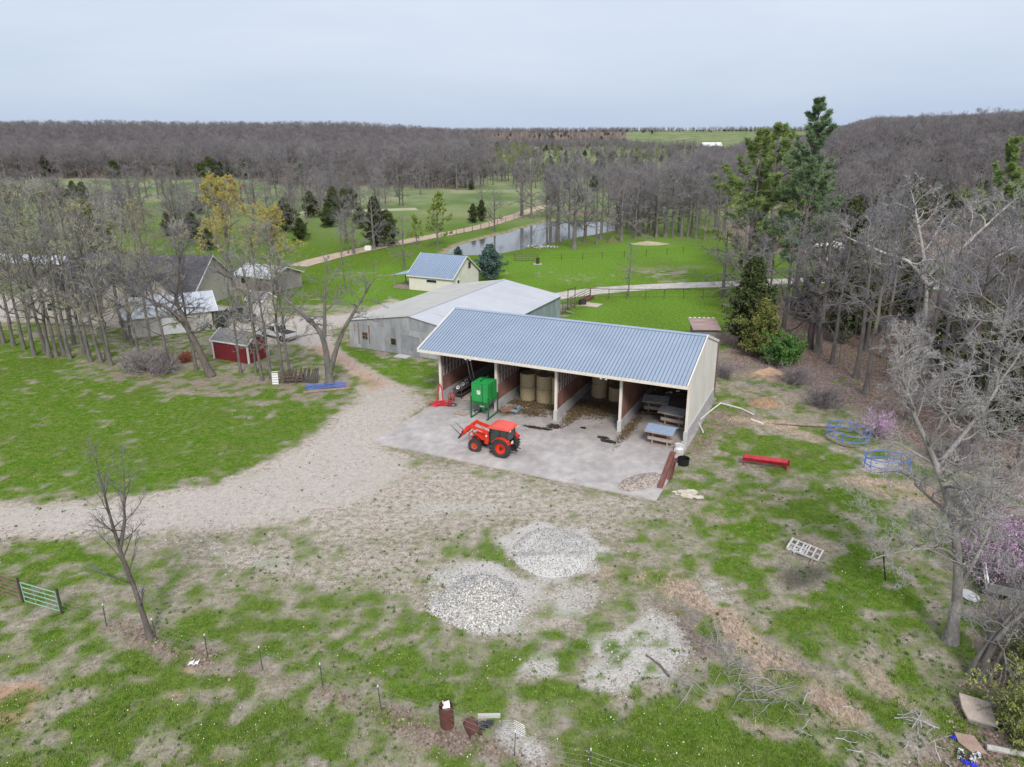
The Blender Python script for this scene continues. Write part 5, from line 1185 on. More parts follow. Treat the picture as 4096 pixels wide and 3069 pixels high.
# wood right of the pond and the right-hand hill
x, y = wood_points(3000, (.10, .40), (205, 520), lambda x, y: (1 - smooth((x / y - .05 - .02) / .03) * 0) * smooth((x / y - .13 + (y - 260) / 1900) / .05) * .8)
m = ~((x / y > .235) & (x / y < .31) & (y > 430)) & (y < 285 + 420 * smooth((x / y - .21) / .1)) & (y > 250); allp += [(a, b, .95) for a, b in zip(x[m], y[m])]
x, y = wood_points(8500, (.38, 1.05), (150, 900), lambda x, y: np.where(y < 175, .5, .95)); allp += [(a, b, .9) for a, b in zip(x, y)]
# loose trees behind the left grove and in the near pastures
x, y = wood_points(300, (-.75, -.2), (118, 300), lambda x, y: smooth((fbm(x / 26, y / 26, 3, 47) - .42) * 9) * .8); m = ~((x < -25) & (y < 150) & (x > -70)); allp += [(a, b, .75) for a, b in zip(x[m], y[m])]
x, y = wood_points(420, (-.24, .1), (240, 330), lambda x, y: smooth((fbm(x / 24, y / 18, 3, 48) - .5) * 9) * .8); allp += [(a, b, .7) for a, b in zip(x, y)]
lst = [[] for _ in range(7)]; FAR = OAK + WOOD
for (a, b, s_) in allp:
    z = float(terrain(a, b)) - .1; n = fbm(np.array([a / 60]), np.array([b / 60]), 3, 55)[0]
    u = r.uniform(); sc_ = s_ * r.uniform(.75, 1.15)
    if n > .58 and u < .55 or u < .05: lst[6].append((a, b, z, sc_ * r.uniform(.95, 1.4), r.uniform(0, 6.28)))
    else: lst[(0, 1, 2, 0, 1, 2, 4)[int(u * 997) % 7]].append((a, b, z, sc_ * .96, r.uniform(0, 6.28)))
for k, d in enumerate(FAR):
    if lst[k]: scatter_mass('bare_woods', d['obj'], lst[k])
scatter_mass('cedar_woods', CED[2]['obj'], lst[6])
xb, yb = wood_points(500, (-.12, .2), (300, 900), lambda x, y: smooth((fbm(x / 50, y / 50, 3, 61) - .55) * 9)); scatter_mass('leafing_woods', GREENT['obj'], [(a, b, float(terrain(a, b)) - .1, r.uniform(.5, .9), r.uniform(0, 6)) for a, b in zip(xb, yb)])
# ================================================================== OBJECTS
PADZ = .08                                                          # top of the concrete pad
M_RED = mat('tractor_red', (.62, .035, .012), .38, var=.08, scale=2, fine=.04)
M_REDROOF = mat('faded_red_plastic', (.72, .10, .075), .45, var=.08, scale=2, fine=.04)
M_RIMRED = mat('rim_red', (.55, .06, .03), .5, col2=(.42, .10, .07), scale=3)
M_BLACK = mat('black_rubber', (.022, .021, .021), .8, col2=(.05, .046, .043), scale=5, bump=.2)
M_BLKM = mat('black_metal', (.02, .02, .021), .5, var=.3)
M_CABGLASS = mat('cab_glass', (.035, .05, .05), .08, var=.15, spec=.7)
M_SILVER = mat('bare_steel', (.42, .42, .42), .35, .7)
M_GREEN = mat('green_bin_paint', (.012, .235, .05), .4, col2=(.02, .29, .065), scale=1.2, fine=.04)
M_GREEND = mat('dark_green_paint', (.012, .10, .035), .45, var=.2)
M_BLUE = mat('blue_paint', (.045, .10, .48), .45, col2=(.08, .17, .60), scale=3)
M_HOSE = mat('red_hose', (.55, .02, .035), .45, var=.15)
M_GALP = mat('galvanised_sheet', (.22, .24, .27), .45, .3, col2=(.30, .32, .35), scale=1.5)
M_FEEDW = mat('weathered_board', (.30, .235, .19), .88, col2=(.46, .38, .32), scale=2.4, stretch=(.6, 3, 3), bump=.2)
M_FEEDIN = mat('red_brown_board', (.17, .075, .055), .85, col2=(.26, .13, .10), scale=2)
M_HAY = mat('net_wrapped_hay', (.42, .335, .19), .92, col2=(.60, .50, .325), scale=4, stretch=(1, 1, 2.4), bump=.5, bscale=22, fine=.22)
M_HAYTOP = mat('hay_end', (.14, .11, .08), .95, col2=(.30, .245, .17), scale=5, bump=.6, bscale=18, fine=.3)
M_PALLET = mat('pallet_wood', (.33, .27, .225), .88, col2=(.48, .40, .345), scale=3, stretch=(1, 4, 1))
M_STEELR = mat('rust_red_steel', (.16, .055, .042), .75, col2=(.24, .095, .075), scale=2, bump=.15)
M_PVC = mat('white_pipe', (.58, .56, .53), .55, col2=(.68, .66, .63), scale=3)

def feed(x, y, z=0): return shp(x, y, z + PADZ)
def lettering(body, size, m, parent, M4):
    tx = bpy.data.curves.new('lettering', 'FONT'); tx.body = body; tx.size = size; tx.extrude = .002; tx.align_x = 'CENTER'
    to = bpy.data.objects.new('lettering', tx); COL.objects.link(to); dg = bpy.context.evaluated_depsgraph_get()
    me = bpy.data.meshes.new_from_object(to.evaluated_get(dg)); bpy.data.objects.remove(to)
    me.materials.clear(); me.materials.append(m); o = bpy.data.objects.new('lettering', me); COL.objects.link(o); o.parent = parent; o.matrix_local = M4; return o
# ---- tractor: own axes x forwards, y to its left
def make_tractor():
    hd = atan2(.44, -.898)
    t_ = thing('tractor', 'bright red cab tractor with front loader and two hay spikes parked on the concrete pad', 'tractor', (-.50, 52.02, PADZ), hd)
    WB = 2.36
    # chassis, gearbox, axles
    b = MB(); b.box((1.1, 0, .72), (2.5, .42, .42)); b.box((0, 0, .78), (.6, 1.15, .34)); b.box((WB, 0, .56), (.22, 1.35, .2)); b.box((2.2, 0, .75), (1.0, .36, .3)); b.box((.7, 0, .5), (.8, .5, .26))
    b.build('chassis', M_BLKM, t_, bevel=.02)
    h = MB()
    prof = [(1.08, .85), (1.08, 1.42), (1.5, 1.45), (2.2, 1.38), (2.75, 1.26), (2.9, 1.12), (2.92, .82)]
    h.prism(prof, -.34, .34, 'y'); ho_ = h.build('hood', M_RED, t_, bevel=.06, smooth=True)
    MB().box((2.93, 0, 1.0), (.03, .5, .3)).build('grille', M_BLKM, ho_)
    for s_ in (-1, 1):
        MB().box((2.86, s_ * .24, 1.17), (.1, .14, .08)).build('headlight', M_WHITE, ho_)
        MB().prism([(2.35, .86), (2.35, 1.12), (2.62, 1.14), (2.8, 1.0), (2.8, .86)], s_ * .342, s_ * .355, 'y').build('side_vent', M_BLKM, ho_)
    # cab
    cab = MB(); W2 = .70
    corners = {'fr': (.98, 2.18, .84), 'md': (.28, 2.2, .78), 'rr': (-.52, 2.12, .86)}
    for s_ in (-1, 1):
        cab.beam((1.02, s_ * W2, .95), (.92, s_ * (W2 - .03), 2.2), .06, .06); cab.beam((.2, s_ * (W2 + .03), 1.0), (.18, s_ * (W2 - .02), 2.2), .05, .07); cab.beam((-.5, s_ * W2, 1.3), (-.42, s_ * (W2 - .04), 2.2), .06, .06)
        cab.beam((1.02, s_ * W2, .95), (.2, s_ * (W2 + .03), .72), .05, .06); cab.beam((.2, s_ * W2, 1.0), (-.5, s_ * W2, 1.32), .05, .07)
    cab.beam((1.02, -W2, .98), (1.02, W2, .98), .06, .08); cab.beam((-.5, -W2, 1.3), (-.5, W2, 1.3), .06, .06); cab.beam((.93, -W2, 2.18), (.93, W2, 2.18), .06, .06)
    cab.box((.3, 0, .82), (1.3, 1.3, .08)); cab.box((1.04, 0, 1.15), (.06, .9, .4))
    co = cab.build('cab', M_BLKM, t_)
    for s_ in (-1, 1):
        MB().prism([(1.0, .98), (.22, .74), (.2, 2.17), (.92, 2.17)], s_ * (W2 - .015), s_ * (W2 - .005), 'y').build('door_glass', M_CABGLASS, co)
        MB().prism([(.16, 1.03), (-.48, 1.34), (-.42, 2.17), (.16, 2.17)], s_ * (W2 - .02), s_ * (W2 - .01), 'y').build('side_glass', M_CABGLASS, co)
    MB().slab([(1.03, -W2 + .04, 1.0), (1.03, W2 - .04, 1.0), (.94, W2 - .06, 2.17), (.94, -W2 + .06, 2.17)], .012).build('windscreen', M_CABGLASS, co)
    MB().slab([(-.5, -W2 + .04, 1.33), (-.5, W2 - .04, 1.33), (-.43, W2 - .06, 2.17), (-.43, -W2 + .06, 2.17)], .012).build('rear_window', M_CABGLASS, co)
    st = MB(); st.box((.05, 0, 1.05), (.5, .5, .14)); st.box((-.2, 0, 1.4), (.14, .48, .62)); st.build('seat', mat('grey_seat', (.10, .10, .10), .8), co, bevel=.04)
    MB().ring((.62, 0, 1.5), .19, .018, M=Matrix.Rotation(radians(-35), 3, 'Y')).tube([(.62, 0, 1.5), (.85, 0, 1.15)], .03, 6).build('steering_wheel', M_BLKM, co)
    rf_ = MB(); rf_.prism([(-.72, 2.2), (-.66, 2.34), (-.2, 2.43), (.6, 2.44), (1.12, 2.36), (1.24, 2.24), (1.2, 2.18)], -.80, .80, 'y')
    ro_ = rf_.build('cab_roof', M_REDROOF, t_, bevel=.07, smooth=True)
    for s_ in (-1, 1):
        MB().box((1.2, s_ * .6, 2.17), (.06, .16, .08)).build('work_light', M_WHITE, ro_); MB().box((-.70, s_ * .62, 2.2), (.06, .14, .08)).build('work_light', M_WHITE, ro_)
    # fenders
    for s_ in (-1, 1):
        f = MB(); pts = [(sin(radians(a)) * .86, .76 + cos(radians(a)) * .86) for a in range(-62, 68, 10)]
        inn_ = [(x * .95, .76 + (z - .76) * .95) for x, z in reversed(pts)]
        f.prism(pts + inn_, s_ * .62, s_ * 1.02, 'y'); f.prism([(-.7, 1.0), (-.6, 1.35), (-.2, 1.6), (.3, 1.58), (.62, 1.2)], s_ * .62, s_ * .66, 'y')
        fo = f.build('fender', M_RED, t_, smooth=True)
        MB().box((-.72, s_ * .84, 1.3), (.09, .22, .12)).build('tail_light', mat('red_lens', (.45, .02, .02), .3), fo)
    MB().box((-.78, .45, 1.25), (.06, .24, .2)).build('plate_lamp', M_WHITE, t_)
    # wheels
    def wheel(x, y, R, w, rim_r, s_, lugs):
        w_ = thing_part('wheel', t_, (x, y, R))
        rot = Matrix.Rotation(radians(90 if s_ < 0 else -90), 3, 'X')
        ty = MB(); hw = w / 2
        ty.lathe([(rim_r, -hw * .8), (R * .82, -hw), (R * .95, -hw * .92), (R, -hw * .55), (R, hw * .55), (R * .95, hw * .92), (R * .82, hw), (rim_r, hw * .8)], 36, rot)
        for k in range(lugs):
            a = 2 * pi * k / lugs
            for sd in (-1, 1):
                a2 = a + (pi / lugs if sd > 0 else 0)
                c_ = Vector((sin(a2) * (R + .012), sd * hw * .5, cos(a2) * (R + .012)))
                M_ = Matrix.Rotation(a2, 3, 'Y') @ Matrix.Rotation(radians(38) * sd, 3, 'Z'); ty.box(c_, (.075, hw * 1.15, .07), M=M_)
        ty.build('tyre', M_BLACK, w_)
        rm = MB(); rm.lathe([(rim_r * 1.02, hw * .82), (rim_r, hw * .86), (rim_r * .92, hw * .6), (rim_r * .86, hw * .1), (rim_r * .45, -.02), (rim_r * .42, .06), (rim_r * .2, .08), (0, .08)], 28, rot)
        rm.build('rim', M_RIMRED if R < .6 else M_RED, w_, smooth=True)
        hb = MB()
        for k in range(8):
            a = 2 * pi * k / 8; c_ = rot @ Vector((rim_r * .3 * cos(a), rim_r * .3 * sin(a), .1)); hb.box(c_, (.05, .06, .05))
        hb.lathe([(rim_r * .16, .06), (rim_r * .14, .14), (0, .15)], 12, rot); hb.build('hub', M_BLKM if R > .6 else M_RIMRED, w_)
    def thing_part(name, par, loc):
        o = bpy.data.objects.new(name, None); COL.objects.link(o); o.parent = par; o.location = loc; o.empty_display_size = .2; return o
    wheel(0, .78, .76, .46, .43, 1, 20); wheel(0, -.78, .76, .46, .43, -1, 20)
    wheel(WB, .72, .52, .32, .29, 1, 18); wheel(WB, -.72, .52, .32, .29, -1, 18)
    # loader
    arms = MB(); 
    for s_ in (-1, 1):
        a = MB(); yy = s_ * .50
        a.prism([(1.28, .72), (1.12, 1.72), (1.26, 1.84), (2.15, 1.98), (2.78, 2.12), (2.98, 2.05), (3.85, 1.05), (3.78, .92), (3.62, .95), (2.84, 1.84), (2.1, 1.66), (1.5, 1.52), (1.62, .72)], yy - .05, yy + .05, 'y')
        ao = a.build('loader_arm', M_RED, t_, bevel=.012)
        MB().tube([(1.7, yy + s_ * .07, 1.02), (2.3, yy + s_ * .07, 1.48)], .045, 8).build('lift_cylinder', M_RED, ao)
        MB().tube([(2.3, yy + s_ * .07, 1.48), (2.62, yy + s_ * .07, 1.72)], .022, 8).build('lift_rod', M_SILVER, ao)
        MB().tube([(2.75, yy + s_ * .02, 2.16), (3.3, yy, 1.75)], .05, 8).tube([(3.3, yy, 1.75), (3.72, yy, 1.32)], .028, 8).build('tilt_cylinder', M_RED, ao)
        MB().box((1.42, yy + s_ * .06, 1.42), (.12, .02, .16)).build('warning_sticker', M_WHITE, ao)
        lettering('Kubota', .17, M_WHITE, ao, Matrix.Translation((2.05, yy + s_ * .054, 1.70)) @ Matrix.Rotation(pi if s_ > 0 else 0, 4, 'Z') @ Matrix.Rotation(pi / 2, 4, 'X') @ Matrix.Rotation(radians(10) * (-1 if s_ > 0 else 1), 4, 'Z'))
    MB().tube([(3.1, -.5, 1.78), (3.1, .5, 1.78)], .06, 10).build('loader_crossbar', M_RED, t_)
    gd = MB()
    for s_ in (-.3, .3): gd.tube([(2.95, s_, .62), (3.12, s_, .7), (3.12, s_, 1.25), (2.98, s_, 1.36)], .035, 8)
    gd.tube([(3.12, -.3, 1.22), (3.12, .3, 1.22)], .03, 8); gd.tube([(3.12, -.3, .75), (3.12, .3, .75)], .03, 8); gd.build('grille_guard', M_RED, t_)
    # spear frame, tilted back
    fr = MB(); u = Vector((-.56, 0, .83)); c0 = Vector((3.92, 0, .80))
    for zz in (0, .34, .68): fr.beam(c0 + u * zz + Vector((0, -.62, 0)), c0 + u * zz + Vector((0, .62, 0)), .09, .1)
    for yy in (-.6, -.2, .2, .6): fr.beam(c0 + u * -.05 + Vector((0, yy, 0)), c0 + u * .75 + Vector((0, yy, 0)), .08, .08)
    fo = fr.build('bale_spear_frame', M_BLKM, t_)
    dsp = Vector((.80, 0, .60))
    for yy in (-.36, .36): MB().tube([c0 + u * .2 + Vector((0, yy, 0)), c0 + u * .2 + Vector((0, yy, 0)) + dsp * .4, c0 + u * .2 + Vector((0, yy, 0)) + dsp * 1.25], [.034, .03, .008], 8).build('spike', M_BLKM, fo)
    MB().tube([(1.22, .30, 1.4), (1.22, .30, 2.05), (1.17, .32, 2.2)], .055, 10).build('exhaust_stack', M_BLKM, t_)
    sp = MB()
    for zz in (.35, .6): sp.box((.78, .86, zz), (.36, .22, .03))
    for xx in (.6, .96): sp.box((xx, .86, .52), (.03, .04, .5))
    sp.build('step', M_BLKM, t_)
    for s_ in (-1, 1): MB().box((.95, s_ * .95, 1.85), (.04, .18, .28)).beam((.95, s_ * .7, 2.0), (.95, s_ * .95, 1.95), .025, .025).build('mirror', M_BLKM, t_)
    hi = MB()
    for s_ in (-.32, .32): hi.tube([(-.2, s_ * .8, .6), (-1.15, s_, .48)], .035, 6); hi.tube([(-.3, s_, 1.15), (-.85, s_, .55)], .025, 6)
    hi.tube([(-.3, 0, 1.0), (-.95, 0, .85)], .035, 6); hi.box((-.75, 0, .42), (.5, .1, .07)); hi.build('three_point_hitch', M_BLKM, t_)
    return t_
make_tractor()

# ---- green feed bin
fx, fy = 4.5, -2.35
bin_ = thing('feed_bin', 'green steel hopper feed bin on four legs in front of the first bay', 'feed bin', feed(fx, fy), SHYAW)
Wb, Db, z0_, z1_ = 1.62, 1.75, 1.52, 3.22
b = MB(); b.box((Wb / 2, Db / 2, (z0_ + z1_) / 2), (Wb, Db, z1_ - z0_)); b.build('body', M_GREEN, bin_, bevel=.03)
ap = MB(); cx_, cy_ = Wb / 2, Db / 2
q = [(0, 0), (Wb, 0), (Wb, Db), (0, Db)]; top = [(x, y, z0_ + .0) for x, y in q]; bot = [(cx_ + (x - cx_) * .14, cy_ + (y - cy_) * .14, .58) for x, y in q]
ap.add(top + bot, [(0, 1, 5, 4), (1, 2, 6, 5), (2, 3, 7, 6), (3, 0, 4, 7), (7, 6, 5, 4)]); ap.build('hopper', M_GREEN, bin_)
rp = [(x, y, z1_ + .01) for x, y in q]; apx = [(cx_ - .35, cy_, z1_ + .2), (cx_ + .35, cy_, z1_ + .2)]
MB().add(rp + apx, [(0, 1, 5, 4), (1, 2, 5), (2, 3, 4, 5), (3, 0, 4)]).build('lid', M_GREEN, bin_)
MB().box((cx_, cy_, z1_ + .22), (.06, 1.5, .05)).build('lid_ridge', M_GREEND, bin_)
sm = MB(); sm.box((Wb * .66, -.02, (z0_ + z1_) / 2), (.05, .05, z1_ - z0_)); sm.box((Wb + .02, Db * .42, (z0_ + z1_) / 2), (.05, .05, z1_ - z0_))
sm.tube([(Wb * .66, -.04, z0_), (Wb * .6, cy_ - .35, 1.0)], .025, 6); sm.build('seam', M_GREEND, bin_)
for x, y in q: MB().box((x + (.04 if x else -.04), y + (.04 if y else -.04), 1.0), (.1, .1, 2.0)).build('leg', M_GREEND, bin_)
for x in (.04, Wb - .04): MB().box((x, cy_, .04), (.12, Db + .5, .08)).build('skid', M_GREEND, bin_)
MB().box((cx_, cy_, .55), (.34, .34, .16)).build('outlet', M_GREEND, bin_)
MB().slab([(cx_ - .22, .38, 1.06), (cx_ + .2, .38, 1.06), (cx_ + .2, .48, .92), (cx_ - .22, .48, .92)], .02).build('slide_plate', M_WHITE, bin_)
sg = MB(); shield = [(-.17, .17), (-.09, .19), (0, .155), (.09, .19), (.17, .17), (.18, .0), (.15, -.15), (.0, -.21), (-.15, -.15), (-.18, 0)]
sg.prism([(Wb * .44 + a, 2.42 + b_) for a, b_ in shield], -.012, -.006, 'y'); so = sg.build('shield_badge', M_WHITE, bin_)
em = MB(); M_NAVY = mat('navy_ink', (.03, .03, .25), .5)
for k in range(3):
    xx = Wb * .44 + (k - 1) * .105; em.prism([(xx - .045, 2.55), (xx, 2.49), (xx + .045, 2.55), (xx + .03, 2.56), (xx, 2.52), (xx - .03, 2.56)], -.018, -.0125, 'y')
em.build('badge_crest', M_NAVY, so)
lettering('MFA', .13, M_NAVY, so, Matrix.Translation((Wb * .44, -.016, 2.34)) @ Matrix.Rotation(pi / 2, 4, 'X'))

# ---- round bales stood on end
bale = tag(bpy.data.objects.new('hay_bale', None), 'hay', 'hay bale'); bale_r, bale_h = .755, 1.30
def make_bale(loc, label, rz):
    r = thing('hay_bale', label, 'hay bale', loc, rz, 'round hay bales stored in the shed')
    b = MB(); n = 32
    b.lathe([(bale_r * .97, 0), (bale_r, .06), (bale_r * 1.012, bale_h * .5), (bale_r, bale_h - .06), (bale_r * .97, bale_h)], n)
    b.build('wrapped_side', M_HAY, r, smooth=True)
    e = MB(); e.lathe([(bale_r * .97, bale_h - .01), (bale_r * .6, bale_h + .03), (bale_r * .3, bale_h), (0, bale_h + .02)], n); e.lathe([(0, .01), (bale_r * .97, .01)], n); e.build('hay_end', M_HAYTOP, r, smooth=True)
    return r
bpy.data.objects.remove(bale)
bl = [(7.12, 3.95, 2, 'front left stack of the second bay'), (8.80, 3.92, 2, 'front middle stack of the second bay'), (10.35, 3.95, 2, 'front stack half hidden by the third post'), (7.25, 5.9, 3, 'back left stack of the second bay'), (8.95, 5.9, 3, 'back middle stack of the second bay'), (10.6, 5.8, 2, 'back right stack of the second bay'),
      (12.95, 7.5, 3, 'left stack of the third bay'), (14.75, 7.25, 1, 'single low stand of the third bay'), (14.9, 9.3, 2, 'back stack of the third bay'), (16.3, 8.2, 2, 'right stack hidden by the fourth post'), (13.2, 9.9, 2, 'rear stack of the third bay'), (7.3, 8.0, 2, 'rearmost row of the second bay'), (9.0, 8.0, 3, 'rearmost row middle of the second bay')]
proto = None
for x, y, n, w_ in bl:
    for k in range(n):
        lab = ('bottom', 'second', 'top')[k] + ' hay bale of the ' + w_ if n > 1 else 'lone hay bale on the floor at the right of the third bay'
        P_ = feed(x + RNG.uniform(-.03, .03), y + RNG.uniform(-.03, .03), k * (bale_h + .02))
        if proto is None: proto = make_bale(P_, lab, 0)
        else: dup(proto, P_, RNG.uniform(0, 6.28), lab)
# loose hay on the bay floors
def litter(name, n, sampler, size, m, tone=None, z=lambda x, y: .1, h=.02, seed=3, flat=.25, asp=3.0):
    rg = np.random.default_rng(seed); x, y = sampler(rg, n); n = len(x); a = rg.uniform(0, 2 * pi, n); s = size * rng_u(rg, n)
    d = np.stack([np.cos(a), np.sin(a), rg.normal(0, flat, n)], 1) * (s * .5)[:, None]; w_ = np.stack([-np.sin(a), np.cos(a), rg.normal(0, flat, n)], 1) * (s * .5 / asp)[:, None]
    C = np.stack([x, y, z(x, y) + rg.uniform(0, h, n)], 1)
    V = np.stack([C - d - w_, C + d - w_, C + d + w_, C - d + w_], 1).reshape(-1, 3)
    return tag(np_mesh(name, V, 4, np.arange(4 * n).reshape(-1, 4), m, tone=rg.uniform(0, 1, n)), kind='stuff')
def rng_u(rg, n): return rg.uniform(.5, 1.4, n)
LOOSE = leafmat('loose_hay', (.07, .048, .03), (.26, .19, .11))
def bays(rg, n):
    cs = [(8.4, 2.6, 2.2, .6, .9), (13.6, 4.2, 2.0, 1.8, 1.2), (12.6, 2.2, .5, 2.2, .5), (17.9, 1.0, .35, 2.6, .4), (19.5, 5.4, 1.6, .5, .6), (6.9, .4, .8, .7, .4), (16.4, 5.5, .6, 1.5, .5), (8.8, .9, 1.2, .8, .3)]
    p = np.array([c_[4] for c_ in cs]); k = rg.choice(len(cs), n, p=p / p.sum()); u = np.array([c_[0] for c_ in cs])[k] + rg.normal(0, 1, n) * np.array([c_[2] for c_ in cs])[k] * .6; v = np.array([c_[1] for c_ in cs])[k] + rg.normal(0, 1, n) * np.array([c_[3] for c_ in cs])[k] * .6
    for kx in (0, 1, 2, 3, 4): u = np.where(np.abs(u - kx * BAY) < .15, u + .35, u)
    c_, s_ = cos(SHYAW), sin(SHYAW); return SHX + u * c_ - v * s_, SHY + u * s_ + v * c_
litter('loose_hay', 14000, bays, .16, LOOSE, z=lambda x, y: PADZ + .01 + 0 * x, h=.09)
def dung_s(rg, n):
    cs = [(11.9, -1.35, .5, .5), (10.4, -2.25, .7, .2), (11.5, -2.2, .3, .15), (17.15, -2.4, .55, .25), (16.5, -1.9, .35, .2), (14.3, -.6, .15, .1)]
    k = rg.integers(0, len(cs), n); u = np.array([c_[0] for c_ in cs])[k] + rg.normal(0, 1, n) * np.array([c_[2] for c_ in cs])[k] * .5; v = np.array([c_[1] for c_ in cs])[k] + rg.normal(0, 1, n) * np.array([c_[3] for c_ in cs])[k] * .5
    c_, s_ = cos(SHYAW), sin(SHYAW); return SHX + u * c_ - v * s_, SHY + u * s_ + v * c_
litter('spilled_dung', 2600, dung_s, .13, leafmat('dung', (.03, .024, .018), (.075, .06, .045)), z=lambda x, y: PADZ + .01 + 0 * x, h=.03, seed=8, asp=1.6)

# ---- mineral feeders
def make_feeder(loc, rz, label, shiny):
    r = thing('mineral_feeder', label, 'feeder', loc, rz, 'roofed cattle feeders in the last bay')
    for x in (-.62, .62):
        for y in (-.3, .3): MB().box((x, y, .62), (.09, .09, 1.24)).build('leg', M_FEEDW, r)
    tr_ = MB(); tr_.box((0, 0, .42), (2.0, .62, .04)); tr_.box((0, -.37, .55), (2.0, .04, .3)); tr_.box((0, .37, .55), (2.0, .04, .3)); tr_.box((-1.0, 0, .55), (.04, .7, .3)); tr_.box((1.0, 0, .55), (.04, .7, .3))
    to = tr_.build('trough', M_FEEDW, r); MB().box((0, 0, .46), (1.92, .68, .03)).build('trough_floor', M_FEEDIN, to)
    MB().box((0, -.34, .05), (2.3, .1, .1)).build('skid', M_TIMBER, r); MB().box((0, .34, .05), (2.3, .1, .1)).build('skid', M_TIMBER, r)
    rf_ = MB(); rf_.slab([(-1.15, -.85, 1.28), (1.15, -.85, 1.28), (1.15, .12, 1.55), (-1.15, .12, 1.55)], .03); rf_.slab([(1.15, .85, 1.32), (-1.15, .85, 1.32), (-1.15, .12, 1.55), (1.15, .12, 1.55)], .03)
    ro = rf_.build('roof', M_GALP if not shiny else M_CROOF, r)
    rr = MB()
    for k in range(6):
        y0 = -.82 + k * .19; z_ = 1.29 + (y0 + .85) * .278; rr.box((0, y0, z_ + .012), (2.3, .045, .03))
    for k in range(4): rr.box((0, .25 + k * .19, 1.545 - (.25 + k * .19 - .12) * .315), (2.3, .045, .03))
    rr.build('roof_rib', M_SILVER if not shiny else M_ROOF, ro)
    rb_ = MB(); rb_.box((0, -.86, 1.24), (2.3, .04, .08)); rb_.build('eave_board', M_FEEDW, ro)
    return r
make_feeder(feed(18.95, 5.45), SHYAW + .10, 'roofed wooden feeder standing deepest inside the last bay', False)
make_feeder(feed(21.05, 3.25), SHYAW - .12, 'roofed wooden feeder between the deepest one and the front one in the last bay', False)
make_feeder(feed(21.1, -1.15), SHYAW - .06, 'roofed wooden feeder with bluish roof at the front of the last bay', True)
hw = MB(); rg = random.Random(4)
hay_wall = []
for k in range(150):
    hw.box((rg.uniform(17.6, 22.5), rg.uniform(10.2, 11.1), rg.uniform(.2, 3.3)), (rg.uniform(.3, .8), rg.uniform(.3, .6), rg.uniform(.2, .5)), M=Matrix.Rotation(rg.uniform(-.4, .4), 3, 'Y'))
o = hw.build('hay_heap', mat('old_hay', (.09, .065, .035), .95, col2=(.20, .145, .085), scale=3, bump=.6, bscale=14, fine=.3), loc=(SHX, SHY, PADZ)); o.rotation_euler = (0, 0, SHYAW); tag(o, 'heap of old brown hay against the back of the last bay', 'hay heap')

# ---- pallets
def make_pallet(name, loc, rz, label, m=None, w=1.2, d=1.0, n=7, tilt=0, group=None):
    r = thing(name, label, 'pallet', loc, rz, group); m = m or M_PALLET; r.rotation_euler = (tilt, 0, rz)
    for k in range(n): MB().box((0, -d / 2 + .05 + k * (d - .1) / (n - 1), .12), (w, .085, .022)).build('deck_board', m, r)
    for x in (-w / 2 + .03, 0, w / 2 - .03): MB().box((x, 0, .06), (.05, d, .09)).build('stringer', m, r)
    for y in (-d / 2 + .06, 0, d / 2 - .06): MB().box((0, y, .008), (w, .085, .016)).build('bottom_board', m, r)
    return r
make_pallet('wooden_pallet', feed(3.25, -2.0), SHYAW - .08, 'grey wooden pallet lying on the pad left of the green bin')
make_pallet('wooden_pallet', feed(6.62, .35), SHYAW + .9, 'reddish wooden pallet lying on litter right of the green bin', mat('red_pallet', (.22, .115, .085), .88, col2=(.36, .22, .17), scale=3))
make_pallet('wooden_pallet', feed(2.3, 1.4), SHYAW + .15, 'wooden pallet inside the first bay behind the green bin')
p = at(1737, 1193); make_pallet('white_pallet', (p.x, p.y, .16), -.62 + pi / 2, 'pale wooden pallet propped beside the ash patch on the right lawn', mat('bleached_wood', (.50, .47, .45), .8, col2=(.62, .59, .57), scale=3), w=1.3, d=1.9, n=6, tilt=.12)

# ---- first bay: hoses, bench, stand, pipes, drum
rg = random.Random(11)
hs = MB(); pts = []
for k in range(4):                                                  # loops hung over the stub at the pier
    o_ = rg.uniform(-.05, .05); hs.tube([(-.05 + o_ - .3, -.34, .05), (-.22 + o_, -.30, .8), (-.12 + o_, -.27, 1.55), (.03 + o_, -.26, 1.78), (.2 + o_, -.27, 1.5), (.3 + o_, -.30, .8), (.42 + o_ * 2, -.4, .06)], .035, 7)
for k in range(9):
    cx_, cy_, R_ = .25 + rg.uniform(-.3, .45), -1.0 + rg.uniform(-.35, .3), rg.uniform(.35, .75); a0 = rg.uniform(0, 6)
    hs.tube([(cx_ + R_ * cos(a0 + j * .5) * (1 + .1 * sin(j * 1.7 + k)), cy_ + R_ * .75 * sin(a0 + j * .5), .05 + .018 * k + .02 * sin(j)) for j in range(12)], .034, 6)
o = hs.build('red_hose', M_HOSE, loc=feed(0, 0)); o.rotation_euler = (0, 0, SHYAW); tag(o, 'bundle of red hose hung on the first pier and coiled on the pad', 'hose')
hs = MB()
for k in range(5):
    cx_, cy_, R_ = 1.15 + rg.uniform(-.3, .35), -.55 + rg.uniform(-.25, .25), rg.uniform(.3, .55); a0 = rg.uniform(0, 6)
    hs.tube([(cx_ + R_ * cos(a0 + j * .5), cy_ + R_ * .8 * sin(a0 + j * .5), .03 + .012 * k) for j in range(13)], .018, 5)
o = hs.build('black_hose', M_BLACK, loc=feed(0, 0)); o.rotation_euler = (0, 0, SHYAW); tag(o, 'loose coil of black hose beside the red hose', 'hose')
hs = MB()
for k in range(3): hs.tube([(4.4 + (.32 + .03 * k) * cos(j * .5), -1.0 + (.32 + .03 * k) * sin(j * .5), .03 + .012 * k) for j in range(14)], .016, 5)
hs.tube([(2.9, -1.2, .03), (3.4, -.9, .03), (4.1, -1.1, .03)], .014, 5)
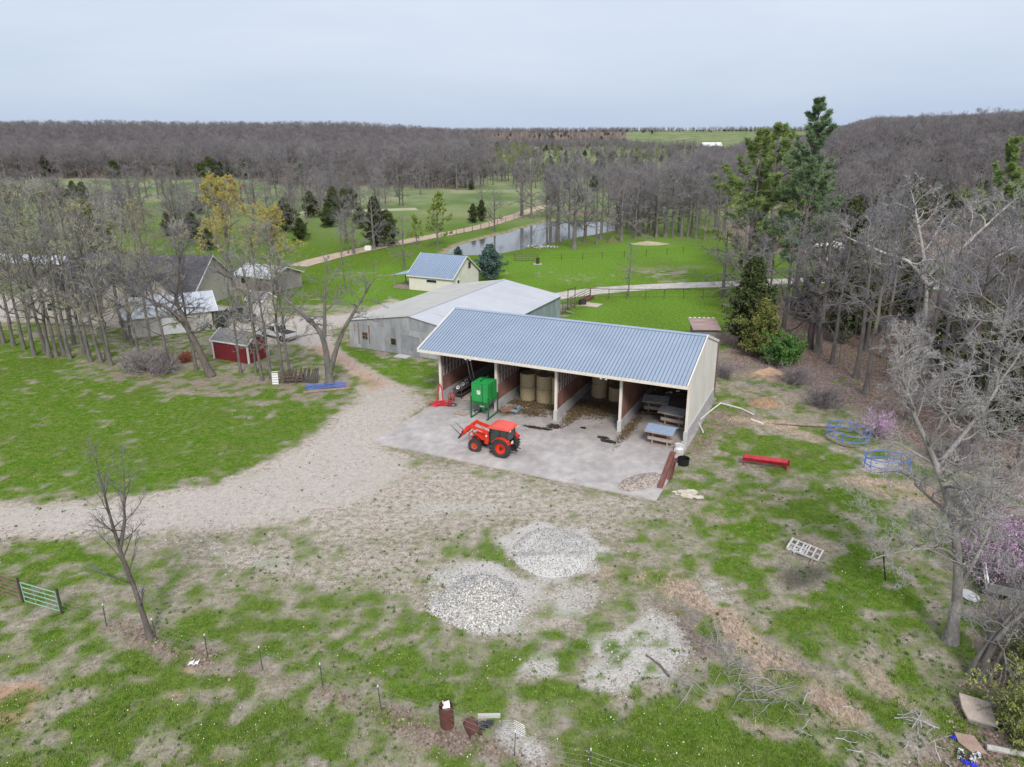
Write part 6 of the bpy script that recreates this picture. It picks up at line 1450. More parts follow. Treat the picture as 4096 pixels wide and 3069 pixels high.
o = hs.build('black_cable', M_BLACK, loc=feed(0, 0)); o.rotation_euler = (0, 0, SHYAW); tag(o, 'thin coil of black cable under the green bin', 'cable')
rs = thing('red_stand', 'small red metal stand in front of the bench in the first bay', 'stand', feed(.95, .25), SHYAW)
for x in (-.22, .22):
    for y in (-.18, .18): MB().box((x, y, .42), (.05, .05, .84)).build('leg', mat('faded_red_metal', (.36, .10, .09), .6, var=.2), rs)
for zz in (.12, .42, .82): MB().box((0, 0, zz), (.48, .4, .04)).build('shelf', MATS['faded_red_metal'], rs)
wb = thing('work_bench', 'cluttered metal work bench along the left wall of the first bay', 'work bench', feed(.95, 2.4), SHYAW)
MB().box((.1, .4, .86), (.95, 3.2, .07)).build('top', M_DARK, wb)
for x in (-.3, .5):
    for y in (-1.1, 1.9): MB().box((x, y, .42), (.07, .07, .84)).build('leg', M_DARK, wb)
MB().box((.1, .4, .3), (.8, 3.0, .05)).build('shelf', M_DARK, wb)
rg = random.Random(3); cl = []
for k in range(12):
    y = -1.0 + k * .26; s_ = rg.uniform(.1, .2)
    b = MB(); zt_ = .9
    kind = k % 4
    if kind == 0: b.ring((rg.uniform(-.2, .3), y, 1.05), .14, .035, 16, 6, Matrix.Rotation(radians(70), 3, 'X')); b.box((0, y, .95), (.2, .12, .1))
    elif kind == 1: b.tube([(rg.uniform(-.3, 0), y, .93), (.1, y + .1, 1.1), (rg.uniform(.2, .5), y, .95)], .03, 6)
    elif kind == 2: b.lathe([(0, .9), (s_, .9), (s_, 1.12), (0, 1.14)], 12, None, (rg.uniform(-.2, .3), y, 0))
    else: b.box((rg.uniform(-.2, .3), y, .9 + s_ / 2), (s_ * 1.6, s_, s_), rg.uniform(0, 1))
    nm, cc, mm = (('hand_wheel', 'hand wheel', M_WHITE), ('bent_pipe', 'pipe', M_SILVER), ('paint_can', 'can', M_SILVER), ('tool_box', 'tool box', mat('grey_paint', (.25, .26, .28), .5)))[kind]
    o = b.build(nm, mm, loc=feed(.95, 2.4)); o.rotation_euler = (0, 0, SHYAW)
    tag(o, {'hand_wheel': 'white hand wheel lying on the work bench', 'bent_pipe': 'bent steel pipe lying across the work bench', 'paint_can': 'steel can standing on the work bench', 'tool_box': 'grey tool box standing on the work bench'}[nm], cc, {'hand_wheel': 'hand wheels on the work bench', 'bent_pipe': 'bent pipes on the work bench', 'paint_can': 'cans on the work bench', 'tool_box': 'tool boxes on the work bench'}[nm])
for a, b_, lab in (((.55, 5.0, 0), (.16, 4.4, 4.1), 'left of two pale poles leaning on the first bay wall'), ((.8, 5.3, 0), (.2, 4.9, 4.0), 'right of two pale poles leaning on the first bay wall'), ((3.2, 8.4, 0), (2.4, 9.2, 4.3), 'grey pole leaning deep in the first bay')):
    o = MB().tube([a, b_], .06, 8).build('leaning_pole', M_PVC, loc=feed(0, 0)); o.rotation_euler = (0, 0, SHYAW); tag(o, lab, 'pole')
dr = MB().lathe([(0, 0), (.33, 0), (.33, .3), (.345, .31), (.33, .33), (.33, .6), (.345, .61), (.33, .63), (.33, .92), (0, .93)], 20)
o = dr.build('blue_drum', mat('deep_blue', (.015, .02, .22), .35), loc=feed(4.1, 7.2, 1.55), smooth=True); tag(o, 'dark blue drum raised behind the green bin', 'drum')
bx_ = thing('machine_frame', 'dark steel machine frame carrying the blue drum in the first bay', 'machine', feed(4.1, 7.2), SHYAW)
for x in (-.8, .8):
    for y in (-.6, .6): MB().box((x, y, 1.9), (.06, .06, 3.8)).build('upright', M_SILVER, bx_)
MB().box((0, 0, 1.5), (1.8, 1.4, .08)).build('deck', M_BLKM, bx_); MB().lathe([(.05, 2.6), (.05, 3.9), (.5, 3.95), (.5, 4.05), (0, 4.05)], 16).build('auger_head', M_SILVER, bx_)
jk = MB()
for k in range(7): jk.tube([(5.35 - .1 * k, 1.0 + .35 * k, .0), (5.5, 1.2 + .3 * k, 1.5 + .12 * k)], .03, 6)
o = jk.build('rod_bundle', M_SILVER, loc=feed(0, 0)); o.rotation_euler = (0, 0, SHYAW); tag(o, 'bundle of steel rods leaning behind the green bin leg', 'rods')
bt = MB(); bt.slab([(7.1, .1, .12), (7.75, .0, .12), (7.7, .55, .15), (7.15, .6, .13)], .03); bt.slab([(7.72, .1, .1), (7.8, .6, .12), (7.95, .55, .6), (7.85, .1, .62)], .03)
o = bt.build('blue_plastic', mat('pale_blue_plastic', (.10, .26, .48), .5, col2=(.35, .5, .62), scale=4), loc=feed(0, 0)); o.rotation_euler = (0, 0, SHYAW); tag(o, 'torn pale blue plastic sheet next to the reddish pallet', 'plastic')

# ---- right corner of the pad
def cinder(loc, rz, label):
    b = MB()
    for y in (-.085, .085): b.box((0, y, .1), (.4, .03, .2))
    for x in (-.185, 0, .185): b.box((x, 0, .1), (.03, .14, .2))
    o = b.build('cinder_block', M_CONCP, loc=loc); o.rotation_euler = (0, 0, rz); return tag(o, label, 'block')
cinder(feed(22.75, -.35), SHYAW + .4, 'cinder block at the foot of the right front pier'); cinder(feed(22.8, -.75), SHYAW + 1.2, 'second cinder block a step in front of the pier block')
o = MB().box((0, 0, .2), (.32, .3, .4)).build('rubble_block', M_CONCP, loc=feed(22.95, -1.3, -.05), bevel=.05); tag(o, 'rough pale concrete lump between the cinder blocks and the wheel rim', 'block')
rim = MB(); R_ = .33
rim.lathe([(R_, 0), (R_ * .93, .03), (R_ * .88, .18), (R_ * .93, .28), (R_, .30), (R_ * .97, .31), (R_ * .86, .29)], 28)
for k in range(7):
    a = 2 * pi * k / 7; rim.box((cos(a) * R_ * .48, sin(a) * R_ * .48, .27), (R_ * .8, .075, .05), a)
rim.lathe([(0, .29), (.09, .29), (.09, .2)], 14)
o = rim.build('wheel_rim', mat('white_alloy', (.75, .75, .77), .3, .2, var=.05), loc=feed(22.75, -1.95, .3), smooth=True); tag(o, 'white alloy wheel rim lying on a concrete block at the pad corner', 'wheel rim')
o = MB().box((0, 0, .15), (.75, .7, .3)).build('concrete_block', M_CONCP, loc=feed(22.8, -1.98), bevel=.02); o.rotation_euler = (0, 0, SHYAW); tag(o, 'flat concrete block below the white wheel rim', 'block')
o = MB().lathe([(0, .03), (.40, .03), (.44, .5), (.46, .5), (.43, 0), (0, 0)], 26).build('black_tub', mat('black_plastic', (.012, .012, .013), .35), loc=feed(23.55, -3.95, -.06), smooth=True); tag(o, 'round black rubber tub on the grass beside the rusty beams', 'tub')
bm_ = [((22.42, -2.35), (22.98, -8.75), .36, 'longest rust red steel channel lying along the right edge of the pad'), ((22.85, -3.4), (23.25, -7.2), .20, 'narrower rust red channel lying against the longest one'), ((23.0, -4.2), (23.35, -6.9), .12, 'thin rust red bar outermost beside the steel channels')]
for (a, b_, w_, lab) in bm_:
    q = MB(); A_, B_ = Vector((*a, .06)), Vector((*b_, .06)); q.beam(A_, B_, w_, .03); dd = (B_ - A_).normalized(); nn = Vector((-dd.y, dd.x, 0))
    for s_ in (-1, 1): q.beam(A_ + nn * (w_ / 2) * s_ + Vector((0, 0, .05)), B_ + nn * (w_ / 2) * s_ + Vector((0, 0, .05)), .02, .12)
    o = q.build('steel_channel', M_STEELR, loc=feed(0, 0)); o.rotation_euler = (0, 0, SHYAW); tag(o, lab, 'steel beam', 'rusty steel channels at the pad edge')
# stones
def stones_mesh(name, P, S, m, seed=1, parent=None, flat=.75):
    """irregular stones, 8-corner chunks"""
    rg = np.random.default_rng(seed); n = len(P)
    cube = np.array([(x, y, z) for x in (-1, 1) for y in (-1, 1) for z in (-1, 1)], float) * .5
    a = rg.uniform(0, 2 * pi, n); J = cube[None] * (1 + rg.uniform(-.35, .25, (n, 8, 3)))
    J[:, :, 2] *= flat; J *= S[:, None, None]
    b = rg.normal(0, .3, n); z_ = J[:, :, 2] + J[:, :, 0] * b[:, None]
    x_ = J[:, :, 0] * np.cos(a)[:, None] - J[:, :, 1] * np.sin(a)[:, None]; y_ = J[:, :, 0] * np.sin(a)[:, None] + J[:, :, 1] * np.cos(a)[:, None]
    V = np.stack([x_, y_, z_], -1) + P[:, None, :]
    f = np.array([(0, 1, 3, 2), (4, 6, 7, 5), (0, 4, 5, 1), (2, 3, 7, 6), (0, 2, 6, 4), (1, 5, 7, 3)])
    q = (np.arange(n)[:, None, None] * 8 + f[None]).reshape(-1, 4)
    return np_mesh(name, V.reshape(-1, 3), 4, q, m, parent, tone=np.repeat(rg.uniform(0, 1, n), 6))
M_LIME = leafmat('limestone_chips', (.15, .14, .13), (.62, .60, .575), .9); M_RIVER = leafmat('tan_pebbles', (.28, .22, .19), (.58, .51, .46), .85)
rg = np.random.default_rng(5)
n = 1500; u = rg.uniform(0, 1, n); th = rg.uniform(0, 2 * pi, n); rr_ = np.sqrt(u)
px = 21.5 + rr_ * np.cos(th) * 1.0 + rg.normal(0, .05, n); py = -8.35 + rr_ * np.sin(th) * 1.75; px = px + (py + 8.35) * .42
c_, s_ = cos(SHYAW), sin(SHYAW); P = np.stack([SHX + px * c_ - py * s_, SHY + px * s_ + py * c_, PADZ + .02 + .10 * (1 - rr_) + 0 * px], 1)
tag(stones_mesh('pebble_pile', P, rg.uniform(.06, .16, n), M_RIVER, 3), 'low spread heap of tan pebbles on the front corner of the pad', 'pebbles')
fs = np.array([(25.0 + rg.uniform(-.85, .85), -8.65 + rg.uniform(-.55, .55)) for k in range(26)]); hgt = np.array([.05 + .07 * (k // 9) for k in range(26)])
M_FLAG = leafmat('flagstone', (.50, .43, .34), (.70, .64, .55), .9)
fsr = thing('flagstone_pile', 'small stack of cream flagstones on the grass right of the pad corner', 'stones', shp(25.0, -8.65, -.02), SHYAW)
rgl = random.Random(9)
for k in range(26):
    n_ = 6; R_ = rgl.uniform(.17, .32); ang = sorted(rgl.uniform(0, 6.28) for _ in range(n_)); lvl = k // 10; spread = (.85, .6, .35)[min(lvl, 2)]
    cx_, cy_ = rgl.uniform(-spread, spread), rgl.uniform(-spread * .6, spread * .6)
    m = MB().prism([(cx_ + R_ * cos(a) * 1.3, cy_ + R_ * sin(a)) for a in ang], .02 + lvl * .085, .09 + lvl * .085, 'z')
    o = m.build('stone', mat('cream_stone', (.47, .41, .33), .9, col2=(.62, .56, .48), scale=2), fsr); o.rotation_euler = (rgl.uniform(-.08, .08), rgl.uniform(-.08, .08), 0)
# gravel heaps
def heap(name, label, c, f, ext, n, size, m, seed, core):
    r = thing(name, label, 'gravel heap', (c[0], c[1], 0))
    g = 46; xs_ = np.linspace(-ext[0], ext[0], g); ys_ = np.linspace(-ext[1], ext[1], g); GX_, GY_ = np.meshgrid(xs_, ys_)
    Z = f(GX_, GY_); Z = Z + .05 * (fbm(GX_ * 2.2, GY_ * 2.2, 3, seed) - .5) * (Z > .02) - .06
    i = (np.arange(g - 1)[:, None] * g + np.arange(g - 1)[None]).ravel()
    np_mesh('mound', np.stack([GX_.ravel(), GY_.ravel(), Z.ravel()], 1), 4, np.stack([i, i + 1, i + 1 + g, i + g], 1), core, r, smooth=True)
    rg = np.random.default_rng(seed); x = rg.uniform(-ext[0], ext[0], n); y = rg.uniform(-ext[1], ext[1], n); z = f(x, y); k = z > rg.uniform(-.02, .10, n); x, y, z = x[k], y[k], z[k]
    s_ = size[0] + (size[1] - size[0]) * rg.uniform(0, 1, len(x)) ** 2
    o = stones_mesh('stones', np.stack([x, y, z - .035], 1), s_, m, seed, r); o['kind'] = 'stuff'; return r
p1 = at(1040, 1300); p2 = at(1195, 1190)
def f1(x, y):
    d = np.sqrt((x / 2.35) ** 2 + (y / 2.5) ** 2); d2 = np.sqrt(((x + 1.5) / 1.5) ** 2 + ((y + .5) / 1.0) ** 2); w_ = .12 * (fbm(x * .9 + 4, y * .9, 3, 71) - .5)
    return np.maximum(1.6 * np.clip(1 - (d + w_ * 2), 0, 1) ** 1.2, .4 * np.clip(1 - d2 - w_, 0, 1))
def f2(x, y):
    a = np.arctan2(y, x); R_ = np.sqrt((x / 2.75) ** 2 + (y / 2.9) ** 2) + .22 * (fbm(x * .7 + 9, y * .7, 3, 72) - .5)
    return (.34 + .16 * np.exp(-((y + 1.2) / .5) ** 2) + .10 * np.sin(x * 1.7 + 1) * np.cos(y * 1.3)) * smooth((1.0 - R_) / .32)
M_CORE1 = mat('crushed_stone', (.33, .315, .30), .95, col2=(.52, .50, .48), scale=9, bump=.9, bscale=16, fine=.3)
M_CORE2 = mat('fine_white_gravel', (.47, .455, .44), .95, col2=(.57, .555, .54), scale=6, bump=.6, bscale=26, fine=.2)
heap('gravel_heap', 'pointed heap of coarse white crushed stone in the yard', p1, f1, (3.0, 2.9), 36000, (.03, .10), M_LIME, 21, M_CORE1)
heap('gravel_heap', 'flattened heap of fine white gravel behind the coarse stone heap', p2, f2, (3.0, 3.1), 9000, (.02, .05), M_LIME, 22, M_CORE2)

# ---- right-hand lawn: trough, bale rings, pipes, log, post, slab, trailer
A_ = Vector((17.5, 50.2, 0)); B_ = Vector((20.65, 49.1, 0)); dd = (B_ - A_); L_ = dd.length; rz = atan2(dd.y, dd.x)
tr_ = thing('feed_bunk', 'long bright red metal feed bunk on the right lawn', 'trough', A_, rz)
M_TR = mat('trough_red', (.40, .014, .03), .5, var=.25, scale=2)
q = MB(); q.slab([(0, -.22, .36), (L_, -.22, .36), (L_, .22, .36), (0, .22, .36)], .02); q.slab([(0, -.22, .36), (L_, -.22, .36), (L_, -.36, .66), (0, -.36, .66)], .02); q.slab([(0, .36, .66), (L_, .36, .66), (L_, .22, .36), (0, .22, .36)], .02)
q.prism([(-.22, .35), (.22, .35), (.37, .68), (-.37, .68)], -.01, .02, 'x'); q.prism([(-.22, .35), (.22, .35), (.37, .68), (-.37, .68)], L_ - .02, L_ + .01, 'x'); q.build('bunk', M_TR, tr_)
for x in (.15, L_ - .15):
    q = MB()
    for s_ in (-1, 1): q.beam((x, s_ * .25, .4), (x, s_ * .38, 0), .05, .05)
    q.beam((x, -.35, .1), (x, .35, .1), .05, .05); q.build('leg', M_TR, tr_)
def bale_ring(loc, label, tilt, R_=1.62, broken=False, drop=.0):
    r = thing('bale_ring', label, 'bale ring', loc, 0, 'blue bale rings'); r.rotation_euler = tilt
    M_BLUER = mat('blue_pipe', (.05, .13, .55), .4, col2=(.10, .20, .60), scale=2)
    MB().ring((0, 0, .95), R_, .038, 40, 7).build('top_rail', M_BLUER, r)
    MB().ring((0, 0, .45), R_, .036, 40, 7).build('middle_rail', M_BLUER, r)
    if not broken: MB().ring((0, 0, .04), R_, .03, 40, 7).build('bottom_rail', mat('rusty_pipe', (.10, .05, .04), .8), r)
    for k in range(10):
        a = 2 * pi * k / 10; a2 = a + (.16 if k % 2 else -.05)
        MB().tube([(R_ * cos(a), R_ * sin(a), .0), (R_ * cos(a2), R_ * sin(a2), .96)], .024, 6).build('bar', M_BLUER, r)
    return r
bale_ring((27.35, 54.6, .0), 'blue metal bale ring standing whole near the fallen grey log', (radians(3), radians(4), .3))
bale_ring((27.95, 49.1, .02), 'bent blue metal bale ring on the pale bare patch', (radians(-5), radians(6), 1.0), 1.55, True)
pv = [((1518, 935), (1507, 912), (1530, 892), 'bent white board lying near the right wall of the shed'), ((1530, 892), (1556, 872), None, 'white board leading away from the shed wall'), ((1556, 872), (1600, 884), (1627, 897), 'white pipe curving away over the dry weeds'), ((1476, 958), (1498, 905), None, 'thin white pipe lying along the foot of the shed wall')]
for a, b_, c_, lab in pv:
    pts = [at(*a), at(*b_)] + ([at(*c_)] if c_ else []); pts = [Vector((q.x, q.y, .07)) for q in pts]
    o = MB().tube(pts, .07, 7).build('white_pipe', M_PVC); tag(o, lab, 'pipe')
o = MB().tube([Vector((*at(1622, 908)[:2], .08)), Vector((*at(1648, 917)[:2], .06))], .10, 8).build('white_pipe', M_PVC); tag(o, 'thick end of white pipe in the dry weeds', 'pipe')
o = MB().tube([(22.6, 57.9, .12), (24.6, 57.5, .15), (27.4, 57.1, .14)], [.08, .13, .16], 10).build('fallen_log', M_TIMBER); tag(o, 'grey fallen log behind the whole blue bale ring', 'log')
def mound(name, label, cat, c, R_, h, m, seed, n=22):
    g = n; xs_ = np.linspace(-1.25, 1.25, g); GX_, GY_ = np.meshgrid(xs_, xs_); d = np.sqrt(GX_ ** 2 + GY_ ** 2) + .5 * (fbm(GX_ * 2 + seed, GY_ * 2, 3, seed) - .5)
    Z = h * np.clip(1 - d, -.2, 1) ** 1.0 * (.7 + .6 * fbm(GX_ * 5, GY_ * 5, 2, seed + 3)); Z = np.where(d > 1, -.1, Z)
    i = (np.arange(g - 1)[:, None] * g + np.arange(g - 1)[None]).ravel()
    o = np_mesh(name, np.stack([GX_.ravel() * R_[0], GY_.ravel() * R_[1], Z.ravel()], 1), 4, np.stack([i, i + 1, i + 1 + g, i + g], 1), m, smooth=True); o.location = (c[0], c[1], 0); return tag(o, label, cat)
mound('manure_heap', 'brown clumpy manure heap behind the white pipe', 'heap', at(1650, 872), (1.7, 1.1), .8, mat('manure', (.17, .105, .06), .95, col2=(.36, .25, .16), scale=3, bump=.9, bscale=7, fine=.3), 4)
mound('dirt_heap', 'orange tan dirt heap at the edge of the right wood', 'heap', at(1662, 806), (1.8, .8), .7, mat('tan_dirt', (.36, .22, .14), .95, col2=(.48, .33, .23), scale=2, bump=.6), 6)
a, b_ = Vector((*at(1912, 1255)[:2], 0)), None
o = MB().tube([a, a + Vector((-.30, .25, 1.75))], .045, 7).build('steel_post', M_BLKM); tag(o, 'dark steel post leaning on the right lawn before the big grey tree', 'post')
o = MB().tube([Vector((*at(1748, 1222)[:2], .03)), Vector((*at(1760, 1200)[:2], .18))], .06, 7).build('round_post', M_TIMBER); tag(o, 'round timber lying under the pale pallet', 'timber')
ash = mound('ash_heap', 'heap of white and black ash beside the pale pallet', 'ash heap', at(1722, 1185), (.7, .7), .25, mat('ash', (.06, .06, .06), .95, col2=(.6, .6, .6), scale=7, thresh=(.45, .55), fine=.3), 9)
rg2 = np.random.default_rng(3)
cs = thing('concrete_slab', 'broken tilted concrete slab on rubble at the bottom right', 'slab', (20.0, 24.85, .36), -.45)
cs.rotation_euler = (radians(14), radians(-4), -.55)
MB().prism([(-.75, .62), (.42, .58), (.72, -.55), (-.35, -.62), (-.6, -.1)], -.07, .07, 'z').build('slab_top', mat('tan_concrete', (.36, .29, .24), .9, col2=(.46, .385, .33), scale=2, bump=.4), cs, bevel=.02)
MB().box((.1, -.35, -.26), (1.0, .5, .26)).build('rubble_base', mat('dark_rubble', (.08, .08, .085), .9, col2=(.3, .3, .3), scale=5), cs, bevel=.04)
p = at(2090, 1610); o = MB().prism([(-.5, .35), (.2, .4), (.62, -.3), (.1, -.42), (-.35, -.1)], 0, .07, 'z').build('broken_board', mat('brown_board', (.27, .18, .14), .9, col2=(.36, .26, .21), scale=2), loc=(p.x, p.y, .1)); o.rotation_euler = (.2, -.1, -.5); tag(o, 'small brown broken slab at the bottom right edge', 'slab')
for dx, dy, lab in ((2066, 1597, 'crumpled bright blue rag beside the brown broken slab'), (2090, 1650, 'second bright blue scrap at the very bottom edge')):
    p = at(dx, dy); b = MB()
    for k in range(5): b.slab([(k * .09 - .25, .1 - k * .06, .1 + .06 * (k % 2)), (k * .09 - .12, .16 - k * .06, .12), (k * .09 - .1, .02 - k * .06, .08), (k * .09 - .22, -.05 - k * .06, .1 - .04 * (k % 2))], .01)
    o = b.build('blue_rag', mat('bright_blue_cloth', (.015, .03, .55), .6), loc=(p.x, p.y, 0)); tag(o, lab, 'rag')
p = at(2085, 1636); b = MB()
for k in range(9): b.box((RNG.uniform(-.5, .6), RNG.uniform(-.3, .3), .08), (RNG.uniform(.1, .3), RNG.uniform(.1, .25), RNG.uniform(.06, .16)), RNG.uniform(0, 3))
tag(b.build('rubbish_heap', mat('rubbish', (.03, .03, .03), .6, col2=(.6, .6, .6), scale=6, thresh=(.5, .56)), loc=(p.x, p.y, 0)), 'heap of black and white rubbish around the blue scrap', 'rubbish')
o = MB().tube([Vector((*at(2128, 1618)[:2], .12)), Vector((*at(2240, 1640)[:2], .12))], [.13, .11], 9).build('fallen_log', BARK_P); tag(o, 'pale log lying at the bottom right picture corner', 'log')
# old trailer under the redbud
p0 = at(2122, 1295); tl = thing('old_trailer', 'derelict stake-sided trailer with white rail under the purple redbud', 'trailer', (25.6, 33.4, 0), radians(62))
MB().box((1.9, -.9, .62), (4.6, 1.9, .12)).build('deck', M_DARK, tl)
rl = MB(); rl.beam((-.4, .05, 1.15), (4.2, .05, 1.15), .07, .1); rl.beam((-.4, .05, .72), (4.2, .05, .72), .05, .08)
for k in range(6): rl.box((-.3 + k * .88, .05, .92), (.07, .07, .6))
rl.build('side_rail', M_WHITE, tl); MB().box((4.25, -.9, 1.0), (.08, 1.9, .8)).build('headboard', M_RUSTY, tl); MB().box((-.4, -.9, .85), (.06, 1.8, .5)).build('tailboard', M_SILVER, tl)
MB().box((3.6, -.5, 1.05), (.7, .7, .7)).build('orange_box', mat('orange_plastic', (.55, .10, .03), .5), tl, bevel=.05)
for x in (.4, 3.0):
    for y in (.0, -1.8): MB().lathe([(.1, -.1), (.34, -.12), (.36, 0), (.34, .12), (.1, .1)], 18, Matrix.Rotation(pi / 2, 3, 'X'), (x, y, .36)).build('wheel', M_BLACK, tl)
for dx, dy, R_, lab in ((2093, 1288, .5, 'grey round disc lying beside the derelict trailer'), (2173, 1134, .3, 'small grey round disc on the grass behind the redbud')):
    p = at(dx, dy); o = MB().lathe([(0, .09), (R_ * .6, .07), (R_, .02), (R_, 0), (0, 0)], 20).build('grey_disc', mat('grey_lid', (.52, .53, .55), .5, var=.06), loc=(p.x, p.y, .06), smooth=True); o.rotation_euler = (.12, .1, 0); tag(o, lab, 'disc')
# ---- front fence, gates, scrap
wf = thing('wire_fence', 'line of thin steel posts with sagging wire along the front grass', 'fence', (0, 0, 0))
FP = [(-23.8, 32.2), (-20.9, 31.2), (-17.8, 30.1), (-14.8, 28.9), (-11.8, 27.9), (-8.7, 26.8), (-5.8, 25.4), (-2.9, 24.4), (0.05, 22.9), (3.0, 22.0), (6.0, 20.9)]
rg = random.Random(6)
for k, (x, y) in enumerate(FP[1:]):
    q = MB(); h_ = 1.28 + rg.uniform(-.06, .08); lx, ly = rg.uniform(-.10, .06), rg.uniform(-.05, .08); q.beam((x, y, 0), (x + lx, y + ly, h_), .04, .035); po = q.build('post', mat('t_post', (.045, .055, .05), .7, col2=(.10, .085, .075), scale=5), wf)
    MB().beam((x + lx * .92, y + ly * .92, h_ * .93), (x + lx, y + ly, h_ + .005), .05, .045).build('post_tip', M_WHITE, po)
M_WIRE = mat('fence_wire', (.26, .25, .25), .5, .5)
for z in (.3, .6, .9, 1.15):
    pts = []
    for k in range(len(FP) - 1):
        for j in range(6):
            f = j / 6; pts.append((FP[k][0] * (1 - f) + FP[k + 1][0] * f, FP[k][1] * (1 - f) + FP[k + 1][1] * f, z - .12 * sin(pi * f)))
    MB().tube(pts, .006, 4).build('wire', M_WIRE, wf)
def gate(name, label, A_, B_, h, bars, m, tube=.03, z0=.15, cat='gate', lie=None):
    A_, B_ = Vector(A_), Vector(B_); d_ = (B_ - A_); L_ = d_.length; r = thing(name, label, cat, A_, atan2(d_.y, d_.x))
    if lie is not None: r.rotation_euler = lie
    for k in range(bars): MB().tube([(0, 0, z0 + k * (h - z0) / (bars - 1)), (L_, 0, z0 + k * (h - z0) / (bars - 1))], tube, 7).build('bar', m, r)
    q = MB()
    for x in (0, L_): q.tube([(x, 0, z0 - .02), (x, 0, h + .02)], tube, 7)
    q.build('end_frame', m, r)
    for x in (L_ / 3, 2 * L_ / 3): MB().box((x, .0, (z0 + h) / 2), (.03, .02, h - z0)).build('brace', m, r)
    return r
gate('pipe_gate', 'pale green pipe gate at the left end of the front fence', (-26.3, 33.15, 0), (-23.9, 32.25, 0), 1.3, 5, mat('pale_green_paint', (.20, .34, .25), .5, col2=(.28, .42, .33), scale=2))
gate('rusty_gate', 'rust brown pipe gate cut by the left picture edge', (-30.2, 34.75, 0), (-26.6, 33.3, 0), 1.35, 6, mat('rust_pipe', (.14, .075, .06), .7, col2=(.22, .14, .12), scale=3))
for x, y, lab in ((-26.45, 33.22, 'dark wooden gate post between the two gates'), (-23.75, 32.2, 'dark gate post at the right end of the pale green gate')): tag(MB().tube([(x, y, -.05), (x, y, 1.55)], .06, 8).build('gate_post', M_DARK), lab, 'post')
p = at(418, 1434); b = MB()
for k in range(4): b.slab([(k * .12 - .24, -.12, .03 + .1 * (k % 2)), (k * .12 - .12, -.1, .06), (k * .12 - .1, .18, .05 + .1 * (k % 2)), (k * .12 - .24, .14, .03)], .015)
tag(b.build('white_rag', M_WHITE, loc=(p.x, p.y, 0)), 'crumpled white rag on the bare trail by the front fence', 'rag')
p = at(966, 1567); cu = thing('culvert_pipe', 'upright rusty steel drum pipe at the bottom of the picture', 'pipe', (p.x, p.y, 0), 0); cu.rotation_euler = (.03, -.03, 0)
M_CUL = mat('rusty_drum', (.085, .03, .024), .8, col2=(.15, .06, .045), scale=3, bump=.3)
MB().lathe([(.30, 0), (.30, 1.12), (.285, 1.12), (.285, .02), (0, .02)], 26).build('shell', M_CUL, cu, smooth=True)
b = MB(); b.slab([(-.14, .05, 1.2), (.1, .12, 1.25), (.16, -.1, 1.05), (-.16, -.12, 1.02)], .03); b.slab([(-.16, -.12, 1.02), (.02, -.2, 1.08), (.04, -.22, .8), (-.14, -.16, .8)], .03); b.slab([(.02, -.2, 1.05), (.2, -.1, 1.02), (.2, -.1, .85), (.04, -.22, .85)], .03)
o = b.build('crumpled_sheet', mat('crumpled_zinc', (.38, .38, .40), .4, .4), loc=(p.x, p.y, 0)); tag(o, 'crumpled grey metal sheet stuck in the upright drum pipe', 'scrap')
p = at(1008, 1590); o = MB().lathe([(0, .02), (.27, .02), (.27, .1), (.285, .11), (.27, .12), (.28, .75), (.30, .8), (.27, .8), (.26, .06), (0, .06)], 24, Matrix.Rotation(radians(98), 3, 'X') @ Matrix.Rotation(0, 3, 'Z')).build('rusty_bucket', M_CUL, loc=(p.x + .05, p.y + .55, .28), smooth=True); o.rotation_euler = (0, 0, .45); tag(o, 'rusty drum lying on its side with open mouth by the front fence', 'drum')
b = MB(); b.lathe([(0, 0), (.25, 0)], 16); 
p = at(1056, 1549); o = MB().box((0, 0, .08), (.98, .17, .16)).build('concrete_lintel', M_CONCP, loc=(p.x, p.y, 0), bevel=.012); o.rotation_euler = (0, 0, .02); tag(o, 'short pale concrete beam lying behind the rusty drum', 'beam')
p = at(1040, 1570); b = MB(); rg = random.Random(2)
for k in range(16): 
    cx_, cy_, cz = rg.uniform(-.4, .4), rg.uniform(-.2, .2), rg.uniform(.03, .16); b.slab([(cx_ - .12, cy_ - .08, cz), (cx_ + .1, cy_ - .1, cz + rg.uniform(-.06, .06)), (cx_ + .12, cy_ + .1, cz), (cx_ - .1, cy_ + .08, cz + rg.uniform(-.06, .06))], .01)
tag(b.build('black_plastic_scrap', mat('shiny_black_film', (.02, .02, .025), .25, spec=.7), loc=(p.x, p.y, 0)), 'shiny black plastic scraps beside the lying drum', 'plastic')
p = at(1095, 1580); b = MB()
for k in range(7): b.tube([(-.55, .1 * k - .3, .02), (-.2, .1 * k - .34, .34), (.3, .1 * k - .4, .42), (.75, .1 * k - .5, .2)], .007, 4)
for k in range(5): b.tube([(-.5 + .3 * k, -.3 - .03 * k, .05 + .35 * sin(k / 4 * pi)), (-.5 + .3 * k, .3 - .05 * k, .05 + .35 * sin(k / 4 * pi))], .007, 4)
tag(b.build('wire_mesh_roll', mat('bright_wire', (.55, .56, .58), .35, .6), loc=(p.x, p.y, 0)), 'bowed piece of shiny wire mesh by the last fence post', 'wire mesh')
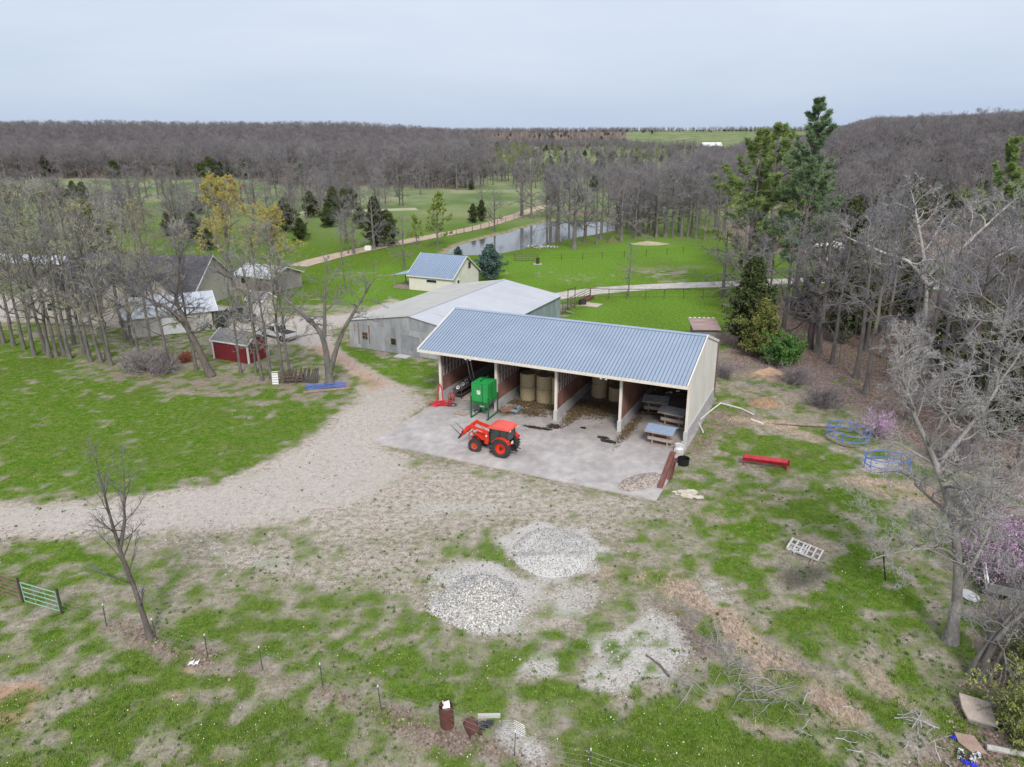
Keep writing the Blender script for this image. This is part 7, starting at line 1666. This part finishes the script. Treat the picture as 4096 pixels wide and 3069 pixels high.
# ---- pipe fence, corral panels, trough behind the shed
pf = thing('pipe_fence', 'dark pipe fence with thin wires along the pen behind the shed', 'fence', (0, 0, 0))
M_PF = mat('dark_pipe', (.05, .04, .037), .7, col2=(.11, .085, .075), scale=3)
PP = [(11.9, 108.0), (14.6, 107.4), (17.3, 107.3), (20.1, 107.2), (22.9, 107.3), (25.8, 107.3), (28.7, 107.2), (31.6, 107.0), (34.5, 106.8)]
for x, y in PP: MB().tube([(x, y, -.05), (x, y, 1.5)], .05, 7).build('post', M_PF, pf)
MB().tube([(x, y, 1.48) for x, y in PP], .05, 7).build('top_rail', M_PF, pf)
for z in (.4, .8, 1.15): MB().tube([(x, y, z) for x, y in PP], .012, 4).build('wire', M_PF, pf)
gate('corral_panel', 'dark pipe corral panel running from the barn corner', (6.9, 97.2, 0), (8.4, 101.2, 0), 1.7, 6, M_PF, .04, cat='corral panel'); gate('corral_panel', 'dark pipe corral panel reaching the corner of the pipe fence', (8.6, 101.8, 0), (11.8, 107.8, 0), 1.6, 5, M_PF, .04, cat='corral panel')
fr_ = MB()
for x, y in ((7.9, 100.4), (9.0, 101.6)): fr_.tube([(x, y, 0), (x, y, 3.0)], .06, 7)
fr_.tube([(7.9, 100.4, 2.95), (9.0, 101.6, 2.95)], .05, 7); tag(fr_.build('gate_arch', M_PF), 'tall dark pipe arch between the corral panels', 'arch')
o = MB().prism([(-.3, .1), (.3, .1), (.42, .55), (.36, .55), (.26, .16), (-.26, .16), (-.36, .55), (-.42, .55)], 0, 4.4, 'y').build('rusty_trough', M_RUSTY, loc=(10.1, 104.0, 0)); o.rotation_euler = (0, 0, -.48); tag(o, 'rusty feed trough inside the pen corner', 'trough')
o = MB().lathe([(0, .1), (.42, .1), (.48, .75), (.52, .75), (.5, 0), (0, 0)], 18).build('water_tub', M_BLACK, loc=(10.35, 103.6, 0), smooth=True); tag(o, 'dark round water tub by the corral panel', 'tub')
o = MB().box((0, 0, .04), (2.6, 2.2, .1)).build('trough_slab', mat('dirty_concrete', (.40, .34, .28), .95, col2=(.5, .44, .38), scale=1), loc=(11.6, 103.3, 0), bevel=.03); o.rotation_euler = (0, 0, -.5); tag(o, 'pale concrete slab beside the water tub', 'slab')
o = MB().box((0, 0, .15), (1.1, .35, .1), M=Matrix.Rotation(.3, 3, 'Y')).build('loose_panel', M_SILVER, loc=(8.0, 98.2, .1)); tag(o, 'loose grey metal sheet on the grass by the barn corner', 'sheet')
# meadow fence and small things
mf = thing('meadow_fence', 'thin wire fence crossing the green meadow before the pond', 'fence', (0, 0, 0))
MP = [at(x, y) for x, y in ((1085, 562), (1110, 563), (1160, 563), (1212, 562), (1258, 561), (1300, 558), (1348, 556), (1395, 553), (1440, 550), (1475, 547))]
for q in MP: MB().tube([(q.x, q.y, -.1), (q.x, q.y, 1.3)], .05, 5).build('post', M_DARK, mf)
for z in (.5, .9, 1.2): MB().tube([(q.x, q.y, z) for q in MP], .012, 4).build('wire', M_DARK, mf)
rf_ = thing('road_fence', 'wire fence with dark posts along the dirt road by the pond', 'fence', (0, 0, 0))
MP = [at(x, y) for x, y in ((985, 507), (1002, 503), (1020, 499), (1038, 495), (1056, 491), (1074, 486), (1092, 480), (1110, 473), (1128, 466))]
for q in MP: MB().tube([(q.x, q.y, -.1), (q.x, q.y, 1.4)], .07, 5).build('post', M_DARK, rf_)
for z in (.5, .9, 1.2): MB().tube([(q.x, q.y, z) for q in MP], .015, 4).build('wire', M_DARK, rf_)
gate('meadow_gate', 'dark pipe gate in the meadow fence', tuple(at(1113, 564)), tuple(at(1155, 564)), 1.3, 4, M_PF, .04)
p = at(1161, 571); bb = thing('burn_barrel', 'rusty burn barrel on a stone ring in the green meadow', 'barrel', (p.x, p.y, 0)); MB().lathe([(.34, 0), (.34, 1.25), (.31, 1.25), (.31, .1), (0, .1)], 16).build('drum', M_DARK, bb); MB().box((0, -.1, .06), (1.6, 1.0, .14)).build('stone_base', M_CONC, bb, bevel=.04)
p = at(1170, 534); rgp = np.random.default_rng(8); n = 110; P = np.stack([p.x + rgp.normal(0, 1.3, n), p.y + rgp.normal(0, .9, n), rgp.uniform(.02, .25, n)], 1)
tag(stones_mesh('rock_pile', P, rgp.uniform(.12, .4, n), M_LIME, 4), 'scattered pile of white rocks at the pond bank under the trees', 'rocks')
tag(mound('brush_heap', 'tan dead grass heap on the rise right of the pond', 'heap', at(1400, 527), (4.2, 2.0), .7, mat('dead_grass', (.30, .24, .15), .95, col2=(.45, .38, .27), scale=1.4), 13))
tag(mound('green_shrub_mound', 'round olive shrub at the foot of the ivy trunk', 'shrub', at(1322, 524), (1.6, 1.2), 1.5, mat('olive_shrub', (.08, .09, .03), .95, col2=(.16, .16, .06), scale=5, bump=1), 14))
p = at(795, 541); o = MB().box((0, 0, .5), (1.4, 1.0, 1.0)).build('white_box', M_WHITE, loc=(p.x, p.y, 0), bevel=.12); tag(o, 'white round-edged tank box beside the dirt road', 'box')
# ---- left yard: lumber stack, rack, blue gate, vehicles
M_WEATH = mat('dark_lumber', (.03, .026, .025), .9, col2=(.085, .075, .07), scale=3, stretch=(3, .5, 1))
lm = thing('lumber_stack', 'stack of dark weathered lumber leaning against a rail by the trees', 'lumber', (-23.6, 69.6, 0), .05)
rg = random.Random(8)
for k in range(16):
    x = .6 + k * .22; MB().beam((x, -.35 - rg.uniform(0, .3), .03), (x + .1 + rg.uniform(-.15, .15), .75, 1.15 + rg.uniform(-.15, .15)), .14, .05).build('board', M_WEATH, lm)
for z in (.35, .75, 1.15): MB().box((1.0, -.55, z), (3.0, .06, .1)).build('rail', mat('brown_rail', (.11, .065, .05), .85), lm)
for x in (-.45, .6, 1.8, 2.5): MB().box((x, -.5, .65), (.1, .1, 1.3)).build('stake', MATS['brown_rail'], lm)
rk_ = thing('white_rack', 'tall white slatted rack propped at the left end of the lumber stack', 'rack', (-23.75, 68.9, 0), .05); rk_.rotation_euler = (-.12, 0, .05)
MB().box((0, 0, .65), (.62, .05, 1.3)).build('panel', M_WHITE, rk_)
for k in range(5): MB().box((0, -.035, .22 + k * .25), (.66, .03, .035)).build('slat', M_DARK, rk_)
A_, B_ = at(660, 845), at(746, 838); gb = thing('blue_gate', 'blue pipe gate lying flat on boards beside the drive', 'gate', (A_.x, A_.y, .2), atan2(B_.y - A_.y, B_.x - A_.x)); L_ = (B_ - A_).length
for k in range(5): MB().tube([(0, k * .32, 0), (L_, k * .32, 0)], .03, 7).build('bar', M_BLUE, gb)
for x in (0, L_ / 2, L_): MB().tube([(x, 0, 0), (x, 1.28, 0)], .03, 7).build('end_frame', M_BLUE, gb)
o = MB().box((0, 0, .06), (4.6, .35, .1)).box((.2, .55, .06), (4.0, .2, .1)).build('board_bed', M_TIMBER, loc=(A_.x + 2.1, A_.y + .15, .02)); o.rotation_euler = (0, 0, .3); tag(o, 'old boards below the blue gate', 'boards')
def pickup(name, label, loc, rz, paint_m, cat='pickup truck', flatbed=False):
    r = thing(name, label, cat, loc, rz)
    b = MB(); b.prism([(-2.7, .45), (-2.7, 1.0), (-.55, 1.02), (-.5, 1.0), (1.15, 1.05), (2.5, .98), (2.7, .8), (2.7, .45)], -.92, .92, 'y'); bo = b.build('body', paint_m, r, bevel=.05, smooth=True)
    c = MB(); c.prism([(-.55, 1.0), (-.42, 1.72), (.55, 1.76), (1.2, 1.06)], -.78, .78, 'y'); c.build('cab', paint_m, r, bevel=.05, smooth=True)
    for s_ in (-1, 1): MB().prism([(-.4, 1.12), (-.32, 1.62), (.5, 1.66), (.98, 1.12)], s_ * .785, s_ * .79, 'y').build('side_window', M_GLASS, r)
    MB().slab([(.62, -.68, 1.73), (.62, .68, 1.73), (1.2, .74, 1.10), (1.2, -.74, 1.10)], .01).build('windscreen', M_GLASS, r); MB().slab([(-.47, -.68, 1.66), (-.47, .68, 1.66), (-.57, .72, 1.1), (-.57, -.72, 1.1)], .01).build('rear_window', M_GLASS, r)
    bd = MB(); bd.box((-1.62, 0, 1.03), (1.9, 1.5, .02)); bd.build('bed_floor', M_DARK, r)
    for x in (-1.75, 1.75):
        for s_ in (-1, 1):
            w = bpy.data.objects.new('wheel', None); COL.objects.link(w); w.parent = r; w.location = (x, s_ * .82, .38)
            MB().lathe([(.2, -.12), (.37, -.13), (.38, 0), (.37, .13), (.2, .12)], 20, Matrix.Rotation(pi / 2, 3, 'X')).build('tyre', M_BLACK, w); MB().lathe([(0, -.1), (.22, -.1), (.22, .1), (0, .1)], 16, Matrix.Rotation(pi / 2, 3, 'X')).build('rim', M_SILVER, w)
    MB().box((2.72, 0, .55), (.1, 1.84, .2)).build('bumper', M_SILVER, r); MB().box((-2.72, 0, .55), (.1, 1.84, .2)).build('bumper', M_SILVER, r)
    for s_ in (-1, 1): MB().box((2.68, s_ * .7, .82), (.06, .3, .16)).build('headlight', M_WHITE, r)
    return r
pickup('pickup_truck', 'white pickup truck parked behind the red shed', (-28.6, 86.2, 0), 2.5, mat('white_car_paint', (.62, .62, .62), .3, var=.04)); pickup('pickup_truck', 'dark pickup truck parked beyond the black stock trailer', (-36.6, 95.5, 0), 2.4, mat('dark_car_paint', (.06, .062, .07), .3, var=.1))
st_ = thing('stock_trailer', 'boxy dark green and black trailer between garage and red shed', 'trailer', (-39.7, 90.4, 0), .12)
MB().box((1.5, .9, 1.45), (3.0, 1.8, 1.9)).build('box', mat('black_green_paint', (.02, .025, .018), .6, col2=(.05, .055, .04), scale=3), st_); MB().box((1.5, .9, 2.43), (3.1, 1.9, .06)).build('roof', mat('trailer_roof', (.3, .3, .3), .6), st_)
for x in (.9, 2.0):
    for y in (-.05, 1.85): MB().lathe([(.1, -.1), (.36, -.12), (.37, 0), (.36, .12), (.1, .1)], 18, Matrix.Rotation(pi / 2, 3, 'X'), (x, y, .37)).build('wheel', M_BLACK, st_)
p = at(560, 745); o = MB().tube([(-35.2, 93.5, 0), (-35.2, 93.5, 6.5)], .07, 8).build('yard_pole', M_TIMBER); tag(o, 'slim pale pole rising behind the dark trailer', 'pole')
# ================================================================== GRASS TUFTS, LITTER, STONES (nobody could count them)
def grid_val(M, x, y):
    i = np.clip(np.searchsorted(XS, x) - 1, 0, NX - 2); j = np.clip(np.searchsorted(YS, y) - 1, 0, NY - 2)
    fx = np.clip((x - XS[i]) / (XS[i + 1] - XS[i]), 0, 1); fy = np.clip((y - YS[j]) / (YS[j + 1] - YS[j]), 0, 1); G = M.reshape(NY, NX)
    return (G[j, i] * (1 - fx) + G[j, i + 1] * fx) * (1 - fy) + (G[j + 1, i] * (1 - fx) + G[j + 1, i + 1] * fx) * fy
_c, _s = cos(-SHYAW), sin(-SHYAW)
def on_pad(x, y):
    u = (x - SHX) * _c - (y - SHY) * _s; v = (x - SHX) * _s + (y - SHY) * _c
    return (u > -.35) & (u < 23.25) & (v > -10.55) & (v < 11.6)
def near_pts(n, y0=20.0, y1=96.0, power=2.0, seed=1):
    rg = np.random.default_rng(seed); u = rg.uniform(0, 1, n)
    y = (y0 ** (1 - power) + u * (y1 ** (1 - power) - y0 ** (1 - power))) ** (1 / (1 - power))      # denser close by
    x = rg.uniform(-.80, .80, n) * (y + 4); return rg, x, y
def tufts(name, n, keep, blades, h, w, m, seed, lean=.55, tone_of=None, power=2.0):
    rg, x, y = near_pts(n, power=power, seed=seed); k = (keep(x, y, rg) > rg.uniform(0, 1, n)) & ~on_pad(x, y); x, y = x[k], y[k]; n = len(x)
    z = grid_val(GZ, x, y); sz = rg.uniform(.5, 1.4, n); tn_ = rg.uniform(0, 1, n) if tone_of is None else np.clip(tone_of(x, y) + rg.normal(0, .16, n), 0, 1)
    X_ = np.repeat(x, blades) + rg.normal(0, .05, n * blades); Y_ = np.repeat(y, blades) + rg.normal(0, .05, n * blades); Z_ = np.repeat(z, blades); S_ = np.repeat(sz, blades) * rg.uniform(.6, 1.3, n * blades)
    a = rg.uniform(0, 2 * pi, n * blades); ln = np.abs(rg.normal(0, lean, n * blades))
    tip = np.stack([np.cos(a) * ln, np.sin(a) * ln, np.ones_like(a)], 1); tip /= np.linalg.norm(tip, axis=1, keepdims=True); tip *= (h * S_)[:, None]
    sd = np.stack([-np.sin(a), np.cos(a), 0 * a], 1) * w; B = np.stack([X_, Y_, Z_ - .01], 1)
    V = np.stack([B - sd, B + sd, B + tip + sd * .25, B + tip - sd * .25], 1).reshape(-1, 3)
    return tag(np_mesh(name, V, 4, np.arange(len(V)).reshape(-1, 4), m, tone=np.clip(np.repeat(tn_, blades) + rg.normal(0, .12, n * blades), 0, 1)), kind='stuff')
g_, v_, w_, l_, s__ = (lambda x, y, K=K: grid_val(MK[K], x, y) for K in 'gvwls')
M_BLADE = leafmat('grass_blades', (.042, .10, .009), (.235, .30, .065), .8); M_DRY = leafmat('dry_grass_blades', (.19, .15, .095), (.55, .47, .35), .9)
tufts('grass', 150000, lambda x, y, r: np.clip((g_(x, y) - .36) * 2.6, 0, 1) * (1 - .9 * v_(x, y)), 4, .085, .014, M_BLADE, 51, tone_of=lambda x, y: .15 + .75 * fbm(x / 1.7, y / 1.7, 3, 91))
tufts('weed_tufts', 5200, lambda x, y, r: np.clip(1.0 - np.abs(g_(x, y) - .35) * 2.2, 0, 1) * (.35 + .65 * (v_(x, y) < .8)) * smooth((fbm(x / 6, y / 6, 2, 93) - .42) * 6), 16, .12, .02, leafmat('weed_blades', (.04, .105, .012), (.15, .24, .045), .8), 52, lean=.9)
tufts('dry_grass', 60000, lambda x, y, r: np.clip(1.1 - g_(x, y) * 1.3, .08, 1) * (1 - v_(x, y)) * (.5 + .5 * (s__(x, y) > .3)) * (w_(x, y) < .4), 3, .10, .010, M_DRY, 53, lean=1.6)
tufts('straw', 16000, lambda x, y, r: np.clip(s__(x, y) * 1.6 - .3, 0, 1), 4, .34, .008, leafmat('straw_stems', (.28, .2, .14), (.64, .53, .42), .9), 54, lean=2.6)
def flat_bits(name, n, keep, size, m, seed, asp=1.5, h=.03, flat=.35):
    rg, x, y = near_pts(n, seed=seed); k = (keep(x, y) > rg.uniform(0, 1, n)) & ~on_pad(x, y); x, y = x[k], y[k]
    return litter(name, len(x), lambda r_, n_: (x, y), size, m, z=lambda a, b: grid_val(GZ, a, b) + .005, h=h, seed=seed, flat=flat, asp=asp)
flat_bits('leaf_litter', 70000, lambda x, y: np.clip(l_(x, y) * 1.5 - .35, 0, 1), .10, leafmat('fallen_leaves', (.085, .055, .045), (.40, .30, .26), .9), 61)
flat_bits('flowers', 5200, lambda x, y: np.clip(g_(x, y) - .3, 0, 1) * smooth((fbm(x / 9, y / 9, 2, 95) - .35) * 5), .032, leafmat('white_flowers', (.62, .62, .55), (.8, .8, .78)), 62, 1.0, .12)
flat_bits('dandelions', 1500, lambda x, y: np.clip(g_(x, y) - .3, 0, 1) * smooth((fbm(x / 7, y / 7, 2, 96) - .45) * 6), .04, leafmat('yellow_flowers', (.62, .48, .02), (.8, .65, .06)), 63, 1.0, .12)
rg, x, y = near_pts(90000, seed=64); k = ((np.clip(v_(x, y) * .75 + w_(x, y) * 1.2 + .05 - .6 * g_(x, y), 0, 1) * (.3 + .7 * smooth((fbm(x / 1.6, y / 1.6, 3, 97) - .4) * 5))) > rg.uniform(0, 1, len(x))) & ~on_pad(x, y); x, y = x[k], y[k]
o = stones_mesh('loose_stones', np.stack([x, y, grid_val(GZ, x, y) + .004], 1), .025 + .075 * rg.uniform(0, 1, len(x)) ** 3, leafmat('yard_stones', (.16, .145, .135), (.66, .63, .61), .95), 65); tag(o, kind='stuff')
# dead branches and brambles on the right-hand ground
def twigs(name, label, cat, spots, n, L, m, seed, r_=.014):
    rg = np.random.default_rng(seed); P0 = []; D = []; 
    for (dx, dy, R_) in spots:
        p = at(dx, dy); P0.append(np.stack([p.x + rg.normal(0, R_, n), p.y + rg.normal(0, R_, n), rg.uniform(.02, .25, n)], 1)); a = rg.uniform(0, 2 * pi, n); D.append(np.stack([np.cos(a), np.sin(a), np.abs(rg.normal(0, .35, n))], 1))
    P0 = np.concatenate(P0); D = np.concatenate(D); Ls = L * rg.uniform(.4, 1.3, len(P0)); P = walk(rg, P0, D, Ls, 6, .22, -.03); P[:, :, 2] = np.maximum(P[:, :, 2], .02)
    R = np.linspace(r_, r_ * .4, 6)[None] * rg.uniform(.6, 1.6, (len(P0), 1)); P2, r2_, L2 = children(rg, P, R, Ls, 4, .2, 1, 45, .5, .7, 4, .2, 0); P2[:, :, 2] = np.maximum(P2[:, :, 2], .015)
    v, q, t_, mi = merge([(*tube_arrays(P, R, 4), .6, 0), (*tube_arrays(P2, np.full((len(P2), 4), r_ * .5), 3), .4, 0)])
    return tag(np_mesh(name, v, 4, q, m, tone=t_), label, cat)
twigs('branch_litter', 'tangle of pale dead branches lying across the lower right grass', 'branches', [(1480, 1470, .5), (1590, 1440, .5), (1620, 1475, .6), (1560, 1410, .5), (1660, 1500, .5)], 16, 1.5, TWIG_P, 71)
twigs('branch_litter', 'scattered pale sticks near the bottom right edge', 'branches', [(1790, 1560, .8), (1960, 1570, .6), (2030, 1590, .7), (1880, 1600, .8), (2000, 1640, .7)], 7, .9, TWIG_P, 72, .018)
twigs('branch_litter', 'brown brush and brambles on the slope right of the white gravel', 'brush', [(1450, 1290, .8), (1490, 1330, .9), (1540, 1400, .8), (1500, 1380, .8), (1760, 1480, 1.2), (1700, 1430, 1.0)], 40, .8, TWIG_R, 73, .007)
twigs('branch_litter', 'grey brush scattered along the edge of the right-hand wood', 'brush', [(1740, 850, 2), (1820, 890, 2), (1880, 940, 2), (1960, 1010, 2), (2100, 1080, 2), (1650, 840, 2), (2180, 1130, 2), (1690, 800, 2), (1780, 830, 2.5), (1850, 860, 2.5), (1930, 930, 2.5), (2030, 960, 2.5), (1600, 800, 1.2)], 90, 1.6, TWIG_R, 74, .009)
o = MB().tube([Vector((*at(1395, 1416)[:2], .05)), Vector((*at(1425, 1440)[:2], .1)), Vector((*at(1445, 1462)[:2], .04))], [.03, .05, .06], 7).build('dead_branch', BARK_D); tag(o, 'dark broken branch lying on the white gravel patch', 'branch')
